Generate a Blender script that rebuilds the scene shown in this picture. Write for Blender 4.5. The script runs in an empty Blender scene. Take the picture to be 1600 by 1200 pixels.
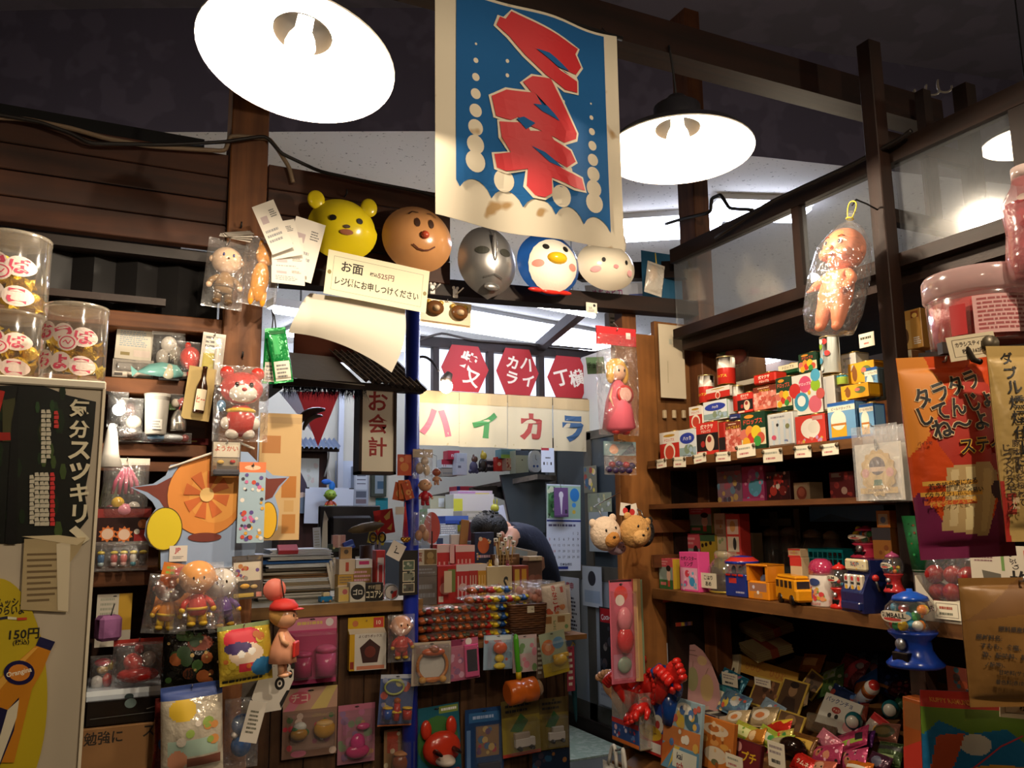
import bpy,math,random
from mathutils import Vector,Matrix
from mathutils.geometry import tessellate_polygon
random.seed(11)
SC = bpy.context.scene; COL = SC.collection
PI = math.pi
# ---------------------------------------------------------------- camera
FPX = 1300.0; EYE = Vector((0,0,1.45))
_th,_ph,_ro = math.radians(26.2),math.radians(9.2),math.radians(0.71)
FW = Vector((math.sin(_th)*math.cos(_ph),math.cos(_th)*math.cos(_ph),math.sin(_ph)))
_r0 = Vector((math.cos(_th),-math.sin(_th),0)); _u0 = _r0.cross(FW)
RT = _r0*math.cos(_ro) - _u0*math.sin(_ro); UP = _u0*math.cos(_ro) + _r0*math.sin(_ro)
cd = bpy.data.cameras.new('camera'); cam = bpy.data.objects.new('camera',cd); COL.objects.link(cam)
cd.sensor_width = 36; cd.lens = FPX/1600*36; cd.clip_start = 0.02
cam.matrix_world = Matrix(((RT.x,UP.x,-FW.x,EYE.x),(RT.y,UP.y,-FW.y,EYE.y),(RT.z,UP.z,-FW.z,EYE.z),(0,0,0,1)))
SC.camera = cam
# ---------------------------------------------------------------- world, colour management
w = bpy.data.worlds.new('world'); SC.world = w; w.use_nodes = True
w.node_tree.nodes['Background'].inputs[0].default_value = (0.9,0.6,0.4,1)
w.node_tree.nodes['Background'].inputs[1].default_value = 0.035
vs = SC.view_settings; vs.view_transform = 'Standard'; vs.look = 'None'; vs.gamma = 1; vs.exposure = -0.22
SC.cycles.transparent_max_bounces = 24; SC.cycles.max_bounces = 6; SC.cycles.use_denoising = True
SC.cycles.sample_clamp_indirect = 4.0
LAMP_W = 40.0; BACK_E = 28.0
# ---------------------------------------------------------------- pixel rays of the 1600x1200 photograph -> points in the shop
def ray(x,y): return FW + RT*((x-800)/FPX) + UP*((600-y)/FPX)
def onX(x,y,v): d = ray(x,y); return EYE + d*((v-EYE.x)/d.x)
def onY(x,y,v): d = ray(x,y); return EYE + d*((v-EYE.y)/d.y)
def onZ(x,y,v): d = ray(x,y); return EYE + d*((v-EYE.z)/d.z)
def at(x,y,d): return EYE + ray(x,y)*d
def place(fr,pl):
 """bottom-centre point, width, height and turn of a thing whose front lies in plane PL and covers FR"""
 x0,y0,x1,y1 = fr; xm,ym = (x0+x1)/2,(y0+y1)/2
 if pl[0] == 'Y': a = 0.0; c = onY(xm,ym,pl[1])
 elif pl[0] == 'X': a = -PI/2; c = onX(xm,ym,pl[1])
 else: c = at(xm,ym,pl[1]); a = math.radians(pl[2]) if len(pl) > 2 else -_th
 u = Vector((math.cos(a),math.sin(a),0)); n = Vector((math.sin(a),-math.cos(a),0))
 def hit(x,y): d = ray(x,y); return EYE + d*((c-EYE).dot(n)/d.dot(n))
 wd = (hit(x1,ym)-hit(x0,ym)).dot(u); zt = hit(xm,y0).z; zb = hit(xm,y1).z
 return Vector((c.x,c.y,zb)),wd,zt-zb,a
# ---------------------------------------------------------------- materials
def _s(c): return c/12.92 if c <= .04045 else ((c+.055)/1.055)**2.4
def lin(h):
 if len(h) == 3: h = ''.join(c*2 for c in h)
 return tuple(_s(int(h[i:i+2],16)/255) for i in (0,2,4)) + (1,)
_M = {}
def newmat(k):
 m = bpy.data.materials.new(k); m.use_nodes = True; _M[k] = m
 return m,m.node_tree.nodes,m.node_tree.links,m.node_tree.nodes['Principled BSDF']
def M(h,rough=.55,metal=0.0,bump=0.0,bs=60,spec=.4):
 k = 'c%s_%g_%g_%g_%g_%g' % (h,rough,metal,bump,bs,spec)
 if k in _M: return _M[k]
 m,N,L,p = newmat(k)
 p.inputs['Base Color'].default_value = lin(h); p.inputs['Roughness'].default_value = rough
 p.inputs['Metallic'].default_value = metal; p.inputs['Specular IOR Level'].default_value = spec
 if bump:
  t = N.new('ShaderNodeTexCoord'); n = N.new('ShaderNodeTexNoise'); n.inputs['Scale'].default_value = bs; n.inputs['Detail'].default_value = 3
  b = N.new('ShaderNodeBump'); b.inputs['Strength'].default_value = bump; b.inputs['Distance'].default_value = .01
  L.new(t.outputs['Object'],n.inputs['Vector']); L.new(n.outputs[0],b.inputs['Height']); L.new(b.outputs[0],p.inputs['Normal'])
 return m
def PL(h): return M(h,.22,spec=.5)               # glossy plastic
def FO(h,bump=.5,bs=55): return M(h,.2,.25,bump,bs)   # crinkled printed foil
def film(tint='ffffff',a=.1,bump=.6,bs=38,gl=.06):
 k = 'film_%s_%g_%g_%g' % (tint,a,bump,bs)
 if k in _M: return _M[k]
 m,N,L,p = newmat(k); N.remove(p)
 o = N['Material Output']; tr = N.new('ShaderNodeBsdfTransparent'); g = N.new('ShaderNodeBsdfGlossy'); mx = N.new('ShaderNodeMixShader')
 d = N.new('ShaderNodeBsdfDiffuse'); d.inputs[0].default_value = lin(tint); mx2 = N.new('ShaderNodeMixShader'); mx2.inputs[0].default_value = a
 g.inputs['Roughness'].default_value = .12; lw = N.new('ShaderNodeLayerWeight'); lw.inputs['Blend'].default_value = .25
 ma = N.new('ShaderNodeMath'); ma.operation = 'MULTIPLY_ADD'; ma.inputs[1].default_value = .55; ma.inputs[2].default_value = gl
 t = N.new('ShaderNodeTexCoord'); n = N.new('ShaderNodeTexNoise'); n.inputs['Scale'].default_value = bs; n.inputs['Detail'].default_value = 2; n.inputs['Distortion'].default_value = 1.2
 b = N.new('ShaderNodeBump'); b.inputs['Strength'].default_value = bump; b.inputs['Distance'].default_value = .012
 L.new(t.outputs['Object'],n.inputs['Vector']); L.new(n.outputs[0],b.inputs['Height'])
 L.new(b.outputs[0],g.inputs['Normal']); L.new(b.outputs[0],lw.inputs['Normal'])
 L.new(lw.outputs['Facing'],ma.inputs[0])
 L.new(tr.outputs[0],mx2.inputs[1]); L.new(d.outputs[0],mx2.inputs[2])
 L.new(ma.outputs[0],mx.inputs[0]); L.new(mx2.outputs[0],mx.inputs[1]); L.new(g.outputs[0],mx.inputs[2]); L.new(mx.outputs[0],o.inputs[0])
 return m
def glow(h,e):
 k = 'glow_%s_%g' % (h,e)
 if k in _M: return _M[k]
 m,N,L,p = newmat(k); p.inputs['Base Color'].default_value = lin(h)
 p.inputs['Emission Color'].default_value = lin(h); p.inputs['Emission Strength'].default_value = e
 return m
def wood(c1,c2,ax=0,sc=1.0,rough=.6,boards=0.0):
 k = 'wood_%s_%s_%d_%g_%g' % (c1,c2,ax,sc,boards)
 if k in _M: return _M[k]
 m,N,L,p = newmat(k); p.inputs['Roughness'].default_value = rough; p.inputs['Specular IOR Level'].default_value = .3
 t = N.new('ShaderNodeTexCoord'); mp = N.new('ShaderNodeMapping'); n = N.new('ShaderNodeTexNoise'); r = N.new('ShaderNodeValToRGB')
 s = [28*sc]*3; s[ax] = 1.6*sc; mp.inputs['Scale'].default_value = s
 n.inputs['Scale'].default_value = 1.0; n.inputs['Detail'].default_value = 6; n.inputs['Distortion'].default_value = .6
 r.color_ramp.elements[0].position = .3; r.color_ramp.elements[0].color = lin(c1); r.color_ramp.elements[1].position = .72; r.color_ramp.elements[1].color = lin(c2)
 L.new(t.outputs['Object'],mp.inputs[0]); L.new(mp.outputs[0],n.inputs['Vector']); L.new(n.outputs[0],r.inputs[0])
 col = r.outputs[0]
 n2 = N.new('ShaderNodeTexNoise'); n2.inputs['Scale'].default_value = 9; n2.inputs['Detail'].default_value = 3   # knots and grime
 rr = N.new('ShaderNodeValToRGB'); rr.color_ramp.elements[0].position = .3; rr.color_ramp.elements[0].color = (.55,.55,.55,1); rr.color_ramp.elements[1].position = .6
 mx = N.new('ShaderNodeMix'); mx.data_type = 'RGBA'; mx.blend_type = 'MULTIPLY'; mx.inputs[0].default_value = .8
 L.new(t.outputs['Object'],n2.inputs['Vector']); L.new(n2.outputs[0],rr.inputs[0]); L.new(col,mx.inputs[6]); L.new(rr.outputs[0],mx.inputs[7]); col = mx.outputs[2]
 L.new(col,p.inputs['Base Color'])
 b = N.new('ShaderNodeBump'); b.inputs['Strength'].default_value = .25; b.inputs['Distance'].default_value = .004
 L.new(n.outputs[0],b.inputs['Height']); L.new(b.outputs[0],p.inputs['Normal'])
 return m
def speckled(h,h2,sc=90,thr=.68,rough=.8):
 k = 'speck_%s_%s_%g' % (h,h2,sc)
 if k in _M: return _M[k]
 m,N,L,p = newmat(k); p.inputs['Roughness'].default_value = rough
 t = N.new('ShaderNodeTexCoord'); n = N.new('ShaderNodeTexNoise'); n.inputs['Scale'].default_value = sc; n.inputs['Detail'].default_value = 2
 r = N.new('ShaderNodeValToRGB'); r.color_ramp.elements[0].position = thr; r.color_ramp.elements[0].color = lin(h); r.color_ramp.elements[1].position = thr+.06; r.color_ramp.elements[1].color = lin(h2)
 L.new(t.outputs['Object'],n.inputs['Vector']); L.new(n.outputs[0],r.inputs[0]); L.new(r.outputs[0],p.inputs['Base Color'])
 return m
def thin(h):
 k = 'thin_'+h
 if k in _M: return _M[k]
 m,N,L,p = newmat(k); N.remove(p); d = N.new('ShaderNodeBsdfDiffuse'); t = N.new('ShaderNodeBsdfTranslucent'); x = N.new('ShaderNodeMixShader'); x.inputs[0].default_value = .5
 d.inputs[0].default_value = t.inputs[0].default_value = lin(h); L.new(d.outputs[0],x.inputs[1]); L.new(t.outputs[0],x.inputs[2]); L.new(x.outputs[0],N['Material Output'].inputs[0]); return m
DARKW = wood('160c07','2a170e',0); DARKWY = wood('160c07','2a170e',1); DARKWZ = wood('160c07','2a170e',2)
MIDW = wood('4a2812','734522',0); MIDWY = wood('4a2812','734522',1); MIDWZ = wood('553118','80502a',2)
LITEWZ = wood('744720','94602f',2)
GLASS = film('e8eef4',.035,.05,3,.04); CLEAR = film('ffffff',.05,.6,38); JAR = film('fff6ea',.07,.1,14)
PAPER = M('d8d0c0',.8); BLACK = M('0b0b0c',.5); WIRE = M('151313',.5); STEEL = M('9a9a9a',.3,.9)
# ---------------------------------------------------------------- text outlines (cached), from the built-in font
_TX = {}
def text_mesh(s,bold=0.0):
 k = (s,bold)
 if k in _TX: return _TX[k]
 c = bpy.data.curves.new('lettering','FONT'); c.body = s; c.size = 1; c.resolution_u = 2; c.offset = bold
 o = bpy.data.objects.new('lettering',c); COL.objects.link(o)
 dg = bpy.context.evaluated_depsgraph_get(); me = o.evaluated_get(dg).to_mesh()
 v = [(q.co.x,q.co.y) for q in me.vertices]; f = [tuple(p.vertices) for p in me.polygons]
 o.evaluated_get(dg).to_mesh_clear(); bpy.data.objects.remove(o); bpy.data.curves.remove(c)
 if v:
  xs = [a for a,b in v]; ys = [b for a,b in v]; x0,x1,y0,y1 = min(xs),max(xs),min(ys),max(ys)
  v = [(a-(x0+x1)/2,b-(y0+y1)/2) for a,b in v]; _TX[k] = (v,f,x1-x0,y1-y0)
 else: _TX[k] = ([],[],1,1)
 return _TX[k]
# ---------------------------------------------------------------- mesh builder: x right, z up, the front looks along -y
ALIAS = {}
class B:
 def __init__(s): s.v = []; s.f = []; s.mi = []; s.sm = []; s.ms = []; s.T = None; s.W = 1; s.H = 1; s.x0 = 0; s.z0 = 0; s.y = 0; s.warp = None
 def idx(s,m):
  if isinstance(m,str): m = ALIAS.get(m) or M(m)
  if m not in s.ms: s.ms.append(m)
  return s.ms.index(m)
 def add(s,vs,fs,m,sm=False):
  k = len(s.v); i = s.idx(m)
  for p in vs:
   p = Vector(p)
   s.v.append(s.T @ p if s.T is not None else p)
  for f in fs: s.f.append([a+k for a in f]); s.mi.append(i); s.sm.append(sm)
 def box(s,x0,y0,z0,x1,y1,z1,m,r=0.0):
  if r <= 0:
   vs = [(x,y,z) for x in (x0,x1) for y in (y0,y1) for z in (z0,z1)]
   s.add(vs,[(0,1,3,2),(4,6,7,5),(0,4,5,1),(2,3,7,6),(0,2,6,4),(1,5,7,3)],m); return s
  r = min(r,abs(x1-x0)*.45,abs(y1-y0)*.45,abs(z1-z0)*.45)
  vs = []; ix = {}
  for i,x in enumerate((x0,x1)):
   for j,y in enumerate((y0,y1)):
    for k,z in enumerate((z0,z1)):
     dx,dy,dz = (r if i == 0 else -r),(r if j == 0 else -r),(r if k == 0 else -r)
     for a,p in enumerate(((x,y+dy,z+dz),(x+dx,y,z+dz),(x+dx,y+dy,z))):
      ix[i,j,k,a] = len(vs); vs.append(p)
  fs = []
  for a in range(3):
   for e in (0,1):
    q = []
    for (b,c) in ((0,0),(1,0),(1,1),(0,1)):
     t = [b,c]; t.insert(a,e); q.append(ix[t[0],t[1],t[2],a])
    fs.append(q)
   b,c = [i for i in range(3) if i != a]
   for eb in (0,1):
    for ec in (0,1):
     q = []
     for e,ax in ((0,b),(0,c),(1,c),(1,b)):
      t = [0,0,0]; t[a] = e; t[b] = eb; t[c] = ec; q.append(ix[t[0],t[1],t[2],ax])
     fs.append(q)
  for i in (0,1):
   for j in (0,1):
    for k in (0,1): fs.append([ix[i,j,k,0],ix[i,j,k,1],ix[i,j,k,2]])
  s.add(vs,fs,m); return s
 def bar(s,p,q,wd,ht,m,up=(0,0,1)):
  p,q = Vector(p),Vector(q); d = (q-p).normalized(); u = Vector(up); sd = d.cross(u).normalized()*(wd/2); u = sd.cross(d).normalized()*(ht/2)
  vs = [p+a*sd+b*u for a,b in ((-1,-1),(1,-1),(1,1),(-1,1))] + [q+a*sd+b*u for a,b in ((-1,-1),(1,-1),(1,1),(-1,1))]
  s.add(vs,[(0,1,2,3),(7,6,5,4),(0,4,5,1),(1,5,6,2),(2,6,7,3),(3,7,4,0)],m); return s
 def lathe(s,pr,m,n=20,c=(0,0,0),sm=True,mats=None,sx=1,sy=1,flute=0,fl=0,caps=True):
  vs = []; fs = []
  for r,z in pr:
   for i in range(n):
    a = 2*PI*i/n; rr = r*(1+fl*math.cos(flute*a)) if flute else r
    vs.append((c[0]+rr*math.cos(a)*sx,c[1]+rr*math.sin(a)*sy,c[2]+z))
  for k in range(len(pr)-1):
   fs = [[k*n+i,k*n+(i+1) % n,(k+1)*n+(i+1) % n,(k+1)*n+i] for i in range(n)]
   if k == 0: base = len(s.v); s.add(vs,fs,mats[k] if mats else m,sm)
   else:
    i_ = s.idx(mats[k] if mats else m)
    for f in fs: s.f.append([a+base for a in f]); s.mi.append(i_); s.sm.append(sm)
  for k,e in ((0,1),(len(pr)-1,0)) if caps else ():
   if pr[k][0] > 1e-5:
    q = [base+k*n+i for i in range(n)]; s.f.append(q[::-1] if e else q); s.mi.append(s.idx((mats[0] if e else mats[-1]) if mats else m)); s.sm.append(False)
  return s
 def tube(s,pts,r,m,n=8,closed=False):
  pts = [Vector(p) for p in pts]; K = len(pts); rs = r if isinstance(r,(list,tuple)) else [r]*K; vs = []; u = None
  for i,p in enumerate(pts):
   d = (pts[(i+1) % K]-pts[i-1]) if closed else (pts[min(i+1,K-1)]-pts[max(i-1,0)])
   d = d.normalized() if d.length > 1e-9 else Vector((0,0,1))
   if u is None: u = d.orthogonal().normalized()
   u = (u-d*u.dot(d)); u = u.normalized() if u.length > 1e-6 else d.orthogonal().normalized(); w_ = d.cross(u)
   for j in range(n): a = 2*PI*j/n; vs.append(p+(u*math.cos(a)+w_*math.sin(a))*rs[i])
  fs = [[i*n+j,i*n+(j+1) % n,((i+1) % K)*n+(j+1) % n,((i+1) % K)*n+j] for i in range(K if closed else K-1) for j in range(n)]
  if not closed: fs += [list(range(n))[::-1],[(K-1)*n+j for j in range(n)]]
  s.add(vs,fs,m,True); return s
 def ell(s,c,r,m,nu=14,nv=9,rot=None):
  if not isinstance(r,(tuple,list)): r = (r,r,r)
  vs = []; c = Vector(c)
  for j in range(1,nv):
   b = PI*j/nv
   for i in range(nu): a = 2*PI*i/nu; vs.append(Vector((r[0]*math.sin(b)*math.cos(a),r[1]*math.sin(b)*math.sin(a),r[2]*math.cos(b))))
  vs += [Vector((0,0,r[2])),Vector((0,0,-r[2]))]; t,d = len(vs)-2,len(vs)-1
  if rot is not None: vs = [rot @ v for v in vs]
  vs = [c+v for v in vs]
  fs = [[j*nu+i,(j+1)*nu+i,(j+1)*nu+(i+1) % nu,j*nu+(i+1) % nu] for j in range(nv-2) for i in range(nu)]
  fs += [[t,i,(i+1) % nu] for i in range(nu)] + [[d,(nv-2)*nu+(i+1) % nu,(nv-2)*nu+i] for i in range(nu)]
  s.add(vs,fs,m,True); return s
 def prism(s,pts,y0,y1,m,ms=None):
  n = len(pts); ar = sum(pts[i][0]*pts[(i+1) % n][1]-pts[(i+1) % n][0]*pts[i][1] for i in range(n))
  if ar < 0: pts = pts[::-1]
  vs = [(x,y0,z) for x,z in pts]+[(x,y1,z) for x,z in pts]
  s.add(vs,[list(range(n)),list(range(2*n-1,n-1,-1))],m)
  s.add(vs,[[i,n+i,n+(i+1) % n,(i+1) % n] for i in range(n)],ms or m); return s
 # ---- printed marks, in fractions of the face that was set with face()
 def face(s,w_,h_,y=0.0,x0=None,z0=0.0,warp=None):
  s.W,s.H,s.y,s.x0,s.z0,s.warp = w_,h_,y,(-w_/2 if x0 is None else x0),z0,warp; return s
 def mark(s,pts,fs,m,raw=False,st=None):
  s.y -= st or (.0003 if s.warp else .00007); vs = []
  for u,v in pts:
   x,z = (u,v) if raw else (s.x0+u*s.W,s.z0+v*s.H)
   vs.append((x,(s.warp((x-s.x0)/s.W,(z-s.z0)/s.H) if s.warp else 0)+s.y,z))
  s.add(vs,fs,m)
 def _pg(s,pts,m,st_=None):
  n = len(pts); ar = sum(pts[i][0]*pts[(i+1) % n][1]-pts[(i+1) % n][0]*pts[i][1] for i in range(n))
  if ar < 0: pts = pts[::-1]
  if not s.warp: s.mark(pts,[list(range(n))],m,False,st_); return
  V = list(pts); fs = []; st = [tuple(t) for t in tessellate_polygon([[Vector((x*s.W,y*s.H,0)) for x,y in pts]])]; lim = max(s.W,s.H)*.06; mid = {}
  ln = lambda i,j: math.hypot((V[i][0]-V[j][0])*s.W,(V[i][1]-V[j][1])*s.H)
  while st:
   a,b_,c = st.pop(); e = sorted(((ln(a,b_),a,b_,c),(ln(b_,c),b_,c,a),(ln(c,a),c,a,b_)))[-1]
   if e[0] < lim or len(V) > 1200:
    cr = (V[b_][0]-V[a][0])*(V[c][1]-V[a][1])-(V[c][0]-V[a][0])*(V[b_][1]-V[a][1]); fs.append([a,b_,c] if cr > 0 else [a,c,b_]); continue
   k = (min(e[1],e[2]),max(e[1],e[2]))
   if k not in mid: mid[k] = len(V); V.append(((V[k[0]][0]+V[k[1]][0])/2,(V[k[0]][1]+V[k[1]][1])/2))
   st += [(e[1],mid[k],e[3]),(mid[k],e[2],e[3])]
  s.mark(V,fs,m,False,st_)
 def quadgrid(s,u0,v0,u1,v1,m):
  k = 14 if s.warp else 1
  s.mark([(u0+(u1-u0)*i/k,v0+(v1-v0)*j/k) for j in range(k+1) for i in range(k+1)],[[j*(k+1)+i,j*(k+1)+i+1,(j+1)*(k+1)+i+1,(j+1)*(k+1)+i] for j in range(k) for i in range(k)],m)
 def txt(s,t,u,v,h,m,maxw=.92,bold=.02,rot=0,vert=False,sq=1):
  if vert:
   n = len(t); st = h
   for i,ch in enumerate(t): s.txt(ch,u,v+st*((n-1)/2-i),h*.86,m,maxw,bold,90 if ch in 'ー〜' else 0)
   return
  vs,fs,tw,thh = text_mesh(t,bold)
  if not vs: return
  hh = h*s.H; ref = thh if len(t) == 1 and t not in 'ー一二・' else max(thh,.8)
  k = hh/ref; kx = k*sq
  if tw*kx > maxw*s.W: kx = maxw*s.W/tw
  a = math.radians(rot); ca,sa = math.cos(a),math.sin(a); cx,cz = s.x0+u*s.W,s.z0+v*s.H
  s.mark([(cx+(x*kx)*ca-(y*k)*sa,cz+(x*kx)*sa+(y*k)*ca) for x,y in vs],fs,m,True)
 def design(s,spec):
  for it in spec.split(';'):
   a = it.split()
   if not a: continue
   o = a[0]; q = a[1:]
   if o == 'R': u0,v0,u1,v1 = map(float,q[:4]); s.quadgrid(u0,v0,u1,v1,q[4])
   elif o in 'CES':
    u,v = float(q[0]),float(q[1])
    if o == 'E': ru,rv,c = float(q[2]),float(q[3]),q[4]
    else: r = float(q[2])*min(s.W,s.H); ru,rv,c = r/s.W,r/s.H,q[3]
    n = 20
    s._pg([(u+ru*(1 if o != 'S' or i % 2 else .72)*math.cos(2*PI*i/n),v+rv*(1 if o != 'S' or i % 2 else .72)*math.sin(2*PI*i/n)) for i in range(n)],c)
   elif o == 'P': s._pg([tuple(map(float,t.split(','))) for t in q[1:]],q[0])
   elif o == 'L':
    wd = float(q[1])*min(s.W,s.H); P = [tuple(map(float,t.split(','))) for t in q[2:]]
    for (a0,b0),(a1,b1) in zip(P,P[1:]):
     dx,dz = (a1-a0)*s.W,(b1-b0)*s.H; l = math.hypot(dx,dz) or 1; nx,nz = -dz/l*wd/2/s.W,dx/l*wd/2/s.H
     s._pg([(a0+nx,b0+nz),(a0-nx,b0-nz),(a1-nx,b1-nz),(a1+nx,b1+nz)],q[0])
   elif o in 'TV':                              # T text u v h colour [maxw rot bold]
    s.txt(q[0].replace('_',' '),float(q[1]),float(q[2]),float(q[3]),q[4],float(q[5]) if len(q) > 5 else .9,float(q[7]) if len(q) > 7 else .02,float(q[6]) if len(q) > 6 else 0,o == 'V')
   elif o == 'N':                               # N seed n r0 r1 colour... [box via @u0,v0,u1,v1]
    bx = [0.06,.06,.94,.94]; cs = []
    for t in q[4:]:
     if t[0] == '@': bx = list(map(float,t[1:].split(',')))
     else: cs.append(t)
    R_ = random.Random(int(q[0])); mn = min(s.W,s.H)
    for i in range(int(q[1])):
     r = R_.uniform(float(q[2]),float(q[3]))*mn; u = R_.uniform(bx[0],bx[2]); v = R_.uniform(bx[1],bx[3]); n = 9; ru,rv = r/s.W,r/s.H
     ru = min(ru,u,1-u); rv = min(rv,v,1-v)
     s._pg([(u+ru*math.cos(2*PI*j/n),v+rv*math.sin(2*PI*j/n)) for j in range(n)],cs[i % len(cs)],None if i == 0 else .00003)
   elif o == 'X':                               # X u0 v0 u1 v1 rows colour : lines of small print
    u0,v0,u1,v1 = map(float,q[:4]); rows = int(q[4]); R_ = random.Random(rows*7+int(u0*100)); pts = []; fs = []
    st = (v1-v0)/rows
    for i in range(rows):
     v = v0+st*(i+.2); u = u0; end = u1-(u1-u0)*R_.uniform(0,.25)
     while u < end:
      l = (u1-u0)*R_.uniform(.04,.16); k = len(pts); pts += [(u,v),(min(u+l,end),v),(min(u+l,end),v+st*.5),(u,v+st*.5)]; fs.append([k,k+1,k+2,k+3]); u += l+(u1-u0)*.025
    s.mark(pts,fs,q[5])
  return s
 def pillow(s,w_,h_,d,m,back=None,nx=26,nz=30,seal=.07,seed=1,wr=.05,c=(0,0,0),pw=.5,paint=None):
  """a sealed bag: two bulging faces, flat seals at top and bottom; returns the front's y as f(u, v)"""
  R_ = random.Random(seed); ph = [R_.uniform(0,6) for _ in range(6)]
  def bul(u,v):
   t = (v-seal)/(1-2*seal)
   if t <= 0 or t >= 1 or u <= 0 or u >= 1: return 0
   g = (math.sin(PI*u)**pw)*(math.sin(PI*t)**pw)
   return d/2*g*(1+wr*(math.sin(9*u+5*v+ph[0])+math.sin(15*v-6*u+ph[1])*.8+math.sin(21*u+ph[2])*.4))
  F_ = lambda u,v: c[1]-bul(u,v)
  for sg,mt in ((-1,m),(1,back or m)):
   vs = [(c[0]-w_/2+w_*i/nx*(1),c[1]+sg*bul(i/nx,j/nz)+(sg*.0004),c[2]+h_*j/nz) for j in range(nz+1) for i in range(nx+1)]
   fs = [[j*(nx+1)+i,j*(nx+1)+i+1,(j+1)*(nx+1)+i+1,(j+1)*(nx+1)+i] for j in range(nz) for i in range(nx)]
   k0 = len(s.f); s.add(vs,fs if sg < 0 else [f[::-1] for f in fs],mt,True)
   if sg < 0 and paint:                                     # printed areas of the front: cells take the ink of the last shape over them
    for sh,col in paint:
     i_ = s.idx(col)
     for j in range(nz):
      for i in range(nx):
       if sh((i+.5)/nx,(j+.5)/nz): s.mi[k0+j*nx+i] = i_
  return F_
 def shapes(s,spec,w_,h_):
  """the filled shapes of a design as (test, colour), and the rest of the design"""
  out = []; rest_ = []
  for it in spec.split(';'):
   a = it.split()
   if not a: continue
   o,q = a[0],a[1:]; mn = min(w_,h_)
   if o == 'R': u0,v0,u1,v1 = map(float,q[:4]); out.append((lambda u,v,B_=(u0,v0,u1,v1): B_[0] <= u <= B_[2] and B_[1] <= v <= B_[3],q[4]))
   elif o in 'CES':
    cu,cv,ru = map(float,q[:3]); rv = float(q[3]) if o == 'E' else ru*mn/h_; ru = ru if o == 'E' else ru*mn/w_; out.append((lambda u,v,e=(cu,cv,ru,rv): ((u-e[0])/e[2])**2+((v-e[1])/e[3])**2 <= 1,q[-1]))
   elif o == 'P':
    P = [tuple(map(float,t.split(','))) for t in q[1:]]
    def inside(u,v,P=P):
     c_ = False
     for (x0,y0),(x1,y1) in zip(P,P[1:]+P[:1]):
      if (y0 > v) != (y1 > v) and u < (x1-x0)*(v-y0)/(y1-y0)+x0: c_ = not c_
     return c_
    out.append((inside,q[0]))
   else: rest_.append(it)
  return out,';'.join(rest_)
 def obj(s,name,parent=None,loc=None,rot=None,label=None):
  me = bpy.data.meshes.new(name); me.from_pydata([tuple(v) for v in s.v],[],s.f)
  for m in s.ms: me.materials.append(m)
  me.polygons.foreach_set('material_index',s.mi); me.polygons.foreach_set('use_smooth',s.sm); me.update()
  o = bpy.data.objects.new(name,me); COL.objects.link(o)
  if parent is not None: o.parent = parent
  if loc is not None: o.location = loc
  if rot is not None: o.rotation_euler = rot if isinstance(rot,(tuple,list)) else (0,0,rot)
  if label: o['label'] = label
  return o
def tag(o,label,cat,group=None,kind=None):
 o['label'] = label; o['category'] = cat
 if group: o['group'] = group
 if kind: o['kind'] = kind
 return o
def thing(name,label,cat,loc=(0,0,0),rot=0,group=None):
 o = bpy.data.objects.new(name,None); COL.objects.link(o); o.empty_display_size = .02
 o.location = loc; o.rotation_euler = rot if isinstance(rot,(tuple,list)) else (0,0,rot)
 return tag(o,label,cat,group)
def struct(name,b,loc=None): o = b.obj(name,None,loc); o['kind'] = 'structure'; return o
def copy_tree(o,parent=None):
 c = o.copy(); COL.objects.link(c)
 if parent is not None: c.parent = parent
 for ch in list(o.children): copy_tree(ch,c)
 return c
def bez(p0,p1,p2,n=10):
 p0,p1,p2 = Vector(p0),Vector(p1),Vector(p2)
 return [p0*(1-t)**2+p1*2*t*(1-t)+p2*t*t for t in [i/n for i in range(n+1)]]
# ================================================================ THE SHELL
b = B(); b.box(-4,-3,-.05,7,9,0,speckled('4a4a44','5c5a52',30)); struct('floor',b)
b = B(); b.box(-4,-3,3.95,7,6,4.0,speckled('75717f','807b8c',4,.5)); struct('ceiling',b)
NE = [(-4,6.2),(0.013,4.16),(1.344,3.536),(2.994,3.1),(7,2.3)]             # near edge of the low tiled ceiling
b = B(); n = len(NE); far = 8.7
tile = speckled('e6e2da','8a857c',55,.66)
b.add([(x,y,3.3) for x,y in NE]+[(x,far,3.3) for x,y in NE],[[i+1,i,n+i,n+i+1] for i in range(n-1)],tile)
b.add([(x,y,3.36) for x,y in NE]+[(x,far,3.36) for x,y in NE],[[i,i+1,n+i+1,n+i] for i in range(n-1)],tile)
struct('ceiling',b)
b = B(); navy = speckled('64617a','706c86',6,.5)
b.add([(x,y-.001,3.302) for x,y in NE]+[(x,y-.001,3.96) for x,y in NE]+[(x,y+.05,3.302) for x,y in NE]+[(x,y+.05,3.96) for x,y in NE],
  [[i,i+1,n+i+1,n+i] for i in range(n-1)]+[[2*n+i+1,2*n+i,3*n+i,3*n+i+1] for i in range(n-1)]+[[i+1,i,2*n+i,2*n+i+1] for i in range(n-1)],navy)
struct('trim_1',b)
b = B(); b.box(-4,2.32,2.40,.2,4.05,2.50,M('0a0a0c',.8)); struct('trim_2',b)
# shop shell behind the camera and to the sides
b = B(); b.box(-4.05,-3,0,-4,9,4,M('3a2a20',.8)); struct('wall_left',b)
b = B(); b.box(7,-3,0,7.05,9,4,M('4a3a2c',.8)); struct('wall_right',b)
b = B(); b.box(-4,-3.05,0,7,-3,4,M('3a2a20',.8)); struct('wall_front',b)
b = B(); b.box(-4,8.7,0,7,8.75,3.4,M('e3e4e2',.8)); struct('wall_back',b)
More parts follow.
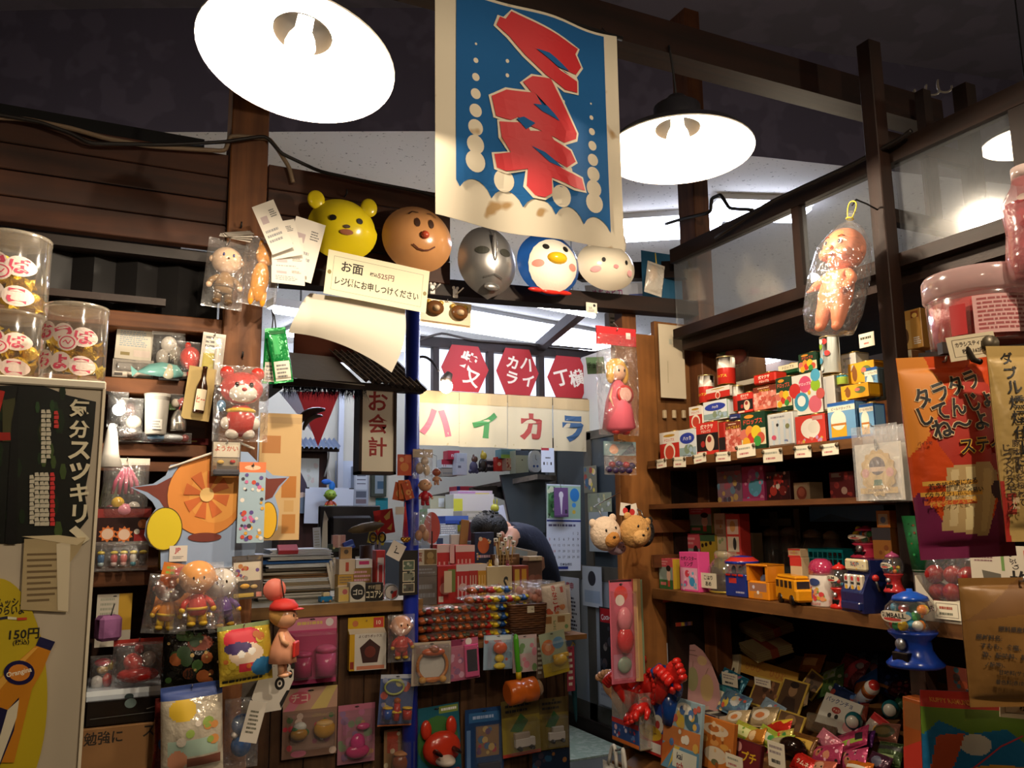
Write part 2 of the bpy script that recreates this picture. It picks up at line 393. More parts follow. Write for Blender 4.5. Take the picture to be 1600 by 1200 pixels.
# back office wall and its pale right return
b = B(); b.box(.2,6.3,0,3.3,6.34,2.62,M('d9d6c6',.8,0,.1,12)); struct('wall_office',b)
b = B(); b.box(3.13,4.3,0,3.17,6.3,2.62,M('c9cbc6',.8)); struct('wall_door',b)
# fluorescent troffers in the tiled ceiling
for i,(px,py,sx,sy,a) in enumerate(((815,508,2.4,.55,12),(560,520,1.3,.5,12),(1042,345,.62,.30,-35),(1185,318,.55,.22,-20),(1195,558,1.2,.4,0))):
 c = onZ(px,py,3.3); t = thing('ceiling_light',['white fluorescent ceiling panel above the hexagon signs','white fluorescent ceiling panel glimpsed above the curled white sheet','slanted fluorescent ceiling panel left of the tall post','small bluish ceiling panel seen right of the tall post','low bright ceiling panel glimpsed behind the candy tins'][i],'ceiling light',(c.x,c.y,3.27),math.radians(a),'fluorescent panels in the tiled ceiling')
 b = B(); b.box(-sx/2,-sy/2,-.045,sx/2,sy/2,.004,glow('dfe6ff',BACK_E)); b.obj('diffuser',t)
 b = B(); fr = M('d8d8d8',.5)
 for q in ((-sx/2-.03,-sy/2-.03,sx/2+.03,-sy/2),(-sx/2-.03,sy/2,sx/2+.03,sy/2+.03),(-sx/2-.03,-sy/2,-sx/2,sy/2),(sx/2,-sy/2,sx/2+.03,sy/2)): b.box(q[0],q[1],-.004,q[2],q[3],.029,fr)
 b.obj('frame',t)
for lb,p_ in (('white fluorescent tube fitting over the office desk',(1.35,5.2,2.75)),('white fluorescent tube fitting above the bent-over person, behind the dark beam',(2.28,4.3,2.74))):  # unseen tubes, added to brighten the office
 t = thing('fill_tube',lb,'ceiling light',p_,.2); b = B(); b.box(-.5,-.06,0,.5,.06,.05,M('d8d8d8',.5)); b.obj('housing',t); b = B(); b.tube([(-.48,0,-.02),(.48,0,-.02)],.016,glow('dfe6ff',130),12); b.obj('tube',t); b = B(); b.tube([(-.3,0,.05),(-.3,0,.55)],.006,STEEL); b.tube([(.3,0,.05),(.3,0,.55)],.006,STEEL); b.obj('hanger',t)
# ---- timber of the shop front: fascia, posts, beams
fasc = wood('28140a','4a2713',0,.7)
def fascia(x0,x1,z0,z1,nm):
 b = B(); k = 4; h = (z1-z0)/k
 for i in range(k): b.box(x0,2.2+.002*(i % 2),z0+i*h+.0015,x1,2.235,z0+(i+1)*h-.0015,fasc,.002)
 return struct(nm,b)
fascia(-1.6,.252,2.153,2.416,'wall_fascia'); fascia(.356,.885,2.13,2.41,'wall_fascia')
b = B(); b.box(.255,2.19,0,.352,2.29,3.28,MIDWZ,.003); struct('wooden_post',b)
b = B(); b.box(1.80,2.2,0,1.867,2.29,3.28,wood('4a2813','714222',2),.003); struct('wooden_post',b)
b = B(); b.bar((.352,2.235,2.105),(1.80,2.235,2.155),.06,.05,DARKW); struct('ceiling_beam',b)
b = B(); b.bar((1.57,2.6,2.36),(1.80,2.25,2.30),.05,.06,DARKW); struct('ceiling_beam',b)
b = B(); b.bar((-1.6,1.5,2.545),(2.12,1.5,2.588),.07,.085,wood('1c0e08','33190d',0)); struct('ceiling_beam',b)
b = B(); b.box(1.648,1.315,0,1.69,1.355,2.62,wood('1a0d08','321c12',2),.002); struct('wooden_post',b)
b = B(); b.box(1.50,2.27,0,1.66,2.30,2.06,LITEWZ,.002); b.box(1.52,2.255,2.06,1.575,2.30,2.14,MIDWZ); struct('wall_panel',b)
b = B(); b.bar((1.66,2.28,1.58),(2.15,2.28,1.58),.02,1.06,wood('6a4322','8a5c30',2)); struct('wall_panel',b)
# ---- glazed lattice over the shelf
b = B()
for z0,z1 in ((2.297,2.345),(2.035,2.068)): b.box(1.685,.25,z0,1.72,2.2,z1,DARKWY)
for y0,y1 in ((1.62,1.648),(.98,1.02)): b.box(1.688,y0,2.068,1.716,y1,2.297,DARKWZ)
b.box(1.70,1.34,2.16,2.06,1.37,2.195,DARKW); b.box(1.70,1.34,2.36,2.06,1.37,2.40,DARKW); b.box(1.87,1.342,2.195,1.90,1.368,2.55,DARKWZ)
b.box(2.03,1.33,1.6,2.07,1.37,2.6,DARKWZ); b.box(2.035,.3,2.16,2.07,1.33,2.21,DARKWY); b.box(2.035,.3,1.95,2.07,1.33,2.0,MIDWY)
b.bar((1.70,.93,2.44),(2.4,.93,2.44),.05,.06,DARKW)
struct('window_1',b)
b = B()
for y0,y1 in ((1.648,2.2),(1.36,1.62),(1.02,1.315),(.3,.98)): b.box(1.700,y0,2.068,1.703,y1,2.297,GLASS)
b.box(1.72,1.352,2.195,1.87,1.355,2.36,GLASS); b.box(1.90,1.352,2.195,2.03,1.355,2.36,GLASS)
o = struct('window_pane',b)
b = B(); b.box(1.72,.3,2.0,2.4,2.2,2.035,DARKWY); struct('shelf_roof',b)
# ---- right shelving
t = thing('display_shelving','dark wooden shelving unit holding candy tins and toys on the right','shelf',(1.6,1.4,0),0)
def sub(name,x0,y0,z0,x1,y1,z1,m,r=.0): b = B(); b.box(x0-1.6,y0-1.4,z0,x1-1.6,y1-1.4,z1,m,r); return b.obj(name,t)
lt = wood('573519','80562c',1)
sub('shelf_board',1.6,.5,1.606,2.06,2.255,1.63,lt); sub('shelf_board',1.6,.5,1.476,2.06,2.255,1.49,MIDWY); sub('shelf_board',1.6,.5,1.194,2.06,2.255,1.224,lt)
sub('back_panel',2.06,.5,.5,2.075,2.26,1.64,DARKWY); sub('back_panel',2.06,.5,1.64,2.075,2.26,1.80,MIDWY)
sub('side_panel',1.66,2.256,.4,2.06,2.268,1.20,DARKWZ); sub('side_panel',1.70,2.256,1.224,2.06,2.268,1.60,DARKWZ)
for z in (1.29,1.40): sub('side_rail',1.60,2.24,z,1.75,2.255,z+.04,MIDW)
# ---- left shelving
t = thing('display_shelving','brown wooden shelving unit of small trinkets behind the left post','shelf',(.1,2.2,0),0)
def sub(name,x0,y0,z0,x1,y1,z1,m,r=.0): b = B(); b.box(x0-.1,y0-2.2,z0,x1-.1,y1-2.2,z1,m,r); return b.obj(name,t)
for z0,z1,x1 in ((1.927,1.965,.255),(1.763,1.80,.24),(1.61,1.64,.23),(1.305,1.337,.255),(.66,.685,.255)): sub('shelf_board',-.9,2.2,z0,x1,2.5,z1,MIDW,.002)
sub('shelf_rail',-.9,2.215,1.575,.255,2.235,1.598,MIDW)
sub('back_panel',-.9,2.5,.3,.36,2.52,1.93,wood('3a2013','5b3620',0)); sub('side_panel',.255,2.30,.3,.27,2.5,1.93,MIDWZ)
b = B(); k = 46                                                             # black corrugated sheet over the left shelves
xs = [(-.9+1.15*i/k,2.30+.012*math.cos(i*PI/2)) for i in range(k+1)]
b.add([(x,y,1.965) for x,y in xs]+[(x,y,2.16) for x,y in xs],[[i,i+1,k+2+i,k+1+i] for i in range(k)],M('110f0f',.5,.1));
b.box(-.9,2.25,2.0,.12,2.27,2.018,M('2c1a10')); b.box(-.9,2.24,2.125,.25,2.29,2.153,M('1c100a'))
struct('wall_corrugated',b)
# ---- counter
t = thing('sales_counter','wooden plank-fronted cash counter with a pale worktop','counter',(1.2,3.6,0),0)
def sub(name,x0,y0,z0,x1,y1,z1,m,r=.0): b = B(); b.box(x0-1.2,y0-3.6,z0,x1-1.2,y1-3.6,z1,m,r); return b.obj(name,t)
sub('worktop',.2,3.57,1.085,1.30,4.25,1.105,wood('a59c84','cfc6ae',0)); sub('worktop_edge',.2,3.555,1.06,1.30,3.57,1.107,wood('7a5730','9b7443',0))
b = B(); R_ = random.Random(5); x = .2
while x < 2.04:
 wd = R_.uniform(.09,.14); b.box(x-1.2,.0+R_.uniform(0,.008),0,min(x+wd-.004,2.05)-1.2,.03,1.06 if x < 1.28 else .90,wood('3c2515','5f4128',2),.002); x += wd
b.obj('front_planks',t)
sub('ledge',1.275,3.45,.895,2.07,3.85,.917,wood('6b4523','8a5f33',0)); sub('raised_worktop',1.275,3.85,1.02,2.06,4.25,1.045,wood('7a5730','9b7443',0)); sub('riser',1.275,3.85,.917,2.06,3.87,1.02,MIDW); sub('end_panel',2.03,3.6,0,2.05,4.25,1.02,wood('3c2515','5f4128',2))
b = B(); b.lathe([(.033,0),(.033,2.46)],M('1d2f9a',.35),20,(1.231,3.52,0)); struct('blue_column',b)
# ================================================================ KINDS OF GOODS
def rect_side(b,w_,h_,d,base,side):                                    # the two side faces in their own colour
 for sx in (-1,1):
  x = sx*(w_/2+.0003); q = [(x,.001,.001),(x,d-.001,.001),(x,d-.001,h_-.001),(x,.001,h_-.001)]
  b.add(q,[[0,1,2,3] if sx > 0 else [3,2,1,0]],side)
_REST = []
def rest(c,w_,d,a,z0):
 """height of what is already standing under a footprint (front-centre C, width, depth, turn)"""
 u = Vector((math.cos(a),math.sin(a))); n = Vector((-math.sin(a),math.cos(a))); P = [Vector((c.x,c.y))+u*(sx*w_/2)+n*(sy*d) for sx in (-1,1) for sy in (0,1)]
 x0,x1,y0,y1 = min(p.x for p in P),max(p.x for p in P),min(p.y for p in P),max(p.y for p in P); e = .006; z = z0
 for r in _REST:
  if r[5] == z0 and r[0] < x1-e and r[1] > x0+e and r[2] < y1-e and r[3] > y0+e:
   ov = (min(r[1],x1)-max(r[0],x0))*(min(r[3],y1)-max(r[2],y0))
   if ov > .3*min((r[1]-r[0])*(r[3]-r[2]),(x1-x0)*(y1-y0)): z = max(z,r[4])
 return z,(x0,x1,y0,y1)
def stand(fr,pl,d,z0):
 """like place(), but the thing stands on a shelf at z0 or on what stands there; its top stays where the photograph has it"""
 c,w_,h_,a = place(fr,pl); top = c.z+h_
 if z0 is not None:
  z,q = rest(c,w_,d,a,z0); c.z = z+.0004; h_ = max(top-z,.022); _REST.append(q+(z+h_+.0004,z0))
 return c,w_,h_,a
def carton(fr,pl,d,label,base,des='',group=None,name='candy_box',cat='box',side=None,z0=None,roll=0,lean=0,mat=None,rough=.45):
 c,w_,h_,a = stand(fr,pl,d,z0); b = B(); b.box(-w_/2,0,0,w_/2,d,h_,mat or M(base,rough),min(.0012,w_*.03))
 if side: rect_side(b,w_,h_,d,base,M(side,rough))
 b.face(w_,h_).design(des)
 return tag(b.obj(name,None,c,(math.radians(lean),math.radians(roll),a)),label,cat,group)
def tin(fr,pl,d,label,base,des='',group='candy tins on the price-tag shelf',side=None,z0=1.63,lid=True,rnd=0,a2=0):
 c,w_,h_,a = stand(fr,pl,d,z0); t = thing('candy_tin',label,'candy tin',c,a+math.radians(a2),group); b = B(); m = M(base,.3,.15); g = M('b89a54',.3,.8)
 hb = h_-.006 if lid else h_
 b.box(-w_/2,0,.0015,w_/2,d,hb,m,.004)
 if side: rect_side(b,w_*.985,hb,d,base,M(side,.3,.15))
 b.face(w_,hb,-.0004).design(des); b.obj('body',t)
 if lid:
  b = B(); b.box(-w_/2+.001,.001,hb-.0008,w_/2-.001,d-.001,hb+.0008,g,.001); b.lathe([(min(w_,d)*.26,hb),(min(w_,d)*.27,hb+.004),(min(w_,d)*.22,hb+.0058),(0,hb+.006)],g,16,(0,d/2,0)); b.obj('lid',t)
 return t
def can(fr,label,bands,pl=('X',1.63),cat='candy can',name='candy_can',group='candy tins on the price-tag shelf',z0=1.63,text=None,dots=None):
 """cylinder with printed bands [(height fraction, colour)...] from the bottom"""
 c0,w_,h_,a = place(fr,pl); c,w_,h_,a = stand(fr,pl,w_,z0); r = w_/2; t = thing(name,label,cat,c,a,group); b = B(); pr = [(r*.97,0),(r,.0015)]; ms = [M('b89a54',.3,.8)]
 for f,col in bands: pr.append((r,h_*f)); ms.append(M(col,.3,.15))
 pr.append((r,h_-.003)); ms.append(ms[-1]); b.lathe(pr,None,22,(0,r,0),mats=ms)
 R_ = random.Random(int(fr[0]))
 if text:
  b.face(w_,h_,0,warp=lambda u,v: r-r*math.sqrt(max(0,1-(2*u-1)**2))-.0004); b.txt(text[0],.5,text[1],text[2],text[3],.8,.02,0,len(text) > 4)
 if dots:
  b.face(w_,h_,0,warp=lambda u,v: r-r*math.sqrt(max(0,1-(2*u-1)**2))-.0006)
  for i in range(9):
   u,v,q = R_.uniform(.15,.85),R_.uniform(.1,.9),R_.uniform(.10,.2); b._pg([(u+q*math.cos(j*PI/6)*.9,v+q*math.sin(j*PI/6)*w_/h_) for j in range(12)],dots[i % len(dots)])
 b.obj('body',t); b = B(); b.lathe([(r*1.01,h_-.004),(r*1.01,h_-.0005),(r*.9,h_),(0,h_-.001)],M('c9b178',.3,.85),22,(0,r,0)); b.obj('lid',t)
 return t
def figure(t,h,cols,loc=(0,0,0),arms=1,hat=None,face='221208',sq=1,feet=None,big=1.0,y=0):
 """a small moulded vinyl figure with plain dot eyes: parts head, body, arm, leg"""
 skin,top,low = cols; x,yy,z = loc; s = h; P = lambda *q: (x+q[0]*s*sq,yy+q[1]*s,z+q[2]*s)
 b = B(); b.lathe([(0,.16*s),(.13*s,.17*s),(.16*s,.28*s),(.13*s,.42*s),(.07*s,.52*s),(0,.53*s)],PL(top),16,(x,yy,z)); b.lathe([(.165*s,.255*s),(.168*s,.285*s),(.157*s,.30*s)],PL(low),16,(x,yy,z)); b.obj('body',t)
 r = .235*s*big; b = B(); b.ell(P(0,0,.52+.2*big),(r*1.02,r*.95,r*.94),PL(skin),18,12)
 b.ell(P(0,-.235*big,.70),(.02*s,.015*s,.014*s),PL(low),8,6)
 for sx in (-1,1): b.ell(P(sx*.235*big,0,.72),(.04*s,.04*s,.05*s),PL(skin),8,6)
 hd = b.obj('head',t)
 for sx in (-1,1): b = B(); b.ell(P(sx*.075,-.225*big*.93,.76),(.018*s,.01*s,.028*s),PL(face),8,6); b.obj('eye',hd)
 if arms:
  for sx in (-1,1): b = B(); b.tube([P(sx*.10,-.01,.44),P(sx*.2,-.05,.36),P(sx*.23,-.09,.28)],[.05*s,.048*s,.05*s],PL(top),8); b.ell(P(sx*.235,-.1,.265),.05*s,PL(feet or skin),8,6); b.obj('arm',t)
 for sx in (-1,1): b = B(); b.tube([P(sx*.07,0,.22),P(sx*.085,-.01,.06)],[.075*s,.07*s],PL(low),8); b.ell(P(sx*.09,-.03,.04),(.07*s,.095*s,.042*s),PL(feet or low),10,6); b.obj('leg',t)
 if hat:
  b = B(); b.lathe([(.245*s*big,-.02*s),(.20*s*big,.10*s),(.1*s,.17*s),(0,.18*s)],M(hat,.5),16,P(0,.01,.80)); b.obj('hat',t)
def peg(t,h,y=0.0,L_=.02):
 b = B(); b.tube([(0,y+L_,h),(0,y-.006,h),(0,y-.009,h+.006)],.0013,STEEL,6); return b.obj('hook',t)
def card(fr,pl,label,base,des,toys='',blister=None,group=None,name='toy_pack',cat='toy pack',roll=0,d=.012,pegged=True,extra=None,lean=0,rough=.35,fa=.05):
 """hanging card with a printed backing, a clear blister and the moulded toy under it.  toys: 'part e x z rx rz ry col|e ...; part ...' in fractions of width / height"""
 c,w_,h_,a = place(fr,pl); t = thing(name,label,cat,c,(math.radians(lean),math.radians(roll),a),group)
 b = B(); b.box(-w_/2,0,0,w_/2,.0015,h_,M(base,rough),0); b.face(w_,h_).design(des); b.design('E .5 .955 .06 .012 111'); b.obj('backing_card',t)
 ry_ = .0
 for part in toys.split(';'):
  q = part.split()
  if not q: continue
  b = B(); nm = q[0]
  for e in ' '.join(q[1:]).split('|'):
   k = e.split(); v = list(map(float,k[1:-1])); col = PL(k[-1])
   if k[0] == 'e': b.ell((v[0]*w_,-v[4]*w_-.001,v[1]*h_),(v[2]*w_,v[4]*w_,v[3]*h_),col,16,10); ry_ = max(ry_,2*v[4]*w_)
   elif k[0] == 'b': b.box((v[0]-v[2])*w_,-v[4]*w_*2-.001,(v[1]-v[3])*h_,(v[0]+v[2])*w_,-.001,(v[1]+v[3])*h_,col,.003); ry_ = max(ry_,2*v[4]*w_)
   elif k[0] == 't': b.tube([(v[0]*w_,-v[5]*w_-.002,v[1]*h_),(v[2]*w_,-v[5]*w_-.002,v[3]*h_)],v[4]*w_,col,10); ry_ = max(ry_,(v[5]+v[4])*w_)
   elif k[0] == 'r': b.tube([((v[0]+v[2]*math.cos(i*PI/12))*w_,-v[5]*w_-.002,v[1]*h_+v[3]*h_*math.sin(i*PI/12)) for i in range(24)],v[4]*w_,col,8,True); ry_ = max(ry_,(v[5]+v[4])*w_)
   elif k[0] == 'c': b.lathe([(v[2]*w_,0),(v[2]*w_,v[3]*h_),(0,v[3]*h_)],col,16,(v[0]*w_,-v[2]*w_-.001,v[1]*h_)); ry_ = max(ry_,2*v[2]*w_)
  b.obj(nm,t)
 if blister:
  u0,v0,u1,v1 = blister; D = ry_+.003; b = B(); x0,x1,z0,z1 = (u0-.5)*w_,(u1-.5)*w_,v0*h_,v1*h_; i = min(.008,(x1-x0)*.15)
  b.add([(x0,-.0005,z0),(x1,-.0005,z0),(x1,-.0005,z1),(x0,-.0005,z1),(x0+i,-D,z0+i),(x1-i,-D,z0+i),(x1-i,-D,z1-i),(x0+i,-D,z1-i)],[[0,1,5,4],[1,2,6,5],[2,3,7,6],[3,0,4,7],[4,5,6,7]],film('ffffff',.03,.35,26)); b.obj('blister',t)
 if pegged: peg(t,h_*.955,-.0015,.022)
 if extra: extra(t,w_,h_)
 return t
def pouch(fr,pl,d,label,mat,des='',group=None,name='snack_bag',cat='snack bag',roll=0,lean=0,header=None,seed=1,z0=None,hole=True,back=None,pw=.5,yaw=0,hook=True,seal=.07):
 """printed pillow bag"""
 c,w_,h_,a = stand(fr,pl,d,z0) if z0 is not None else place(fr,pl); t = thing(name,label,cat,c,(math.radians(lean),math.radians(roll),a+math.radians(yaw)),group); b = B()
 pt,des = b.shapes(des,w_,h_); g = 1 if fr[2]-fr[0] < 125 else 2; f = b.pillow(w_,h_,d,M(mat,.3,.1,.35,40) if isinstance(mat,str) else mat,back,nx=40*g,nz=48*g,seed=seed,pw=pw,seal=seal,paint=pt); b.face(w_,h_,-.0008,warp=f).design(des); b.obj('pouch',t)
 if header: b = B(); b.box(-w_/2,-.002,h_*(1-header[0]),w_/2,.002,h_,M(header[1],.5)); b.face(w_,h_*header[0],-.0022,z0=h_*(1-header[0])).design(header[2] if len(header) > 2 else ''); b.obj('header',t)
 if hook: peg(t,h_*.97,-.002,.03)
 return t
def clear_bag(fr,pl,d,label,fill=None,group=None,name='bagged_toy',cat='bagged toy',roll=0,header=None,seed=1,pw=.4,tint='ffffff',fa=.06,hook=True,lean=0,bump=.6,reach=.03):
 """clear film bag; fill(t, w, h) puts the contents in as parts"""
 c,w_,h_,a = place(fr,pl); t = thing(name,label,cat,c,(math.radians(lean),math.radians(roll),a),group)
 if fill: fill(t,w_,h_)
 b = B(); b.pillow(w_,h_,d,film(tint,fa,bump),seed=seed,pw=pw,nx=14,nz=16); b.obj('bag_film',t)
 if header: b = B(); b.box(-w_/2,-.002,h_*(1-header[0]),w_/2,.002,h_,M(header[1],.5)); b.face(w_,h_*header[0],-.0022,z0=h_*(1-header[0])).design(header[2] if len(header) > 2 else ''); b.obj('header',t)
 if hook: peg(t,h_*.97,-.002,reach)
 return t
def blobs(t,name,spec,w_,h_,y=0.0):
 b = B()
 for e in spec.split('|'):
  k = e.split(); v = list(map(float,k[:5])); b.ell((v[0]*w_,y+(float(k[6])*w_ if len(k) > 6 else 0),v[1]*h_),(v[2]*w_,v[4]*w_,v[3]*h_),PL(k[5]),14,9)
 return b.obj(name,t)
def sheet(fr,pl,label,base,des='',group=None,name='paper_sheet',cat='paper',roll=0,th=.0012,lean=0,rough=.8,z0=None):
 c,w_,h_,a = place(fr,pl); b = B(); b.box(-w_/2,0,0,w_/2,th,h_,M(base,rough)); b.face(w_,h_).design(des)
 return tag(b.obj(name,None,c,(math.radians(lean),math.radians(roll),a)),label,cat,group)
def price(fr,pl,label,lines='X .12 .55 .88 .85 1 998;X .15 .15 .8 .45 1 b66',group='price tags along the candy tin shelf',roll=0,clips=1,base='e6dcc4',text=None):
 c,w_,h_,a = place(fr,pl); t = thing('price_tag',label,'price tag',c,(0,math.radians(roll),a),group); b = B(); b.box(-w_/2,0,0,w_/2,.001,h_,M(base,.8)); b.face(w_,h_).design(lines)
 if text: b.design(text)
 b.obj('tag_card',t)
 for sx in ((-1,1) if clips == 2 else (1,)) if clips else (): b = B(); b.lathe([(0,0),(.0055,.001),(.005,.003),(0,.0035)],M('5f5240',.4,.4),12); b.T = None; o = b.obj('push_pin',t,(sx*w_*.46,-.001,h_*.80),(PI/2,0,0))
 return t
# ================================================================ LAMPS
def pendant(c,n,label,cord_to,power,r=.17,warm=(1.0,.83,.62)):
 c = Vector(c); n = Vector(n).normalized()                               # c rim centre, n the way the lamp looks (down)
 q = Vector((0,0,-1)).rotation_difference(n).to_euler()
 t = thing('pendant_lamp',label,'pendant lamp',c,tuple(q),'white enamel pendant lamps')
 wh = M('f4efe6',.35)
 b = B(); pr = [(r,0),(r*1.005,.003),(r*.93,.020),(r*.70,.040),(r*.40,.056),(.056,.066),(.055,.070),(.052,.070),(.052,.060),(r*.39,.052),(r*.69,.036),(r*.915,.017),(r*.985,.002)]
 b.lathe(pr+[(r,0)],wh,48,caps=False,mats=[M('e8e2d6',.3)]+[M('1c1b1f',.35)]*6+[wh]*6);
 b.obj('lamp_shade',t)
 b = B(); b.lathe([(.055,.068),(.054,.112),(.034,.125),(.02,.14),(.0,.141)],M('1c1b1f',.4),24,caps=False); sk = b.obj('socket',t); b = B(); b.lathe([(.051,.058),(.051,.106),(0,.108)],M('1e1913',.5,spec=.15),28,caps=False); b.obj('neck',t,label='dark recessed neck above the bulb')
 b = B(); b.lathe([(.0,.012),(.015,.015),(.024,.023),(.027,.034),(.023,.050),(.015,.066),(.014,.106)],glow('fff1dc',30),20); b.obj('bulb',sk)
 if cord_to is not None:
  b = B(); inv = Matrix.LocRotScale(c,q,None).inverted(); p0 = Vector((0,0,.13)); p1 = inv @ Vector(cord_to)
  b.tube(bez(p0,(p0+p1)/2+Vector((.004,0,0)),p1),.003,WIRE,6); b.obj('cord',t)
 l = bpy.data.lights.new('bulb_light','POINT'); l.energy = power; l.color = warm; l.shadow_soft_size = .02
 lo = bpy.data.objects.new('bulb_light',l); COL.objects.link(lo); lo.location = c+n*.004
 return t
pendant((1.149,1.45,2.278),(-.026,-.028,-1),'lit white enamel pendant lamp right of the blue banner',(1.143,1.46,2.55),LAMP_W)
pendant((.2614,1.365,2.2406),(-.172,-.1137,-1),'lit white enamel pendant lamp nearest the top left, largest in view',(.285,1.47,2.54),LAMP_W)
pendant(onX(1612,222,2.9),(0,0,-1),'lit pendant lamp glimpsed at the right edge through the lattice',(2.9,onX(1612,222,2.9).y,3.9),9,.16)
pendant((.75,-.15,2.5),(0,0,-1),'lit white enamel pendant lamp over the shop aisle',(.75,-.15,3.94),LAMP_W*1.7)  # unseen lamp added behind the camera to light the fronts of the goods
def bare_bulb(p,e,lb,top=3.95):
 t = thing('hanging_bulb',lb,'lamp',p,0,'bare bulbs over the aisle'); b = B(); b.ell((0,0,0),(.04,.04,.05),glow('fff0d8',20)); b.obj('bulb',t); b = B(); b.lathe([(.02,.04),(.022,.09),(.0,.1)],BLACK,14); b.tube([(0,0,.09 if top > p[2] else -.04),(0,0,top-p[2])],.004,WIRE); b.obj('socket',t)
 l = bpy.data.lights.new('bulb_light','POINT'); l.energy = e; l.color = (1.0,.80,.56); l.shadow_soft_size = .05; lo = bpy.data.objects.new('bulb_light',l); COL.objects.link(lo); lo.location = p; lo.location.z -= .07
bare_bulb((-1.3,-1.3,2.5),34,'bare hanging bulb behind on the left of the aisle'); bare_bulb((2.9,-.9,2.6),40,'bare hanging bulb behind on the right of the aisle'); bare_bulb(onX(1268,446,2.35),14,'bare bulb glowing beyond the lattice window',2.037); bare_bulb((-.35,3.1,2.62),8,'bare bulb hidden behind the left fascia',2.8)  # all but the lattice bulb are unseen, added to brighten ceilings and fronts
# ================================================================ BANNER, MASKS, SIGNS HUNG FROM THE FASCIA
def banner():
 c = onY(825,220,1.43); x0,x1,z0,z1 = .545,.978,2.03,2.515; t = thing('cloth_banner','blue and white cloth banner with big red brush letters, hung from the ceiling beam','banner',(x0,1.43,z0))
 W_,H_ = x1-x0,z1-z0; wv = lambda u,v: .006*math.sin(7*u+1.5*v)+.004*math.sin(13*u+3)+.010*(1-v)*math.sin(3.2*u)
 b = B(); nx,nz = 26,20
 edge = lambda u: -.012*u-.006*math.sin(PI*u)
 g = lambda s_: [(W_*i/nx,wv(i/nx,j/nz)+s_,H_*j/nz+edge(i/nx)*(1-j/nz)) for j in range(nz+1) for i in range(nx+1)]
 fs = [[j*(nx+1)+i,j*(nx+1)+i+1,(j+1)*(nx+1)+i+1,(j+1)*(nx+1)+i] for j in range(nz) for i in range(nx)]
 cloth = speckled('d8cdb6','a8875a',14,.66,.9); b.add(g(0),fs,cloth,True); b.add(g(.001),[f[::-1] for f in fs],cloth,True)
 b.face(W_,H_,-.0015,x0=0,warp=wv); blue = M('0f5690',.85)
 ALIAS['cloth'] = cloth; VL = (.10,.119,.286,.446,.607,.768,.925); P = [(.925,.985),(.10,.985),(.10,.160)]
 for i in range(1,6): P += [(VL[i]+(VL[i+1]-VL[i])*k/8,.135-.115*(VL[i]-.1)-.018*k/8+.055*math.sin(PI*k/8)**.7) for k in range(9)]
 b._pg(P,blue)
 cl = 'cloth'
 y0 = b.y; dz = lambda s_: (setattr(b,'y',y0),b.design(s_))
 for i in range(8): r = .006+.0062*i; dz('E .20 %g %g %g %s' % (.775-.074*i,r*1.05,r*.95,cl));
 for i in range(8): r = .005+.0062*i; dz('E .835 %g %g %g %s' % (.637-.067*i,r*1.05,r*.95,cl))
 for i in range(3): dz('E .365 %g .009 .009 %s' % (.735-.065*i,cl)); dz('E %g %g .008 .008 %s' % (.66,.60-.06*i,cl))
 for q in ('.35 .20 .052 .05','.64 .165 .052 .05','.35 .275 .05 .045','.655 .285 .05 .04'): dz('E %s %s' % (q,cl))
 G = ['340,45 620,150 655,160 640,195 670,255 640,305 590,300 460,225 560,310 645,340 645,400 580,405 490,350 400,260 330,175 275,130 290,85 315,90',
   '390,400 430,365 510,365 635,620 630,650 570,685 420,620 370,580 340,600 275,590 255,495 320,450 440,450 545,570 550,560 470,510',
   '290,615 400,605 420,645 500,640 520,680 600,720 625,770 580,810 440,740 560,820 655,850 670,910 620,905 510,870 510,950 480,972 440,965 405,920 410,835 320,855 280,845 268,780 340,760 300,690']
 for s_,col in ((1.09,cl),(1.0,'c1272d')):
  b.y = y0-(.0015 if s_ > 1.01 else .0035)
  for q in G:
   P = [tuple(map(float,p.split(','))) for p in q.split()]; cx = sum(p[0] for p in P)/len(P); cy = sum(p[1] for p in P)/len(P)
   n = len(P); out = []
   for i in range(n):
    (ax,ay),(bx,by),(dx,dy) = P[i-1],P[i],P[(i+1) % n]; tx,ty = dx-ax,dy-ay; l = math.hypot(tx,ty) or 1
    o_ = 0 if s_ == 1.0 else 13; out.append((bx+ty/l*o_,by-tx/l*o_))
   b._pg([((x-20)/840,1-(y+15-(x-20)*.055*(1 if False else 1))/1125) for x,y in out],col)
 for q in ('445,222 505,232 560,270 600,302 545,296','432,508 490,510 525,548 548,580 470,542','362,590 392,578 440,606 402,640','425,722 480,748 520,782 562,818 500,796'):
  b.y = y0-.0055; b._pg([((float(x)-20)/840,1-(float(y)+15-(float(x)-20)*.055)/1125) for x,y in (p.split(',') for p in q.split())],blue)
 b.obj('cloth',t)
 b = B(); b.tube([(-.02,.012,H_+.004),(W_/2,.012,H_+.008),(W_+.02,.012,H_+.004)],.005,WIRE); b.obj('hanging_rod',t)
 for x in (0.02,W_-.02): b = B(); b.tube([(x,.012,H_+.004),(x,.03,H_+.03)],.0015,WIRE,5); b.obj('cord',t)
banner()
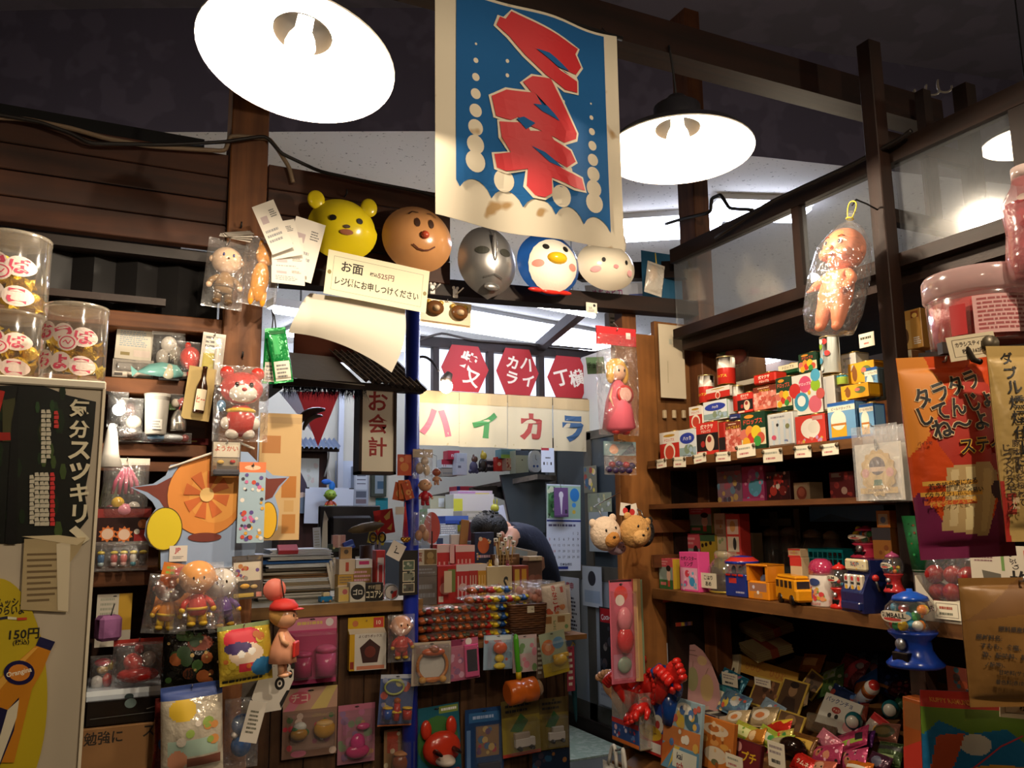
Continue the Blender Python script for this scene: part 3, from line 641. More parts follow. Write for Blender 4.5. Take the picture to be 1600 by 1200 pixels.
def mask(fr,Y,label,base,des,bulge=.05,outline=None,ears=None,extra=None,roll=0,rim=None,nose=None,metal=0):
 """vacuum-formed plastic face mask: domed shell with a flat rim"""
 c,w_,h_,a = place(fr,('Y',Y)); t = thing('festival_mask',label,'mask',c,(0,math.radians(roll),0),'plastic masks hung in a row'); b = B(); n = 40; K = 9
 R_ = outline or (lambda a_: 1.0); m = M(base,.2 if not metal else .32,metal); dome = lambda r: (1-r**2.6)
 pt = lambda a_,r: (w_/2*R_(a_)*r*math.cos(a_),-bulge*dome(r),h_/2+h_/2*R_(a_)*r*math.sin(a_))
 vs = [pt(2*PI*i/n,k/K) for k in range(1,K+1) for i in range(n)]+[(0,-bulge,h_/2)]; ci = K*n
 fs = [[k*n+i,(k+1)*n+i,(k+1)*n+(i+1) % n,k*n+(i+1) % n] for k in range(K-1) for i in range(n)]+[[ci,i,(i+1) % n] for i in range(n)]
 b.add(vs,[f[::-1] for f in fs],m,True)
 rr = [(w_/2*R_(2*PI*i/n)*1.03*math.cos(2*PI*i/n),.004,h_/2+h_/2*R_(2*PI*i/n)*1.03*math.sin(2*PI*i/n)) for i in range(n)]
 b.add([pt(2*PI*i/n,1) for i in range(n)]+rr,[[i,n+i,n+(i+1) % n,(i+1) % n][::-1] for i in range(n)],m,True)
 def warp(u,v):
  x,z = 2*u-1,2*v-1; a_ = math.atan2(z,x); r = min(1,math.hypot(x,z)/R_(a_)); return -bulge*dome(r)
 b.face(w_,h_,-.0018,warp=warp); b.design(des); b.obj('shell',t)
 for nm,spec in (extra or []):
  b = B()
  for e in spec.split('|'):
   k = e.split(); v = list(map(float,k[:-1])); u = v[0]+.5; b.ell((v[0]*w_,warp(u,v[1])-v[5]*w_ if len(v) > 5 else warp(u,v[1]),v[1]*h_),(v[2]*w_,v[4]*w_,v[3]*h_),M(k[-1],.2,metal if k[-1] == base else 0),18,11)
  b.obj(nm,t)
 b = B(); b.tube(bez((-w_*.46,.006,h_*.5),(0,.02,-h_*.12),(w_*.46,.006,h_*.5),14),.0011,M('d8c79a',.7),5); b.obj('elastic_band',t)
 b = B(); b.tube([(0,.004,h_*1.0),(0,Y*0+.05,h_*1.04)],.0015,STEEL,5); b.obj('hook',t)
 return t
eyes = lambda r=.035,col='15100c',x=.2,v=.58: 'E %g %g %g %g %s;E %g %g %g %g %s' % (.5-x,v,r,r,col,.5+x,v,r,r,col)
mask((483,312,587,404),2.13,'yellow bear-eared plastic mask above the handwritten paper sign, first of the row','d8c21c',eyes(.05)+';E .5 .36 .10 .045 8c4a20;E .5 .45 .05 .03 3a2410',.045,lambda a_: 1.0 if math.sin(a_) > 0 else 1.0+.05*abs(math.cos(a_)),
  extra=[('ear','-.40 .93 .13 .16 .05 .00 d8c21c'),('ear','.40 .93 .13 .16 .05 .00 d8c21c')])
mask((600,324,706,424),2.13,'round tan plastic mask with a small smile, second of the row','c08a58','E .40 .66 .04 .075 3a2010;E .60 .66 .04 .075 3a2010;L 3a2010 .018 .30,.80 .36,.86 .44,.84;L 3a2010 .018 .56,.84 .64,.86 .70,.80;L 5a2a14 .02 .34,.32 .42,.26 .5,.245 .58,.26 .66,.32',.055,
  extra=[('nose','0 .47 .06 .06 .05 .02 a8442c')])
mask((718,356,806,466),2.13,'silver plastic mask with oval eye holes, middle of the row','9c9a98','E .30 .60 .11 .055 2a2a22;E .70 .60 .11 .055 2a2a22;L 5a5856 .02 .5,.95 .5,.52;L 4a4846 .025 .34,.24 .5,.28 .66,.24',.05,
  lambda a_: 1.0-.16*max(0,-math.sin(a_))**2*abs(math.cos(a_))**.5,metal=.75,extra=[('brow_ridge','0 .66 .05 .2 .03 .012 9c9a98'),('chin','0 .13 .14 .06 .04 .0 9c9a98')])
mask((811,366,905,460),2.13,'blue plastic penguin mask with white face and yellow beak, fourth of the row','1f4f98','E .5 .44 .40 .42 e6e0d0;E .34 .70 .05 .05 17120f;E .66 .70 .05 .05 17120f;E .22 .42 .08 .06 d88a7a;E .78 .42 .08 .06 d88a7a',.05,
  extra=[('beak','0 .52 .16 .10 .10 .0 e0b022'),('collar','-.2 .05 .16 .04 .04 .0 c0281e|0 .03 .16 .04 .04 .0 c0281e|.2 .05 .16 .04 .04 .0 c0281e')])
mask((905,380,992,452),2.13,'cream rabbit plastic mask with pink cheeks, rightmost of the row','ddd2bc','E .30 .52 .03 .05 17120f;E .70 .52 .03 .05 17120f;E .5 .40 .045 .04 d88a8a;E .2 .33 .07 .06 e0a0a0;E .8 .33 .07 .06 e0a0a0',.05,
  extra=[('ear','-.26 1.04 .10 .26 .04 .0 ddd2bc'),('ear','.26 1.04 .10 .26 .04 .0 ddd2bc')])
sheet((508,406,668,474),('Y',2.10),'handwritten cream paper sign pinned under the yellow mask','e3dabb','L a9a48c .012 .06,.12 .94,.12 .94,.88 .06,.88 .06,.12;T お面 .24 .68 .24 2a241c;T 税込 .45 .64 .09 2a241c;T 525円 .57 .64 .14 7a5a50;T レジ係にお申しつけください .5 .34 .19 2a241c .82;E .03 .5 .018 .05 8a7a4a;E .97 .45 .018 .05 8a7a4a',name='paper_sign',cat='sign',roll=5.2)
def curled():
 b = B(); nx,nz = 18,14; P = []
 for j in range(nz+1):
  for i in range(nx+1):
   u,v = i/nx,j/nz
   x,y = 485+149*u+(-35+13*u)*v**.7+12*u*math.sin(PI*v),458+20*u+(62-12*u+54*u*u)*v
   P.append(onY(x,y,2.14-.03*math.sin(PI*v)-.02*u*v))
 o0 = P[0].copy(); b.add([p-o0 for p in P],[[j*(nx+1)+i,(j+1)*(nx+1)+i,(j+1)*(nx+1)+i+1,j*(nx+1)+i+1] for j in range(nz) for i in range(nx)],PAPER,True)
 b.add([p-o0+Vector((0,.0008,0)) for p in P],[[j*(nx+1)+i,j*(nx+1)+i+1,(j+1)*(nx+1)+i+1,(j+1)*(nx+1)+i] for j in range(nz) for i in range(nx)],PAPER,True)
 tag(b.obj('paper_sheet',None,o0),'large blank white sheet curling down below the paper sign','paper')
curled()
# hooks with white plastic clips and the small bear card right of the paper sign
for i,(x,y) in enumerate(((676,452),(712,458))):
 t = thing('adhesive_hook',['small white adhesive hook on the beam beside the paper sign','small white adhesive hook on the beam left of the silver mask'][i],'hook',onY(x,y,2.20),0,'white hooks on the dark beam'); b = B(); b.box(-.008,0,-.014,.008,.004,.014,M('e0dcd4',.4),.003); b.ell((-.006,.001,.016),.005,M('e0dcd4',.4),8,6); b.ell((.006,.001,.016),.005,M('e0dcd4',.4),8,6); b.obj('plate',t)
 b = B(); b.tube([(0,0,-.004),(.004,-.02,0),(.010,-.035,.008)],.0022,M('e0dcd4',.4),6); b.obj('peg',t)
card((657,470,736,508),('Y',2.22),'cream card with two small brown moulded badges, under the beam hooks','c9b184','R .02 .04 .98 .1 8a6a3a','badge e -.24 .62 .17 .30 .06 6a4322|e -.36 .86 .05 .10 .03 c09a3a|e -.12 .86 .05 .10 .03 c09a3a|e -.24 .58 .07 .13 .10 d8b890;badge e .24 .56 .17 .30 .06 6a4322|e .12 .80 .05 .10 .03 c09a3a|e .36 .80 .05 .10 .03 c09a3a|e .24 .52 .07 .13 .10 d8b890',name='badge_card',cat='badge card',roll=2)
sheet((916,473,933,489),('Y',2.19),'tiny white notice with a black dot on the dark beam','ddd6c6','C .75 .75 .14 222;T 2人 .4 .5 .25 333;X .2 .12 .8 .34 2 777',name='notice',cat='notice')
# price cards fanned on the left post's right side
fan = [((426,312,462,392),-24,2.02),((428,345,474,402),-14,2.035),((430,372,478,424),-7,2.05),((440,340,488,436),12,2.065),((426,398,480,430),-4,2.045),((424,418,478,444),-2,2.04)]
for i,(fr,r,y) in enumerate(fan):
 c,w_,h_,a = place(fr,('Y',y)); b = B(); b.box(-w_/2,0,0,w_/2,.0012,h_,M('cdc6ba',.6),.0); b.face(w_,h_).design('X .12 .2 .8 .5 3 888;R .15 .6 .45 .75 a99;X .6 .68 .9 .85 4 555')
 o = b.obj('hang_card',None,c,(0,math.radians(r),math.radians(-18+5*i))); tag(o,['topmost white product card of the fan beside the left post','second white product card down the fan beside the left post','third white product card down the fan beside the left post','longest white product card at the right of the fan by the left post','fourth white product card down the fan, with small print','lowest white product card of the fan beside the left post'][i],'product card','product cards fanned beside the left post')
# ---- bagged toys on the left post
def fig_fill(cols,sc=.8,**k):
 return lambda t,w_,h_: figure(t,h_*sc,cols,(0,0,h_*.06),**k)
def tags_on_top(c,lab):
 t = thing('hang_tags',lab,'tag',c);
 for i in range(4): b = B(); b.box(-.045+.006*i,-.004*i,-.002,.03+.004*i,.001-.004*i,.022,M(['c9c0b4','b9b0a4','d4ccc0','8a8278'][i],.6)); o = b.obj('card',t,None,(math.radians(-50),math.radians(10-9*i),0)) if False else b.obj('card',t); o.rotation_euler = (math.radians(-55),math.radians(8-8*i),math.radians(-10+8*i))
 return t
clear_bag((316,374,380,482),('Y',2.10),.075,'bald cream toy figure in a clear bag hung high on the left post',fig_fill(('d6b494','8a6a44','6a5238'),.88,face='25306a'),roll=4,seed=3,bump=.9)
clear_bag((372,370,432,478),('Y',2.09),.07,'orange long-bodied toy figure in a clear bag beside the bald cream one',lambda t,w_,h_: (blobs(t,'body','0 .36 .24 .30 .18 d8922a|-.16 .14 .09 .14 .08 d8922a|.15 .14 .09 .14 .08 d8922a',w_,h_),blobs(t,'head','.05 .76 .26 .17 .2 d8922a|-.1 .90 .07 .06 .06 d8922a|.2 .92 .07 .06 .06 d8922a',w_,h_)),roll=6,seed=4,bump=.9)
tags_on_top(onY(372,374,2.08),'grey card tags bunched above the two bagged figures on the left post')
for i,(fr,r) in enumerate((((411,514,433,600),1),((430,512,460,598),-10))):
 c,w_,h_,a = place(fr,('Y',2.13-.045*i)); t = thing('candy_pack',['green wrapped candy pack hanging beside the left post','tilted green candy pack, right one of the hanging pair'][i],'candy pack',c,(0,math.radians(r),0),'green candy packs by the left post'); b = B(); f = b.pillow(w_,h_,.018,FO('147a3a',.3),seed=i+8,pw=.3); b.face(w_,h_,-.001,warp=f).design('R .1 .04 .9 .38 d8d0c0;X .2 .08 .8 .34 4 666;R .2 .5 .5 .85 1f9a4c;R .1 .88 .9 .94 0a5a28'); b.obj('pouch',t); b = B(); b.tube([(0,0,h_),(.003,.01,h_+.03),(.006,.05,h_+.06)],.0018,WIRE,5); b.obj('hook',t)
clear_bag((334,572,420,690),('Y',2.08),.10,'red and white toy bear with a yellow belt bagged on the left post',lambda t,w_,h_: (blobs(t,'head','0 .70 .40 .22 .3 c0392e|0 .63 .27 .13 .2 e6ddd0 -.15|-.28 .90 .13 .09 .1 c0392e|.28 .90 .13 .09 .1 c0392e|-.13 .72 .04 .035 .03 20140c -.30|.13 .72 .04 .035 .03 20140c -.30|0 .655 .05 .025 .04 b05050 -.34',w_,h_),blobs(t,'body','0 .28 .27 .22 .2 b8342a|-.26 .24 .1 .08 .1 e6ddd0|.26 .24 .1 .08 .1 e6ddd0|-.14 .10 .13 .07 .14 e6ddd0|.14 .10 .13 .07 .14 e6ddd0',w_,h_),blobs(t,'belt','0 .40 .28 .05 .21 d8b030',w_,h_),blobs(t,'collar','-.36 .46 .09 .08 .08 5a8ab0',w_,h_)),seed=9,bump=.8)
card((331,690,376,744),('Y',2.07),'small clear box of metal charms hanging under the bagged red bear','5a5048','R .04 .55 .96 .98 d8cdb8;T ようかい .5 .80 .16 b8442a .8;R .04 .30 .96 .52 9a8a70','charm e -.2 .40 .12 .06 .06 c9a24a|e .22 .42 .1 .05 .05 b03028;tray b 0 .10 .46 .09 .12 4a4a50',(.02,.02,.98,.98),name='charm_box',cat='charm box')
# ---- die-cut sign and the sheets round it
def diecut():
 fr = (210,700,440,888); c,w_,h_,a = place(fr,('Y',2.10)); t = thing('display_board','light blue die-cut cardboard sign with a big orange disc and yellow ovals','sign',c)
 px = lambda s_: [((float(x)-325)/230*w_,(888-float(y))/188*h_) for x,y in (q.split(',') for q in s_.split())]
 out = px('207,763 240,757 258,744 264,728 274,726 275,735 300,715 345,703 385,705 405,724 428,742 456,744 442,760 432,775 440,800 438,830 424,843 405,846 400,888 258,888 256,858 240,852 231,835 233,815 246,795 240,785 228,774')
 b = B(); b.prism(out,0,.006,M('8fa2c0',.6),M('b8b0a0',.8)); b.y = -.0002; b.warp = None; b.x0 = 0; b.z0 = 0; b.W = w_; b.H = h_
 def pg(s_,col): b.y -= .0003; v = px(s_); ar = sum(v[i][0]*v[(i+1) % len(v)][1]-v[(i+1) % len(v)][0]*v[i][1] for i in range(len(v))); v = v if ar > 0 else v[::-1]; b.add([(x,b.y,z) for x,z in v],[list(range(len(v)))],col)
 def el(cx,cy,rx,ry,col): pg(' '.join('%g,%g' % (cx+rx*math.cos(i*PI/16),cy+ry*math.sin(i*PI/16)) for i in range(32)),col)
 pg('210,763 245,759 275,742 300,738 300,790 262,800 250,782 232,770','6a2c20'); pg('400,735 420,748 452,746 438,760 428,778 410,785 400,780','6a2c20')
 el(322,774,61,64,'5a2a18'); el(322,774,60,63,'d8893c'); el(335,776,40,42,'e09a48'); el(322,840,26,7,'6a2c20')
 for a0 in range(8): pg('322,774 %g,%g %g,%g' % (322+36*math.cos(a0*.785),774+38*math.sin(a0*.785),322+36*math.cos(a0*.785+.5),774+38*math.sin(a0*.785+.5)),'c8662e')
 el(322,774,11,11,'e8c07a')
 el(260,826,27,33,'4a3a10'); el(260,826,25.5,31.5,'d8c022'); el(421,815,16,30,'4a3a10'); el(421,815,14.5,28.5,'d8a822')
 pg('269,852 296,852 296,876 269,876','d8d0c4'); b.y = b.y-.0002; b.face(w_,h_,b.y); b.txt('JP',.31,.15,.05,'b02a30',.2); b.design('X .28 .085 .35 .11 2 777')
 b.obj('board',t)
 b = B(); q = px('262,733 375,690'); b.tube([(q[0][0],-.004,q[0][1]),((q[0][0]+q[1][0])/2,-.01,(q[0][1]+q[1][1])/2),(q[1][0],-.004,q[1][1])],.003,M('d8d2c4',.7),6); q = px('395,700 370,690'); b.tube([(q[0][0],-.004,q[0][1]),(q[1][0],-.004,q[1][1])],.003,M('d8d2c4',.7),6); b.obj('string',t)
diecut()
sheet((404,646,470,844),('Y',2.24),'beige cardboard panel with brown tape behind the orange disc sign','c9a877','R .0 .92 1 .97 b8986a;R .06 .68 .5 .82 a8703a;R .55 .33 .9 .5 b0702e;R .58 .05 .9 .2 b47a3a;R .62 .22 .85 .31 c29a60',name='cardboard_sheet',cat='cardboard',th=.006)
card((372,722,414,848),('Y',2.065),'pale blue sticker sheet with small colourful stickers hanging over the disc sign','9fb6c4','R 0 .87 1 1 d8784a;E .5 .93 .3 .03 e8c0a0;N 4 46 .05 .09 c04a3a 5a4a8a e0d8d0 d8a03a 3a3a44 c86a9a @.08,.04,.92,.84','',None,name='sticker_sheet',cat='sticker sheet')
card((364,868,412,936),('Y',2.07),'boxed charm set with a white picture label beneath the disc sign','4a4038','R .05 .42 .95 .85 d8ccb6;N 9 14 .04 .09 b8342a 9a948c 6a4a8a c07a3a @.12,.45,.88,.8;R .05 .05 .7 .14 c8a84a;R .78 .04 .95 .15 d88a7a','charm e -.1 .3 .16 .06 .07 d8a030|e .2 .28 .12 .05 .05 c0a060',(.02,.02,.98,.98),name='charm_box',cat='charm box',roll=-2)
# ================================================================ RIGHT-HAND SHELVES
TX,SX = 1.612,1.66
DROPS = 'R 0 0 1 .58 b8281e;R 0 .58 1 1 d8d0c4;T ドロップス .5 .70 .12 b8281e .86;E .5 .86 .3 .05 b0862a;C .5 .26 .34 e0d4c0;C .5 .24 .26 b8402c'
HAKKA = 'R 0 0 1 1 d4d8d8;R 0 .05 1 .35 8aa0a0;N 3 8 .1 .2 7a8a70 9ab0c0 @.1,.08,.9,.4;E .5 .68 .44 .2 2a3a94;T ハッカ .5 .68 .15 f0ece0 .7;X .2 .03 .8 .08 1 334'
SAKUMA = 'R 0 0 1 1 1c1412;R 0 .66 1 1 c02c22;R 0 0 1 .12 c02c22;T 式マクサ .5 .87 .15 f0e2cc .8;T ドロップス .46 .73 .09 f0e2cc .7;E .62 .36 .20 .26 d8c0a4;E .60 .47 .1 .1 8a2a20;C .3 .34 .1 a02a24;R .05 .02 .45 .10 d8ccb0'
ICHIGO = 'R 0 0 1 1 c8705c;R 0 .76 1 1 6a2818;T いちごみるく .5 .82 .11 d8b030 .9;X .2 .90 .8 .97 1 d8c0a0;N 7 40 .06 .12 d88a78 b85040 e0a898 @.05,.05,.95,.72'
GREEN = 'R 0 0 1 1 123420;R 0 .12 1 .56 d8d0a8;T ドロップス .5 .76 .15 d84a34 .8;E .35 .9 .2 .05 d88a2a;C .12 .42 .17 c86a5a;C .35 .50 .17 d88a3a;C .42 .30 .17 c0332a;C .62 .46 .2 d8b82a;C .8 .30 .16 c0503a;C .66 .22 .15 3a8a3a;C .2 .2 .16 d8a02a'
DOTS = 'R 0 0 1 1 d4d4c8;C .45 .74 .22 c84a6a;T ドロップス .45 .75 .08 f0d8d8 .4;C .08 .62 .2 c0302a;C .80 .68 .16 8ab02a;C .3 .32 .25 3a8aa8;C .3 .34 .14 e8e4dc;C .75 .22 .22 c86070;C .82 .92 .16 4a9ab8;E .58 .52 .05 .06 d8a020;C .95 .45 .14 b8504a'
WHITE = 'X .15 .84 .85 .92 1 8a8a90;R .18 .06 .26 .78 b8c4cc;R .40 .06 .48 .78 b8c4cc;R .62 .06 .70 .78 b8c4cc;R .82 .06 .9 .78 b8c4cc;C .4 .64 .05 222;E .24 .28 .09 .07 c8506a;E .78 .58 .08 .07 7a7a50;T 600g .7 .16 .07 2a4a9a .5'
BEER = 'R 0 0 1 1 6a9ac0;R 0 0 1 .07 1c4f94;R 0 .92 1 1 1c4f94;R 0 .76 1 .90 e0d8c4;T ビールドロップス .5 .83 .08 2a2018 .9;R .10 .08 .66 .50 d8a024;E .38 .52 .28 .26 e4dcc8;R .10 .38 .66 .44 b8702a'
YEL = 'R 0 0 1 1 d89a1c;E .25 .45 .1 .35 7a4a1c;E .70 .55 .2 .25 5a6a3a;E .6 .6 .1 .12 c86a5a;P 7a4a1c .1,.6 .25,.95 .35,.6'
REDW = 'R 0 0 1 1 c0382c;E .5 .52 .32 .36 ded6c8;E .62 .55 .2 .22 d4ccbc;R .58 .80 .92 .94 b8807a;N 5 14 .04 .07 c8a040 b88ab0 c86a5a @.08,.05,.92,.2'
F1 = [((1031,672,1061,716),.045,'red and white drops tin at the far left end of the tin shelf','d8d0c4',DROPS,None),
 ((1061,668,1087,712),.045,'white mint drops tin with blue oval, second in the front row','d4d8d8',HAKKA,None),
 ((1088,657,1122,709),.05,'red and black old-style drops tin in the front row, cream side showing','c02c22',SAKUMA,'b09a70'),
 ((1134,656,1158,706),.05,'strawberry candy tin with brown top, front row beside the green tin','c8705c',ICHIGO,None),
 ((1158,641,1196,704),.055,'dark green drops tin with coloured dots, front of the tin shelf','123420',GREEN,'16301f'),
 ((1199,641,1240,702),.055,'white pinstriped candy tin in the middle of the front row','d8d8d4',WHITE,'b8b4ac'),
 ((1243,645,1290,698),.055,'red candy tin with a big white shape, front row','c0382c',REDW,'7a1f18'),
 ((1294,624,1337,692),.055,'blue beer-glass candy tin at the right of the front row','6a9ac0',BEER,'1c4a8a'),
 ((1344,627,1366,690),.04,'second beer-glass candy tin half hidden behind the bagged charm','6a9ac0',BEER,'1c4a8a'),
 ((1123,656,1133,708),.05,'narrow red tin edge squeezed between the black tin and the strawberry tin','a8281e','R 0 .1 1 .5 1c1412',None)]
for fr,d,lb,base,des,side in F1: tin(fr,('X',TX),d,lb,base,des,side=side)
S2 = [((1077,632,1097,668),.04,'red and white drops tin standing on the first tin of the front row','d8d0c4',DROPS,None),
 ((1099,623,1136,657),.04,'wide white mint drops tin lying across the second layer','d4d8d8',HAKKA,'8ab08a'),
 ((1103,602,1140,624),.04,'red and white drops tin on top of the wide mint tin','d8d0c4',DROPS,'b8b0a8'),
 ((1138,643,1157,655),.04,'dark blue tin peeping out under the black drops tin','2a3568','X .2 .3 .8 .6 1 bbc',None),
 ((1152,611,1176,642),.04,'red and black old-style drops tin in the second layer','c02c22',SAKUMA,None),
 ((1177,600,1213,640),.05,'strawberry candy tin with brown top on top of the green tin','c8705c',ICHIGO,'9a5a3a'),
 ((1176,580,1211,600),.045,'red old-style drops tin at the top of the strawberry stack','c02c22','T 式マクサ .5 .66 .36 f0e2cc .85;T ドロップス .5 .25 .26 f0e2cc .7',None),
 ((1213,586,1237,640),.05,'dark green dotted drops tin standing on the pinstriped tin','123420',GREEN,None),
 ((1238,580,1284,644),.055,'large white tin with big coloured discs on the red tin','d4d4c8',DOTS,'a0705a'),
 ((1285,583,1304,628),.05,'narrow pale tin beside the disc-covered tin','c0bcb4','R .2 .1 .3 .9 a8a8a8','8a8680'),
 ((1314,597,1357,625),.05,'yellow candy tin with brown leaf shapes lying above the beer tin','d89a1c',YEL,'a87418')]
for fr,d,lb,base,des,side in S2: tin(fr,('X',SX-.03),d,lb,base,des,side=side)
S3 = [((1248,548,1276,582),.05,'dark green tin standing behind the disc-covered tin','123420',GREEN,None),
 ((1313,548,1338,597),.05,'white tin standing at the back of the tin shelf','c4c0b8','X .2 .75 .8 .88 1 889;R .3 .1 .36 .7 aab;N 6 6 .06 .1 aaa 998','8a8680'),
 ((1325,562,1366,598),.05,'upper yellow candy tin with brown leaf shapes','d89a1c',YEL,None),
 ((1352,570,1372,626),.04,'pale beer-glass candy tin tucked against the dark post','8ab0c8',BEER,None),
 ((1216,566,1247,586),.04,'cream-topped green tin on the upper row behind the discs tin','1c4a2c','R 0 .5 1 1 d8ccac;T ドロップス .5 .74 .3 2a2018 .8',None)]
for fr,d,lb,base,des,side in S3: tin(fr,('X',1.70),d,lb,base,des,side=side,z0=None)
can((1086,586,1102,630),'tall red and white candy can standing above the mint tin',[(.58,'b8281e'),(1,'d4ccc0')],text=('ドロップス',.3,.11,'d8b030'))
can((1114,557,1133,602),'topmost tall red and white candy can of the stack',[(.58,'b8281e'),(1,'d4ccc0')],text=('ドロップス',.3,.11,'d8b030'))
can((1141,602,1153,642),'slim red and white candy can half hidden in the second layer',[(.58,'a8241a'),(1,'c4bcb0')])
can((1275,525,1298,582),'tall pale candy can with coloured discs below the bagged baby doll',[(1,'ccd0c8')],dots=['c0302a','8ab02a','4a9ab8','d8d8d0'])
can((1304,584,1318,622),'short teal and green candy can between the pale tin and the yellow tin',[(.7,'9ab040'),(1,'3a8a98')])
# right of the dark post
tin((1388,578,1428,616),('X',1.66),.05,'lime green box with a clock picture right of the dark post','b0b03a','C .3 .55 .26 4a8a3a;C .3 .57 .18 e0d8c8;L 222 .03 .3,.72 .3,.57 .42,.57;V アソビグリコ .62 .5 .14 3a3020 .16;C .85 .35 .16 2a2420;E .85 .75 .12 .14 c0302a',lid=False)
carton((1393,616,1431,646),('X',1.655),.05,'red box with a pale round emblem right of the dark post','c0342c','C .6 .45 .34 d8907a;L e8dcd0 .05 .25,.9 .6,.5 .92,.9;E .6 .4 .08 .3 e8dcd0','candy tins on the price-tag shelf',z0=None)
carton((1398,646,1433,672),('X',1.65),.05,'deep red box lettered in white under the emblem box','b02420','T グリコ .62 .4 .5 e8d0c8 .7;R .08 .5 .3 .85 e0c8b8','candy tins on the price-tag shelf',z0=None)
carton((1405,548,1425,580),('X',1.70),.05,'beige carton under the gold carton beyond the dark post','c4a478','R 0 .7 1 1 d8ccb0;T ラー .4 .85 .2 332',None,side='5a3a20')
carton((1406,484,1440,546),('X',1.72),.05,'gold tea carton standing high beside the pink-lidded jar','b0803a','R .1 .02 .5 .75 c09a58;E .25 .35 .14 .2 5a3a20;R .55 .78 .9 .95 7a3a14;E .72 .84 .12 .06 d8b058;X .6 .1 .95 .3 4 ddd',None,side='7a5424')
carton((1128,596,1180,604),('X',1.85),.1,'flat pale carton lying behind the second layer of tins','c8bca8','',None)
# things stored on top behind the tins
def crumple(t,w_,h_): blobs(t,'contents','-.2 .4 .25 .3 .2 c8c4bc|.2 .45 .25 .32 .2 b84a40|0 .7 .2 .2 .2 5a8a5a',w_,h_)
clear_bag((1112,536,1165,578),('X',1.9),.10,'clear bag of assorted goods stored above the back panel',crumple,hook=False,bump=1)
sheet((1342,520,1366,542),('X',1.69),'cream price card on the back rail left of the dark post','e0d6c0','X .1 .5 .9 .85 1 332;X .3 .15 .7 .4 1 b55',name='price_card',cat='price tag')
T10 = [((1026,717,1041,731),'first price tag at the far end of the tin shelf'),((1052,714,1071,730),'price tag below the white mint tin'),((1084,709,1103,723),'crumpled price tag below the red and black tin'),
 ((1118,706,1141,721),'price tag below the strawberry tin'),((1151,694,1180,714),'large price tag before the green dotted tin'),((1192,701,1222,722),'largest price tag below the pinstriped tin'),
 ((1241,696,1267,715),'price tag below the red tin with the white shape'),((1284,693,1310,711),'price tag below the beer-glass tin')]
for i,(fr,lb) in enumerate(T10): price(fr,('X',1.596),lb,roll=(-3,2,-4,1,-2,0,1,-1)[i],clips=2)
# ---- shelf under the tins
S = lambda fr,d,lb,base,des,**k: carton(fr,('X',k.pop('x',1.72)),d,lb,base,des,'boxes on the dark middle shelf',z0=1.49,**k)
S((1120,728,1158,784),.05,'box with blurry pastel picture at the far end of the middle shelf','8a6a78','N 1 24 .05 .12 6a8aa0 a85a6a c0a060 584858;R 0 .85 1 1 5a4a60')
S((1159,728,1193,784),.05,'pink and blue toy box beside the pastel box on the middle shelf','a83a6a','E .6 .4 .3 .25 5aa0b8;C .5 .75 .2 b85a9a;N 2 16 .04 .09 d88aa8 6ab0d0;R 0 .02 1 .1 c04a7a')
S((1197,737,1234,784),.05,'dark box of red capsule toys on the middle shelf','3a1418','C .5 .72 .2 a82a24;C .3 .35 .17 b8362a;C .7 .35 .17 7a201c;C .5 .5 .1 d8c8b8;N 3 20 .03 .06 c8382a 58181a d8b0a0')
S((1240,754,1265,784),.05,'small cream box with a round red picture on the middle shelf','b09878','C .5 .4 .38 8a3a28;C .5 .45 .25 b86048;R .1 .82 .9 .95 d0b898')
S((1296,737,1334,784),.05,'dark red box behind the hanging charm, on the middle shelf','5a1518','C .6 .3 .14 b09080;C .3 .5 .12 8a2a24;R .1 .8 .5 .95 8a7a70;N 5 9 .05 .1 7a1f1f 98302a')
S((1400,735,1440,786),.06,'dark box in the corner right of the post on the middle shelf','2a1a1c','N 8 9 .08 .16 6a2a2a 403038')
def charm():
 c,w_,h_,a = place((1336,664,1409,782),('X',1.56)); lb = ['bagged flower-edged keychain charm on a white card, hung before the middle shelf','second bagged charm card hanging behind the flower-edged one','third bagged charm card at the back of the hanging row']
 for i in range(3):
  t = thing('keychain_charm',lb[i],'keychain',c+Vector((.022*i,-.012*i,-.002*i)),a,'bagged keychain charms'); b = B(); b.box(-w_/2,0,0,w_/2,.001,h_*.76,M('d4ccc0',.7)); b.obj('backing_card',t)
  b = B(); b.box(-w_/2,-.0075,0,w_/2,-.0068,h_,film('ffffff',.12,.5,20)); b.obj('bag_film',t)
  if i == 0:
   b = B(); pts = [((.36+.02*math.cos(14*q))*w_*math.cos(q)*1.0,h_*.36+(.36+.02*math.cos(14*q))*w_*1.12*math.sin(q)) for q in [j*PI/42 for j in range(84)]]; b.prism(pts,-.005,-.001,M('c8a45a',.5)); b.face(w_,h_*.76,-.0052).design('E .5 .52 .27 .30 d8b878;E .5 .60 .17 .16 4a3038;R .33 .50 .67 .58 e0c0a4;C .24 .48 .08 d89a90;C .76 .48 .08 d89a90;P 2a6a3a .42,.36 .58,.36 .60,.26 .40,.26;R .10 .12 .90 .22 d8b468;T JYUSHIMATSU .5 .17 .07 5a3a1c .7'); b.obj('charm',t)
   b = B(); b.tube([(.003*math.cos(q),-.004,h_*.66+.014+.012*math.sin(q)) for q in [j*PI/6 for j in range(12)]],.0014,STEEL,6,True); b.tube([(.0,-.004,h_*.68),(.006,-.005,h_*.70),(.002,-.004,h_*.73)],.0016,STEEL,6); b.obj('clasp',t)
  if i == 0: peg(t,h_*.985,-.007,.08)
charm()
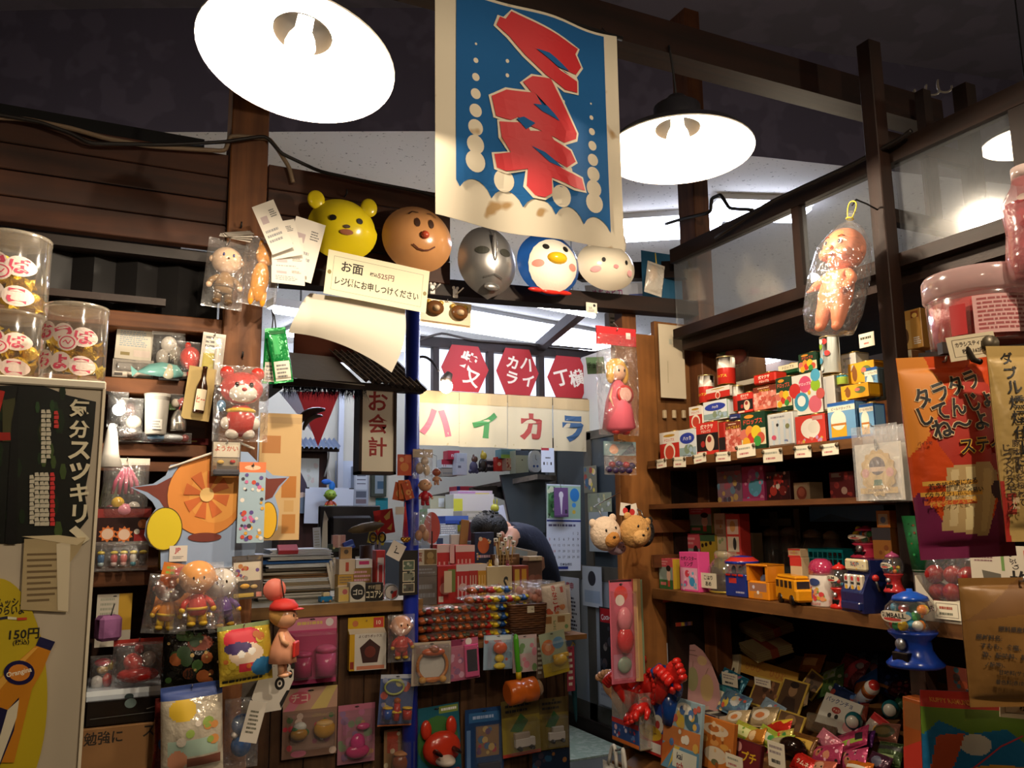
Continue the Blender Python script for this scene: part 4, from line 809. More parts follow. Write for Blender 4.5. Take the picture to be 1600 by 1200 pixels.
# ---- toy shelf
Z3 = 1.224; G3 = 'goods on the toy shelf'
T = lambda fr,d,lb,base,des,**k: carton(fr,('X',k.pop('x',1.63)),d,lb,base,des,G3,z0=Z3,**k)
KID = 'R 0 0 1 .3 3a6a3a;R 0 .3 1 .72 8a9a90;R 0 .72 1 1 c8505a;X .08 .78 .7 .95 2 e0a0a0;E .7 .45 .14 .2 e0b8a0;E .7 .68 .17 .1 2a1c1a;R .1 .12 .5 .22 c8706a;R .62 .08 .78 .28 c0503a'
T((1030,873,1051,918),.04,'pink and green box at the far end of the toy shelf','c8505a',KID,side='c0a030'); T((1062,863,1091,924),.045,'tall pink ring-candy box with black lettering','d84a8a','R .05 .05 .95 .6 e0a0b8;T セボンスター .5 .84 .11 2a1c20 .86;T リング .5 .70 .12 2a1c20 .6;C .4 .45 .12 c83a4a;C .65 .25 .15 3a8ab8;C .3 .2 .1 c84a8a;N 5 14 .03 .06 e8c0d0 6ab0c8 @.08,.06,.92,.5')
T((1072,834,1093,862),.04,'lower pink and green box stacked behind the ring-candy box','c8505a',KID,x=1.75); T((1094,836,1117,862),.04,'yellow box with small dark heads printed, behind the dark jar','b89a30','C .15 .8 .09 2a1a14;C .4 .82 .09 2a1a14;C .7 .85 .09 2a1a14;C .8 .45 .09 2a1a14;C .55 .4 .09 2a1a14;R 0 .88 1 1 3a5a3a',x=1.75)
T((1077,792,1111,833),.04,'pink and green box topmost of its stack on the toy shelf','c8505a',KID,side='8a8a30',x=1.755)
T((1116,802,1133,862),.04,'tall cream box with yellow figure standing behind the dark jar','c4b494','R .2 .1 .8 .5 c0a83a;X .2 .7 .9 .95 2 a86;N 3 7 .08 .15 8a9a6a c08a4a',x=1.76); T((1134,803,1156,860),.04,'tall red-edged box with four picture panels on the toy shelf','b8342c','R .1 .08 .9 .27 c8b8a0;R .1 .30 .9 .49 c8a894;R .1 .52 .9 .71 c8b8a0;R .1 .74 .9 .93 c8a894;E .5 .17 .15 .08 2a3048;E .5 .4 .2 .08 c05030;E .6 .62 .12 .08 2a2a28;E .5 .84 .2 .07 c08a50',x=1.70)
T((1160,833,1176,862),.04,'small grey carton at the back of the toy shelf','8a7a60','X .2 .1 .8 .6 3 332',x=1.78)
def darkjar():
 c,w_,h_,a = stand((1092,862,1136,932),('X',1.64),.07,Z3); r = w_/2*.92; t = thing('candy_jar','squat clear jar of dark amber candy with a white label on the toy shelf','candy jar',c,a,G3); o = (0,r,0)
 b = B(); b.lathe([(r*.95,0),(r,.004),(r,h_*.50),(r*.98,h_*.62),(r*.72,h_*.80),(r*.6,h_*.84)],JAR,24,o); b.obj('glass_body',t)
 b = B(); b.lathe([(r*.90,.004),(r*.93,h_*.44),(0,h_*.45)],M('2a1408',.3),20,o); b.obj('candy_fill',t,label='dark amber candy fill'); b = B(); b.lathe([(r*.66,h_*.82),(r*.68,h_*.96),(r*.6,h_),(0,h_)],film('e8d8b8',.3,.1,12),24,o); b.obj('lid',t,label='clear lid')
 b = B(); b.lathe([(r*.94,.001),(r*1.01,.004),(r*1.01,.008)],M('b8a040',.3,.5),24,o); b.obj('base_rim',t)
 b = B(); b.box(-r*.98,-.001,h_*.12,r*.25,0,h_*.48,M('cfc4ac',.7)); b.face(r*1.23,h_*.36,-.0012,x0=-r*.98,z0=h_*.12).design('T こはり .5 .7 .3 1c1410 .8;T あめ .5 .3 .3 1c1410 .6'); b.obj('label',t)
darkjar()
def machine(fr,x,label,body,dome,n=12,globe=True,z0=Z3,text='GUMBALL',pl=None,cat='gumball machine',roll=0,hang=False,base2=None,sz=1.0,pal=('c0302a','d8b020','3a9a4a','d87a20','d8d0c0','3a8aa8'),seed=1):
 """toy gumball machine: flared base, clear globe with balls, cap"""
 pl = pl or ('X',x); c,w_,h_,a = stand(fr,pl,.06,z0); t = thing('gumball_machine',label,cat,c,(0,math.radians(roll),a),'toy gumball machines'); r = w_/2; o = (0,r,0)
 b = B(); b.lathe([(r*.96,0),(r*1.0,h_*.04),(r*.82,h_*.10),(r*.62,h_*.22),(r*.60,h_*.34),(r*.84,h_*.42),(r*.86,h_*.45),(0,h_*.45)],PL(body),22,o); bs = b.obj('base',t)
 b = B(); b.box(-r*.35,o[1]-r*.80,h_*.06,r*.35,o[1]-r*.5,h_*.20,PL('141010'),.002); b.obj('chute',bs); b = B(); b.lathe([(r*.22,0),(r*.2,.005),(0,.006)],M('c0c0c0',.3,.8),14); b.obj('knob',bs,(0,o[1]-r*.66,h_*.30),(PI/2,0,0))
 R_ = random.Random(seed); q = r*.19; zc = h_*.66
 for i in range(n):
  an = R_.uniform(0,2*PI); rr = R_.uniform(.1,.68)*r; lv = i//6; b = B(); b.ell((rr*math.cos(an),o[1]+rr*math.sin(an)-.1*r,h_*.47+q+lv*q*1.5),q,PL(pal[i % len(pal)]),10,7); b.obj('gumball',t)
 b = B(); b.lathe([(r*.72,h_*.44),(r*.93,h_*.53),(r*.98,h_*.64),(r*.88,h_*.77),(r*.62,h_*.86)],film('ffffff',.03,.1,10),24,o); b.obj('globe',t)
 b = B(); b.lathe([(r*.66,h_*.85),(r*.60,h_*.90),(r*.25,h_*.96),(r*.12,h_*.965),(r*.1,h_),(0,h_)],PL(dome),20,o); b.obj('cap',t)
 if text:
  b = B(); b.face(2*r,h_,0,warp=lambda u,v: r-r*math.sqrt(max(0,1-(2*u-1)**2))*1.0-.002); b.design('E .48 .66 .34 .075 d8ccb4;T %s .48 .675 .07 1a1410 .56 0 .02;E .48 .625 .2 .02 b83a34' % text); b.obj('sticker',t)
 return t
machine((1314,822,1358,872),1.74,'pink toy gumball machine at the back of the toy shelf','d83a5a','d83a6a',14,z0=None,text='GUM',seed=2); machine((1286,880,1314,951),1.615,'small red toy gumball machine beside the blue toy slot machine','c0241c','c02a24',12,text='GUM',seed=3)
machine((1370,862,1398,926),1.58,'red and white toy gumball machine against the dark post','a8282a','8a3a5a',12,text='GUMBALL',z0=None,seed=4)
machine((1360,922,1432,1044),1.50,'large blue toy gumball bank hanging at the post before the toy shelf','14348a','1a4aa8',18,text='GUMBALL',z0=None,seed=5)
machine((1402,962,1438,1044),1.54,'dark red toy gumball bank half hidden behind the blue one','8a1a1a','1a6a7a',12,text=None,z0=None,seed=6)
def slot(fr,x,lb):
 c,w_,h_,a = stand(fr,('X',x),.075,Z3); w_ *= .8; t = thing('toy_slot_machine',lb,'toy slot machine',c,a-.25,G3); d = .07; b = B(); nv = PL('141c48'); b.prism([(0,0),(d,0),(d,h_*.98),(.012,h_*.98),(.012,h_*.74),(.004,h_*.66),(-.012,h_*.36),(-.012,0)],-w_/2,w_/2,nv)
 b.v = [Vector((p.y,p.x,p.z)) for p in b.v]; b.f = [f[::-1] for f in b.f]; cb = b.obj('cabinet',t)
 b = B(); b.box(-w_*.46,.0,h_*.77,w_*.46,.013,h_*.99,PL('d8c8a0'),.004); b.face(w_*.9,h_*.2,-.0005,z0=h_*.78).design('T SLOT .5 .6 .4 2a2a6a .7;N 3 10 .05 .12 c03a3a d8a020 4a8ab0 7a4a8a'); b.obj('marquee',t)
 for i,col in enumerate(('d8d0c4','ccc4b8','d0c0a8')): b = B(); x0 = -w_*.40+i*w_*.28; b.box(x0,-.0085,h_*.40,x0+w_*.24,.004,h_*.70,PL(col),.003); b.face(w_*.24,h_*.3,-.0088,x0=x0,z0=h_*.4).design('C .5 .75 .25 c03a3a;R .2 .4 .8 .55 2a2a2a;C .5 .2 .25 d8a02a'); b.obj('reel',cb)
 b = B(); b.box(-w_*.42,-.02,h_*.04,w_*.42,-.008,h_*.20,PL('1c2450'),.003); b.obj('tray',cb); b = B(); b.tube([(w_*.52,.03,h_*.4),(w_*.56,.02,h_*.62)],.003,STEEL); b.ell((w_*.56,.02,h_*.65),.008,PL('b02a24')); b.obj('lever',t)
slot((1308,873,1366,956),1.612,'dark blue toy slot machine at the right end of the toy shelf')
def vending(fr,x,lb):
 c,w_,h_,a = stand(fr,('X',x),.06,Z3); t = thing('toy_vending_machine',lb,'toy vending machine',c,a,G3); b = B(); b.box(-w_/2,0,0,w_/2,.055,h_*.55,PL('1a2f7a'),.003); b.face(w_,h_*.55).design('R .2 .6 .55 .82 b83028;X .5 .15 .9 .3 1 aab'); cb = b.obj('cabinet',t)
 b = B(); b.box(-w_*.48,.003,h_*.55,w_*.48,.052,h_*.80,film('d8e4f0',.15,.1)); b.obj('display_case',t)
 for i,col in enumerate(('8a9aa8','a89a78','9a7a78')): b = B(); b.lathe([(.006,0),(.007,.012),(.003,.020),(0,.021)],PL(col),10,(-w_*.3+i*w_*.3,.02,h_*.56)); b.obj('bottle',t)
 for i in range(3): b = B(); b.box(-w_*.42+i*w_*.29,-.003,h_*.50,-w_*.20+i*w_*.29,0,h_*.55,PL('c02a22'),.001); b.obj('button',cb)
 b = B(); b.lathe([(w_*.56,h_*.80),(w_*.54,h_*.86),(w_*.36,h_*.96),(0,h_)],PL('1c2f88'),20,(0,.028,0),mats=[PL('1c2f88'),PL('b83028'),PL('1c2f88')]); b.obj('domed_top',t)
vending((1132,868,1165,933),1.625,'blue toy drink machine with a domed red and blue top')
def kiosk(fr,x,lb):
 c,w_,h_,a = stand(fr,('X',x),.06,Z3); t = thing('toy_stall',lb,'toy food stall',c,a,G3); b = B(); o = PL('d8841a'); b.box(-w_/2,0,0,w_/2,.06,h_*.52,o,.003); b.box(-w_/2,0,h_*.52,-w_*.38,.06,h_,o); b.box(w_*.38,0,h_*.52,w_/2,.06,h_,o); b.box(-w_/2,-.003,h_*.94,w_/2,.063,h_,o,.002); b.box(-w_*.4,.05,h_*.5,w_*.4,.058,h_*.95,PL('3a2a24')); b.face(w_,h_*.52).design('R .1 .45 .9 .9 9a6a54;C .3 .68 .1 c8c0d0;R .3 .1 .7 .38 b87a3a;C .5 .4 .1 e0d8d0'); b.obj('stall',t)
 b = B(); b.lathe([(.012,h_*.52),(.010,h_*.62),(.004,h_*.7),(0,h_*.7)],PL('5a6a8a'),12,(0,.025,0)); b.obj('cooking_pot',t)
kiosk((1167,882,1200,937),1.62,'orange toy food stall with an open window on the toy shelf')
def bus(fr,x,lb):
 c,w_,h_,a = stand(fr,('X',x),.05,Z3); t = thing('toy_bus',lb,'toy bus',c,a-.35,G3); y = PL('d88e14'); b = B(); b.box(-w_*.5,0,h_*.12,w_*.42,.045,h_*.86,y,.004); b.box(-w_*.48,.003,h_*.84,w_*.40,.042,h_*.98,y,.008); b.box(w_*.3,0,h_*.12,w_*.5,.045,h_*.55,y,.005); bd = b.obj('body',t)
 for i in range(4): b = B(); x0 = -w_*.44+i*w_*.2; b.box(x0,-.0008,h_*.55,x0+w_*.13,.002,h_*.80,PL('2a2018'),.001); b.obj('window',bd)
 b = B(); b.box(w_*.418,.006,h_*.55,w_*.424,.039,h_*.80,PL('30282a')); b.obj('windscreen',bd)
 for sx in (-.28,.26):
  for yy in (-.002,.04): b = B(); b.lathe([(.0,0),(h_*.17,0),(h_*.17,.008),(0,.008)],PL('17120f'),16); b.lathe([(h_*.09,-.001),(0,-.001)],PL('c8b48a'),12); b.obj('wheel',t,(sx*w_,yy+.008,h_*.17),(PI/2,0,0))
bus((1199,898,1256,942),1.605,'yellow toy school bus at the front of the toy shelf')
for i,(fr,lb) in enumerate((((1234,871,1252,886),'upper small cream and red candy pack behind the bus'),((1233,886,1252,902),'lower small cream and red candy pack behind the bus'))): T(fr,.03,lb,'d0b48c','R 0 .8 1 1 c0342c;R 0 0 1 .2 c0342c;C .5 .5 .25 d8b83a;R .2 .35 .8 .6 c89070',x=1.675)
def canister(fr,x,lb):
 c,w_,h_,a = stand(fr,('X',x),.05,Z3); r = w_*.46; t = thing('gum_canister',lb,'gum canister',c,a,G3); b = B(); b.lathe([(r*.96,0),(r,.003),(r,h_*.66),(r*.96,h_*.68)],PL('d8ccc0'),24,(0,r,0),sy=.8); b.face(2*r,h_*.66,0,warp=lambda u,v: r-.8*r*math.sqrt(max(0,1-(2*u-1)**2))-.0004); b.design('N 8 26 .04 .1 c8a02a 7a9a3a c83a3a d88a5a 6a4a8a @.12,.18,.88,.6;X .2 .05 .8 .14 2 b66;E .5 .78 .25 .12 2a3a6a'); b.obj('body',t)
 b = B(); b.lathe([(r*1.02,h_*.66),(r*1.02,h_*.82),(r*.8,h_*.94),(r*.4,h_),(0,h_)],film('d83a6a',.55,.1,10),24,(0,r,0),sy=.8); b.obj('domed_lid',t,label='translucent pink domed lid')
canister((1252,874,1286,946),1.612,'white gum canister with a pink domed lid beside the bus')
def crate(fr,x,lb):
 c,w_,h_,a = place(fr,('X',x)); t = thing('plastic_basket',lb,'basket',c,a,G3); b = B(); m = PL('0f8a92'); d = .09
 b.box(-w_/2,0,0,w_/2,d,.003,m)
 for y in (0,d):
  b.box(-w_/2-.003,y-.002,h_*.82,w_/2+.003,y+.002,h_,m)
  for i in range(9): xx = -w_/2+w_*i/8; b.box(xx-.0015,y-.0012,0,xx+.0015,y+.0012,h_*.85,m)
  b.box(-w_/2,y-.001,h_*.4,w_/2,y+.001,h_*.48,m)
 for xx in (-w_/2,w_/2): b.box(xx-.002,0,0,xx+.002,d,h_,m)
 b.obj('basket_body',t)
crate((1256,858,1316,884),1.78,'teal slatted plastic basket at the back of the toy shelf')
for i,(x0,x1,y0) in enumerate(((1180,1206,826),(1207,1234,824),(1240,1270,828),(1274,1300,830))):
 c,w_,h_,a = place((x0,y0,x1,868),('X',1.92)); r = w_/2; t = thing('glass_jar','empty clear glass jar at the dark back of the toy shelf','glass jar',(c.x,c.y,Z3+.001),a,'empty glass jars at the back of the toy shelf'); h_ = c.z+h_-Z3; b = B(); b.lathe([(r*.9,0),(r,.004),(r,h_*.7),(r*.7,h_*.82),(r*.68,h_*.88)],JAR,18,(0,r,0)); b.obj('glass_body',t); b = B(); b.lathe([(r*.72,h_*.87),(r*.74,h_*.94),(r*.3,h_),(0,h_)],film('d8c8a8',.35,.1,12),18,(0,r,0)); b.obj('lid',t)
T((1363,825,1392,868),.04,'brown and orange snack box beside the dark post','a86a2c','R 0 .85 1 1 3a3438;N 2 14 .06 .14 c08a40 8a4a20 6a4a30',x=1.69); T((1369,798,1390,824),.04,'small orange box with a pale picture, atop the brown snack box','b86a24','R .15 .15 .85 .8 c8a880;C .5 .45 .2 6a7088',x=1.69)
sheet((1262,790,1378,815),('X',2.0),'light blue plastic sheet at the back under the middle shelf','5a88b8','P 4a6a90 0,0 .3,.5 .6,.1 1,0',name='plastic_sheet',cat='plastic sheet',rough=.4)
sheet((1178,792,1262,866),('X',2.04),'dark poster with big pale strokes on the back panel of the toy shelf','15110f','R .1 .6 .7 .75 8a8478;R .3 .1 .45 .9 8a8478;R .75 .2 .85 .95 8a8478;R .5 .05 .62 .4 8a8478',name='wall_poster',cat='poster')
# ================================================================ LEFT: JARS, FRIDGE, TRINKET SHELVES
def fridge():
 # white cooler cabinet whose poster-covered side faces the shop
 a = math.radians(4); p = at(166,597,1.26); qd = Vector((math.cos(a),math.sin(a),0)); W_ = .50; t = thing('drinks_cooler','white drinks cooler cabinet with torn posters at the left edge','cooler',(p.x,p.y,0),a); H_ = p.z
 b = B(); b.box(-W_,0,0,-.004,.30,H_-.012,M('b9ab94',.5)); b.obj('cabinet',t); b = B(); b.box(-W_,-.006,H_-.012,0,.30,H_,M('d8cdb8',.4),.002); b.obj('top_edge',t)
 b = B(); b.box(-.004,-.005,0,0,.012,H_-.012,M('e0d2b6',.35)); b.obj('corner_trim',t)
 u = lambda x,y: ((lambda h: ((h-p).dot(qd),h.z))((lambda d: EYE+d*((p-EYE).dot(Vector((math.sin(a),-math.cos(a),0)))/d.dot(Vector((math.sin(a),-math.cos(a),0)))))(ray(x,y))))
 def poly(b,pts,y,col,th=.0008): b.prism([u(*map(float,s_.split(','))) for s_ in pts.split()],y-th,y,col)
 b = B(); poly(b,'-30,604 62,601 106,618 150,628 146,680 140,730 132,770 138,810 116,838 120,845 40,848 -30,850',-.0012,M('11130e',.35))
 R_ = random.Random(4)
 for i in range(26):                                                   # leafy background print
  x,y = R_.choice((R_.uniform(-20,60),R_.uniform(58,100))),R_.uniform(612,830); s_ = R_.uniform(6,15); pts = ' '.join('%g,%g' % (x+s_*.6*math.cos(k*1.05),y+s_*1.5*math.sin(k*1.05)) for k in range(6)); poly(b,pts,-.0021-.00004*i,M(R_.choice(('1c3018','26401f','14240f','3a4a22','4a4426')),.35),.0002)
 poly(b,'4,626 24,622 24,690 4,690',-.0034,M('3a3a1e',.35),.0002); poly(b,'-20,606 8,612 -4,660 -20,662',-.0034,M('a8261c',.35),.0002)
 poly(b,'18,660 30,600 26,850 8,850',-.0035,M('0a0a08',.35),.0002); poly(b,'-20,676 16,676 17,688 -20,690',-.0036,M('8a1f16',.35),.0002)
 b.obj('dark_poster',t,label='dark leafy poster with white vertical lettering, torn at the edge')
 def vtext(parent,txt,px,y0,y1,col,nm,w_=None):
  b = B(); n = len(txt); b.face(1,1,-.0042,x0=0,z0=0)
  for i,ch in enumerate(txt):
   ux,uz = u(px,y0+(y1-y0)*(i+.5)/n); hh = abs(u(px,y0)[1]-u(px,y1)[1])/n; b.y = -.0042; b.txt(ch,ux,uz,hh*.86,col,w_ or hh*1.0,.03)
  return b.obj(nm,t)
 vtext(t,'気分スッキリ、',124,622,852,'cfc4a4','poster_lettering');
 b = B(); b.face(1,1,-.0042,x0=0,z0=0)
 for x,y0,y1,col in ((68,640,728,'b8b09a'),(76,640,718,'b8b09a'),(88,642,672,'b82a24'),(50,742,824,'b8b09a'),(58,738,826,'b8b09a'),(66,738,826,'b8b09a'),(73,738,826,'b8b09a'),(82,738,828,'c02a28')):
  n = int((y1-y0)/7)
  for i in range(n):
   ux,uz = u(x,y0+(i+.5)*7); s_ = .0030; b.y = -.0044; b.add([(ux-s_,b.y,uz-s_*.9),(ux+s_,b.y,uz-s_*.9),(ux+s_*(.4+.6*(i % 2)),b.y,uz+s_),(ux-s_,b.y,uz+s_*.8)],[[0,1,2,3]],M(col,.6))
 b.obj('small_print',t)
 b = B(); poly(b,'38,842 134,840 122,862 108,880 104,956 32,952',-.005,M('a8946c',.8)); poly(b,'34,838 92,836 134,842 120,852',-.0056,M('c2b08a',.7));
 b.face(1,1,-.0062,x0=0,z0=0)
 for i in range(9):
  x0,z0 = u(42,868+i*9); x1,_ = u(98-(i % 3)*8,868); b.add([(x0,-.0062,z0),(x1,-.0062,z0),(x1,-.0062,z0+.003),(x0,-.0062,z0+.003)],[[0,1,2,3]],M('6a5638',.8))
 b.obj('yellowed_notice',t,label='yellowed torn notice paper')
 b = B(); poly(b,'88,850 110,844 106,955 90,953',-.0055,M('cabb9c',.8)); b.obj('rolled_paper_edge',t)
 b = B(); cx,cy = -4,1085; pts = ' '.join('%g,%g' % (cx+78*math.cos(k*PI/24),cy+182*math.sin(k*PI/24)) for k in range(48)); poly(b,pts,-.003,M('b8a012',.5))
 b.obj('yellow_disc',t,label='yellow oval drink advertisement'); b = B(); b.face(1,1,-.0045,x0=0,z0=0)
 for tx,x,y,h,mw in (('ムッシュは',24,941,14,56),('つらいよ',16,953,14,44),('150円',38,990,17,46),('(税込)',33,1003,10,30)):
  ux,uz = u(x,y); hh = abs(u(x,y)[1]-u(x,y+h)[1]); mw_ = abs(u(x,y)[0]-u(x+mw,y)[0]); b.y = -.0045; b.txt(tx,ux,uz,hh,'1c160c',mw_,.02)
 for q,col in (('0,964 12,962 12,966 0,968','1c1a30'),('12,963 26,964 26,968 12,967','d8d0b0'),('27,965 42,964 42,968 27,969','b83a1c')): poly(b,q,-.0046,M(col),.0002)
 b.obj('advert_lettering',t)
 b = B(); poly(b,'62,994 86,1002 79,1016 56,1008',-.0052,M('15153a',.4),.0006); poly(b,'56,1008 79,1016 66,1048 50,1075 22,1190 -40,1190 -40,1120 -6,1064 20,1040',-.0052,M('c07a1c',.35),.0006); poly(b,'52,1012 60,1010 24,1048 2,1074 -30,1120 -40,1118 0,1060',-.0058,M('d8a040',.35),.0003)
 poly(b,'-40,1090 12,1108 30,1088 22,1140 -10,1220 -40,1220',-.0056,M('1c1838',.35),.0003); poly(b,'12,1108 30,1092 26,1120 0,1190 -16,1215 -6,1170',-.006,M('d0c4a8',.5),.0003)
 x,y = 30,1050; poly(b,' '.join('%g,%g' % (x+24*math.cos(k*PI/12),y+19*math.sin(k*PI/12)) for k in range(24)),-.0062,M('191640',.35),.0003); poly(b,' '.join('%g,%g' % (x+17*math.cos(k*PI/12),y+13*math.sin(k*PI/12)) for k in range(24)),-.0066,M('c87a2c',.35),.0003)
 ux,uz = u(x,y); b.face(1,1,-.0071,x0=0,z0=0); b.txt('Orangina',ux,uz,.009,'e8dcc0',.030,.02,10); b.obj('bottle_picture',t,label='picture of an orange soda bottle with a navy label')
 return t
fridge()
def cjar(fr,d,label,dup=0):
 c,w_,h_,a = place(fr,('D',d,-20)); r = w_/2; t = thing('sweets_jar',label,'sweets jar',c,a,'clear jars of gold-wrapped sweets'); b = B(); b.lathe([(r*.97,0),(r,.003),(r,h_*.93),(r*.985,h_*.95),(r*.985,h_*.99),(r*.9,h_),(0,h_)],JAR,32); b.obj('clear_body',t)
 b = B(); b.lathe([(r*1.012,h_*.93),(r*1.012,h_*.985)],film('f4e8d0',.12,.1,12),32); b.obj('lid_band',t)
 b = B(); b.face(2*r,h_,0,x0=-r,warp=lambda u,v: -r*math.sqrt(max(.0,1-(2*u-1)**2))-.0006)
 pk,ch = 'd8506a','f0dcd0'
 for q,z,n in (('おっぱ',.60,3),('ちょこ',.22,3)):
  for i,chh in enumerate(q):
   u = .22+.29*i; v = z-.04*i; b.design('E %g %g .16 .13 %s' % (u,v,ch)); b.txt(chh,u,v,.19,pk,.28,.035)
 b.design('E .60 .43 .14 .11 %s;E .60 .43 .115 .085 %s;E .60 .43 .095 .07 %s;L %s .015 .54,.43 .58,.46 .62,.41 .66,.46' % (ch,pk,ch,pk)); b.obj('printed_label',t,label='pink hand-lettered label'); return t,c,r,h_
def sweets(c,r,h_,n,seed,which):
 R_ = random.Random(seed)
 for i in range(n):
  q = r*.38; an = i*2.4+seed; rr = r*(.55 if i % 3 else .15); z = .012+q*.7+(i//4)*q*1.15
  if z+q > h_*.82: break
  b = B(); g = M(('dcb828','c8a01c','e8cc4a')[i % 3],.2,.35,.5,160); b.ell((0,0,0),(q*.72,q*.72,q*.62),g,12,8)
  for s_ in (-1,1): b.lathe([(.002,0),(q*.25,q*.25),(q*.6,q*.62)],g,10,(0,0,0),flute=5,fl=.25); k = 2*10+10
  vs = b.v; base = 12*7+2
  for j in range(base,len(vs)):
   sgn = 1 if j < base+30 else -1; p = vs[j]; vs[j] = Vector((sgn*(p.z+q*.55),p.y,p.x))
  b.f = [f for f in b.f if len(f) < 9]; b.mi = b.mi[:len(b.f)]; b.sm = b.sm[:len(b.f)]
  o = b.obj('wrapped_sweet',None,c+Vector((rr*math.cos(an),rr*math.sin(an),z)),(R_.uniform(-.6,.6),R_.uniform(-.6,.6),R_.uniform(0,6)))
  tag(o,'gold foil wrapped sweet inside the %s jar' % which,'sweet','gold sweets in the %s jar' % which)
for k,(fr,d,lb,n,wh) in enumerate((((68,480,165,595),1.30,'clear jar of gold-wrapped sweets at the corner of the cooler',12,'cooler corner'),((-40,492,66,597),1.34,'lower clear jar of sweets at the left edge, partly hidden',10,'lower left'),((-40,372,74,491),1.34,'upper clear jar of sweets with pink lettering, stacked at the left edge',9,'upper left'))):
 t,c,r,h_ = cjar(fr,d,lb); sweets(c,r,h_,n,k+2,wh)
# ---- trinkets on the left shelves.  Y plane 2.2 is the front of the boards
LY = 2.22; GL = 'trinkets on the left shelves'
card((180,512,238,562),('Y',2.24),'pale printed card with blue small print on the upper left shelf','c4bba8','X .1 .4 .9 .95 9 8a9aa4;R .15 .12 .4 .22 8a7a4a;R .5 .1 .95 .3 d0c0b4',name='toy_pack',pegged=False,roll=2,group=GL)
card((176,562,240,590),('Y',2.215),'grey blister pack standing under the pale printed card','8a8278','R .05 .05 .95 .3 b8ac9c;R .05 .08 .25 .25 3a3430','toy b 0 .6 .4 .2 .06 7a746c',(.02,.3,.98,.98),pegged=False,group=GL)
clear_bag((240,512,292,580),('Y',2.23),.04,'clear bag of white trinkets under a pale header, upper left shelf',lambda t,w_,h_: blobs(t,'trinkets','-.2 .3 .2 .2 .15 b8b0a4|.2 .35 .2 .25 .15 a8a090|0 .6 .25 .2 .1 c4bcb0|.1 .2 .06 .1 .16 2a2624',w_,h_),header=(.16,'d8d4cc'),roll=-3,bump=1,group=GL)
clear_bag((276,534,318,592),('Y',2.20),.06,'bright red ball-shaped toy in a clear bag on the upper left shelf',lambda t,w_,h_: (blobs(t,'body','0 .55 .40 .32 .36 c8301e|-.1 .88 .12 .1 .1 c8301e',w_,h_),blobs(t,'base','.1 .12 .25 .1 .2 b83028|-.2 .1 .16 .08 .15 c8c0b4',w_,h_)),hook=False,group=GL)
def toy_fish():
 c,w_,h_,a = place((216,566,288,594),('Y',2.19)); t = thing('toy_fish','teal toy fish lying at the front of the upper left shelf','toy fish',c,0,GL); b = B(); m = PL('6a9a94'); b.tube([(-w_*.5,0,h_*.4),(-w_*.25,0,h_*.55),(0,0,h_*.6),(w_*.3,0,h_*.5),(w_*.48,0,h_*.35)],[.002,h_*.32,h_*.42,h_*.40,h_*.12],m,12); b.obj('body',t); b = B(); b.ell((w_*.16,-h_*.1,h_*.48),(w_*.16,h_*.36,h_*.44),PL('b0ac94')); b.obj('face',t,label='cream face'); b = B(); b.prism([(-w_*.5,h_*.4),(-w_*.66,h_*.7),(-w_*.62,h_*.1)],-.002,.002,m); b.obj('tail_fin',t); b = B(); b.box(-w_*.05,-.008,0,w_*.4,.012,h_*.10,PL('1c1c1c')); b.obj('stand',t)
toy_fish()
card((310,520,346,600),('Y',2.17),'clear tube pack with yellow and white card, beside the left post','c8bfae','R .1 .3 .6 .6 b8a83a;X .15 .7 .6 .95 3 333;R .65 .05 .95 .95 d8d4cc','toy e .2 .5 .12 .3 .08 c8c0b4',(.02,.04,.98,.95),roll=4,group=GL)
def bottle_charm():
 c,w_,h_,a = place((300,572,322,646),('Y',2.14)); t = thing('toy_bottle','miniature dark brown bottle with a cream label on a tan card','toy bottle',c,math.radians(0),GL); t.rotation_euler = (0,math.radians(6),0); r = w_*.42; b = B(); b.lathe([(r*.9,0),(r,.003),(r,h_*.55),(r*.45,h_*.75),(r*.4,h_*.95),(r*.46,h_*.96),(r*.46,h_),(0,h_)],M('2a1408',.15),18); b.obj('bottle',t); b = B(); b.face(2*r,h_,0,warp=lambda u,v: -r*math.sqrt(max(0,1-(2*u-1)**2))-.0004); b.design('R .08 .06 .92 .5 d8ccb0;T ヒー .5 .28 .14 b03a2a .7'); b.obj('label',t); b = B(); b.box(-w_*1.1,r+.001,-.015,w_*.9,r+.003,h_*1.0,M('a8905a',.7)); b.obj('backing_card',t)
bottle_charm()
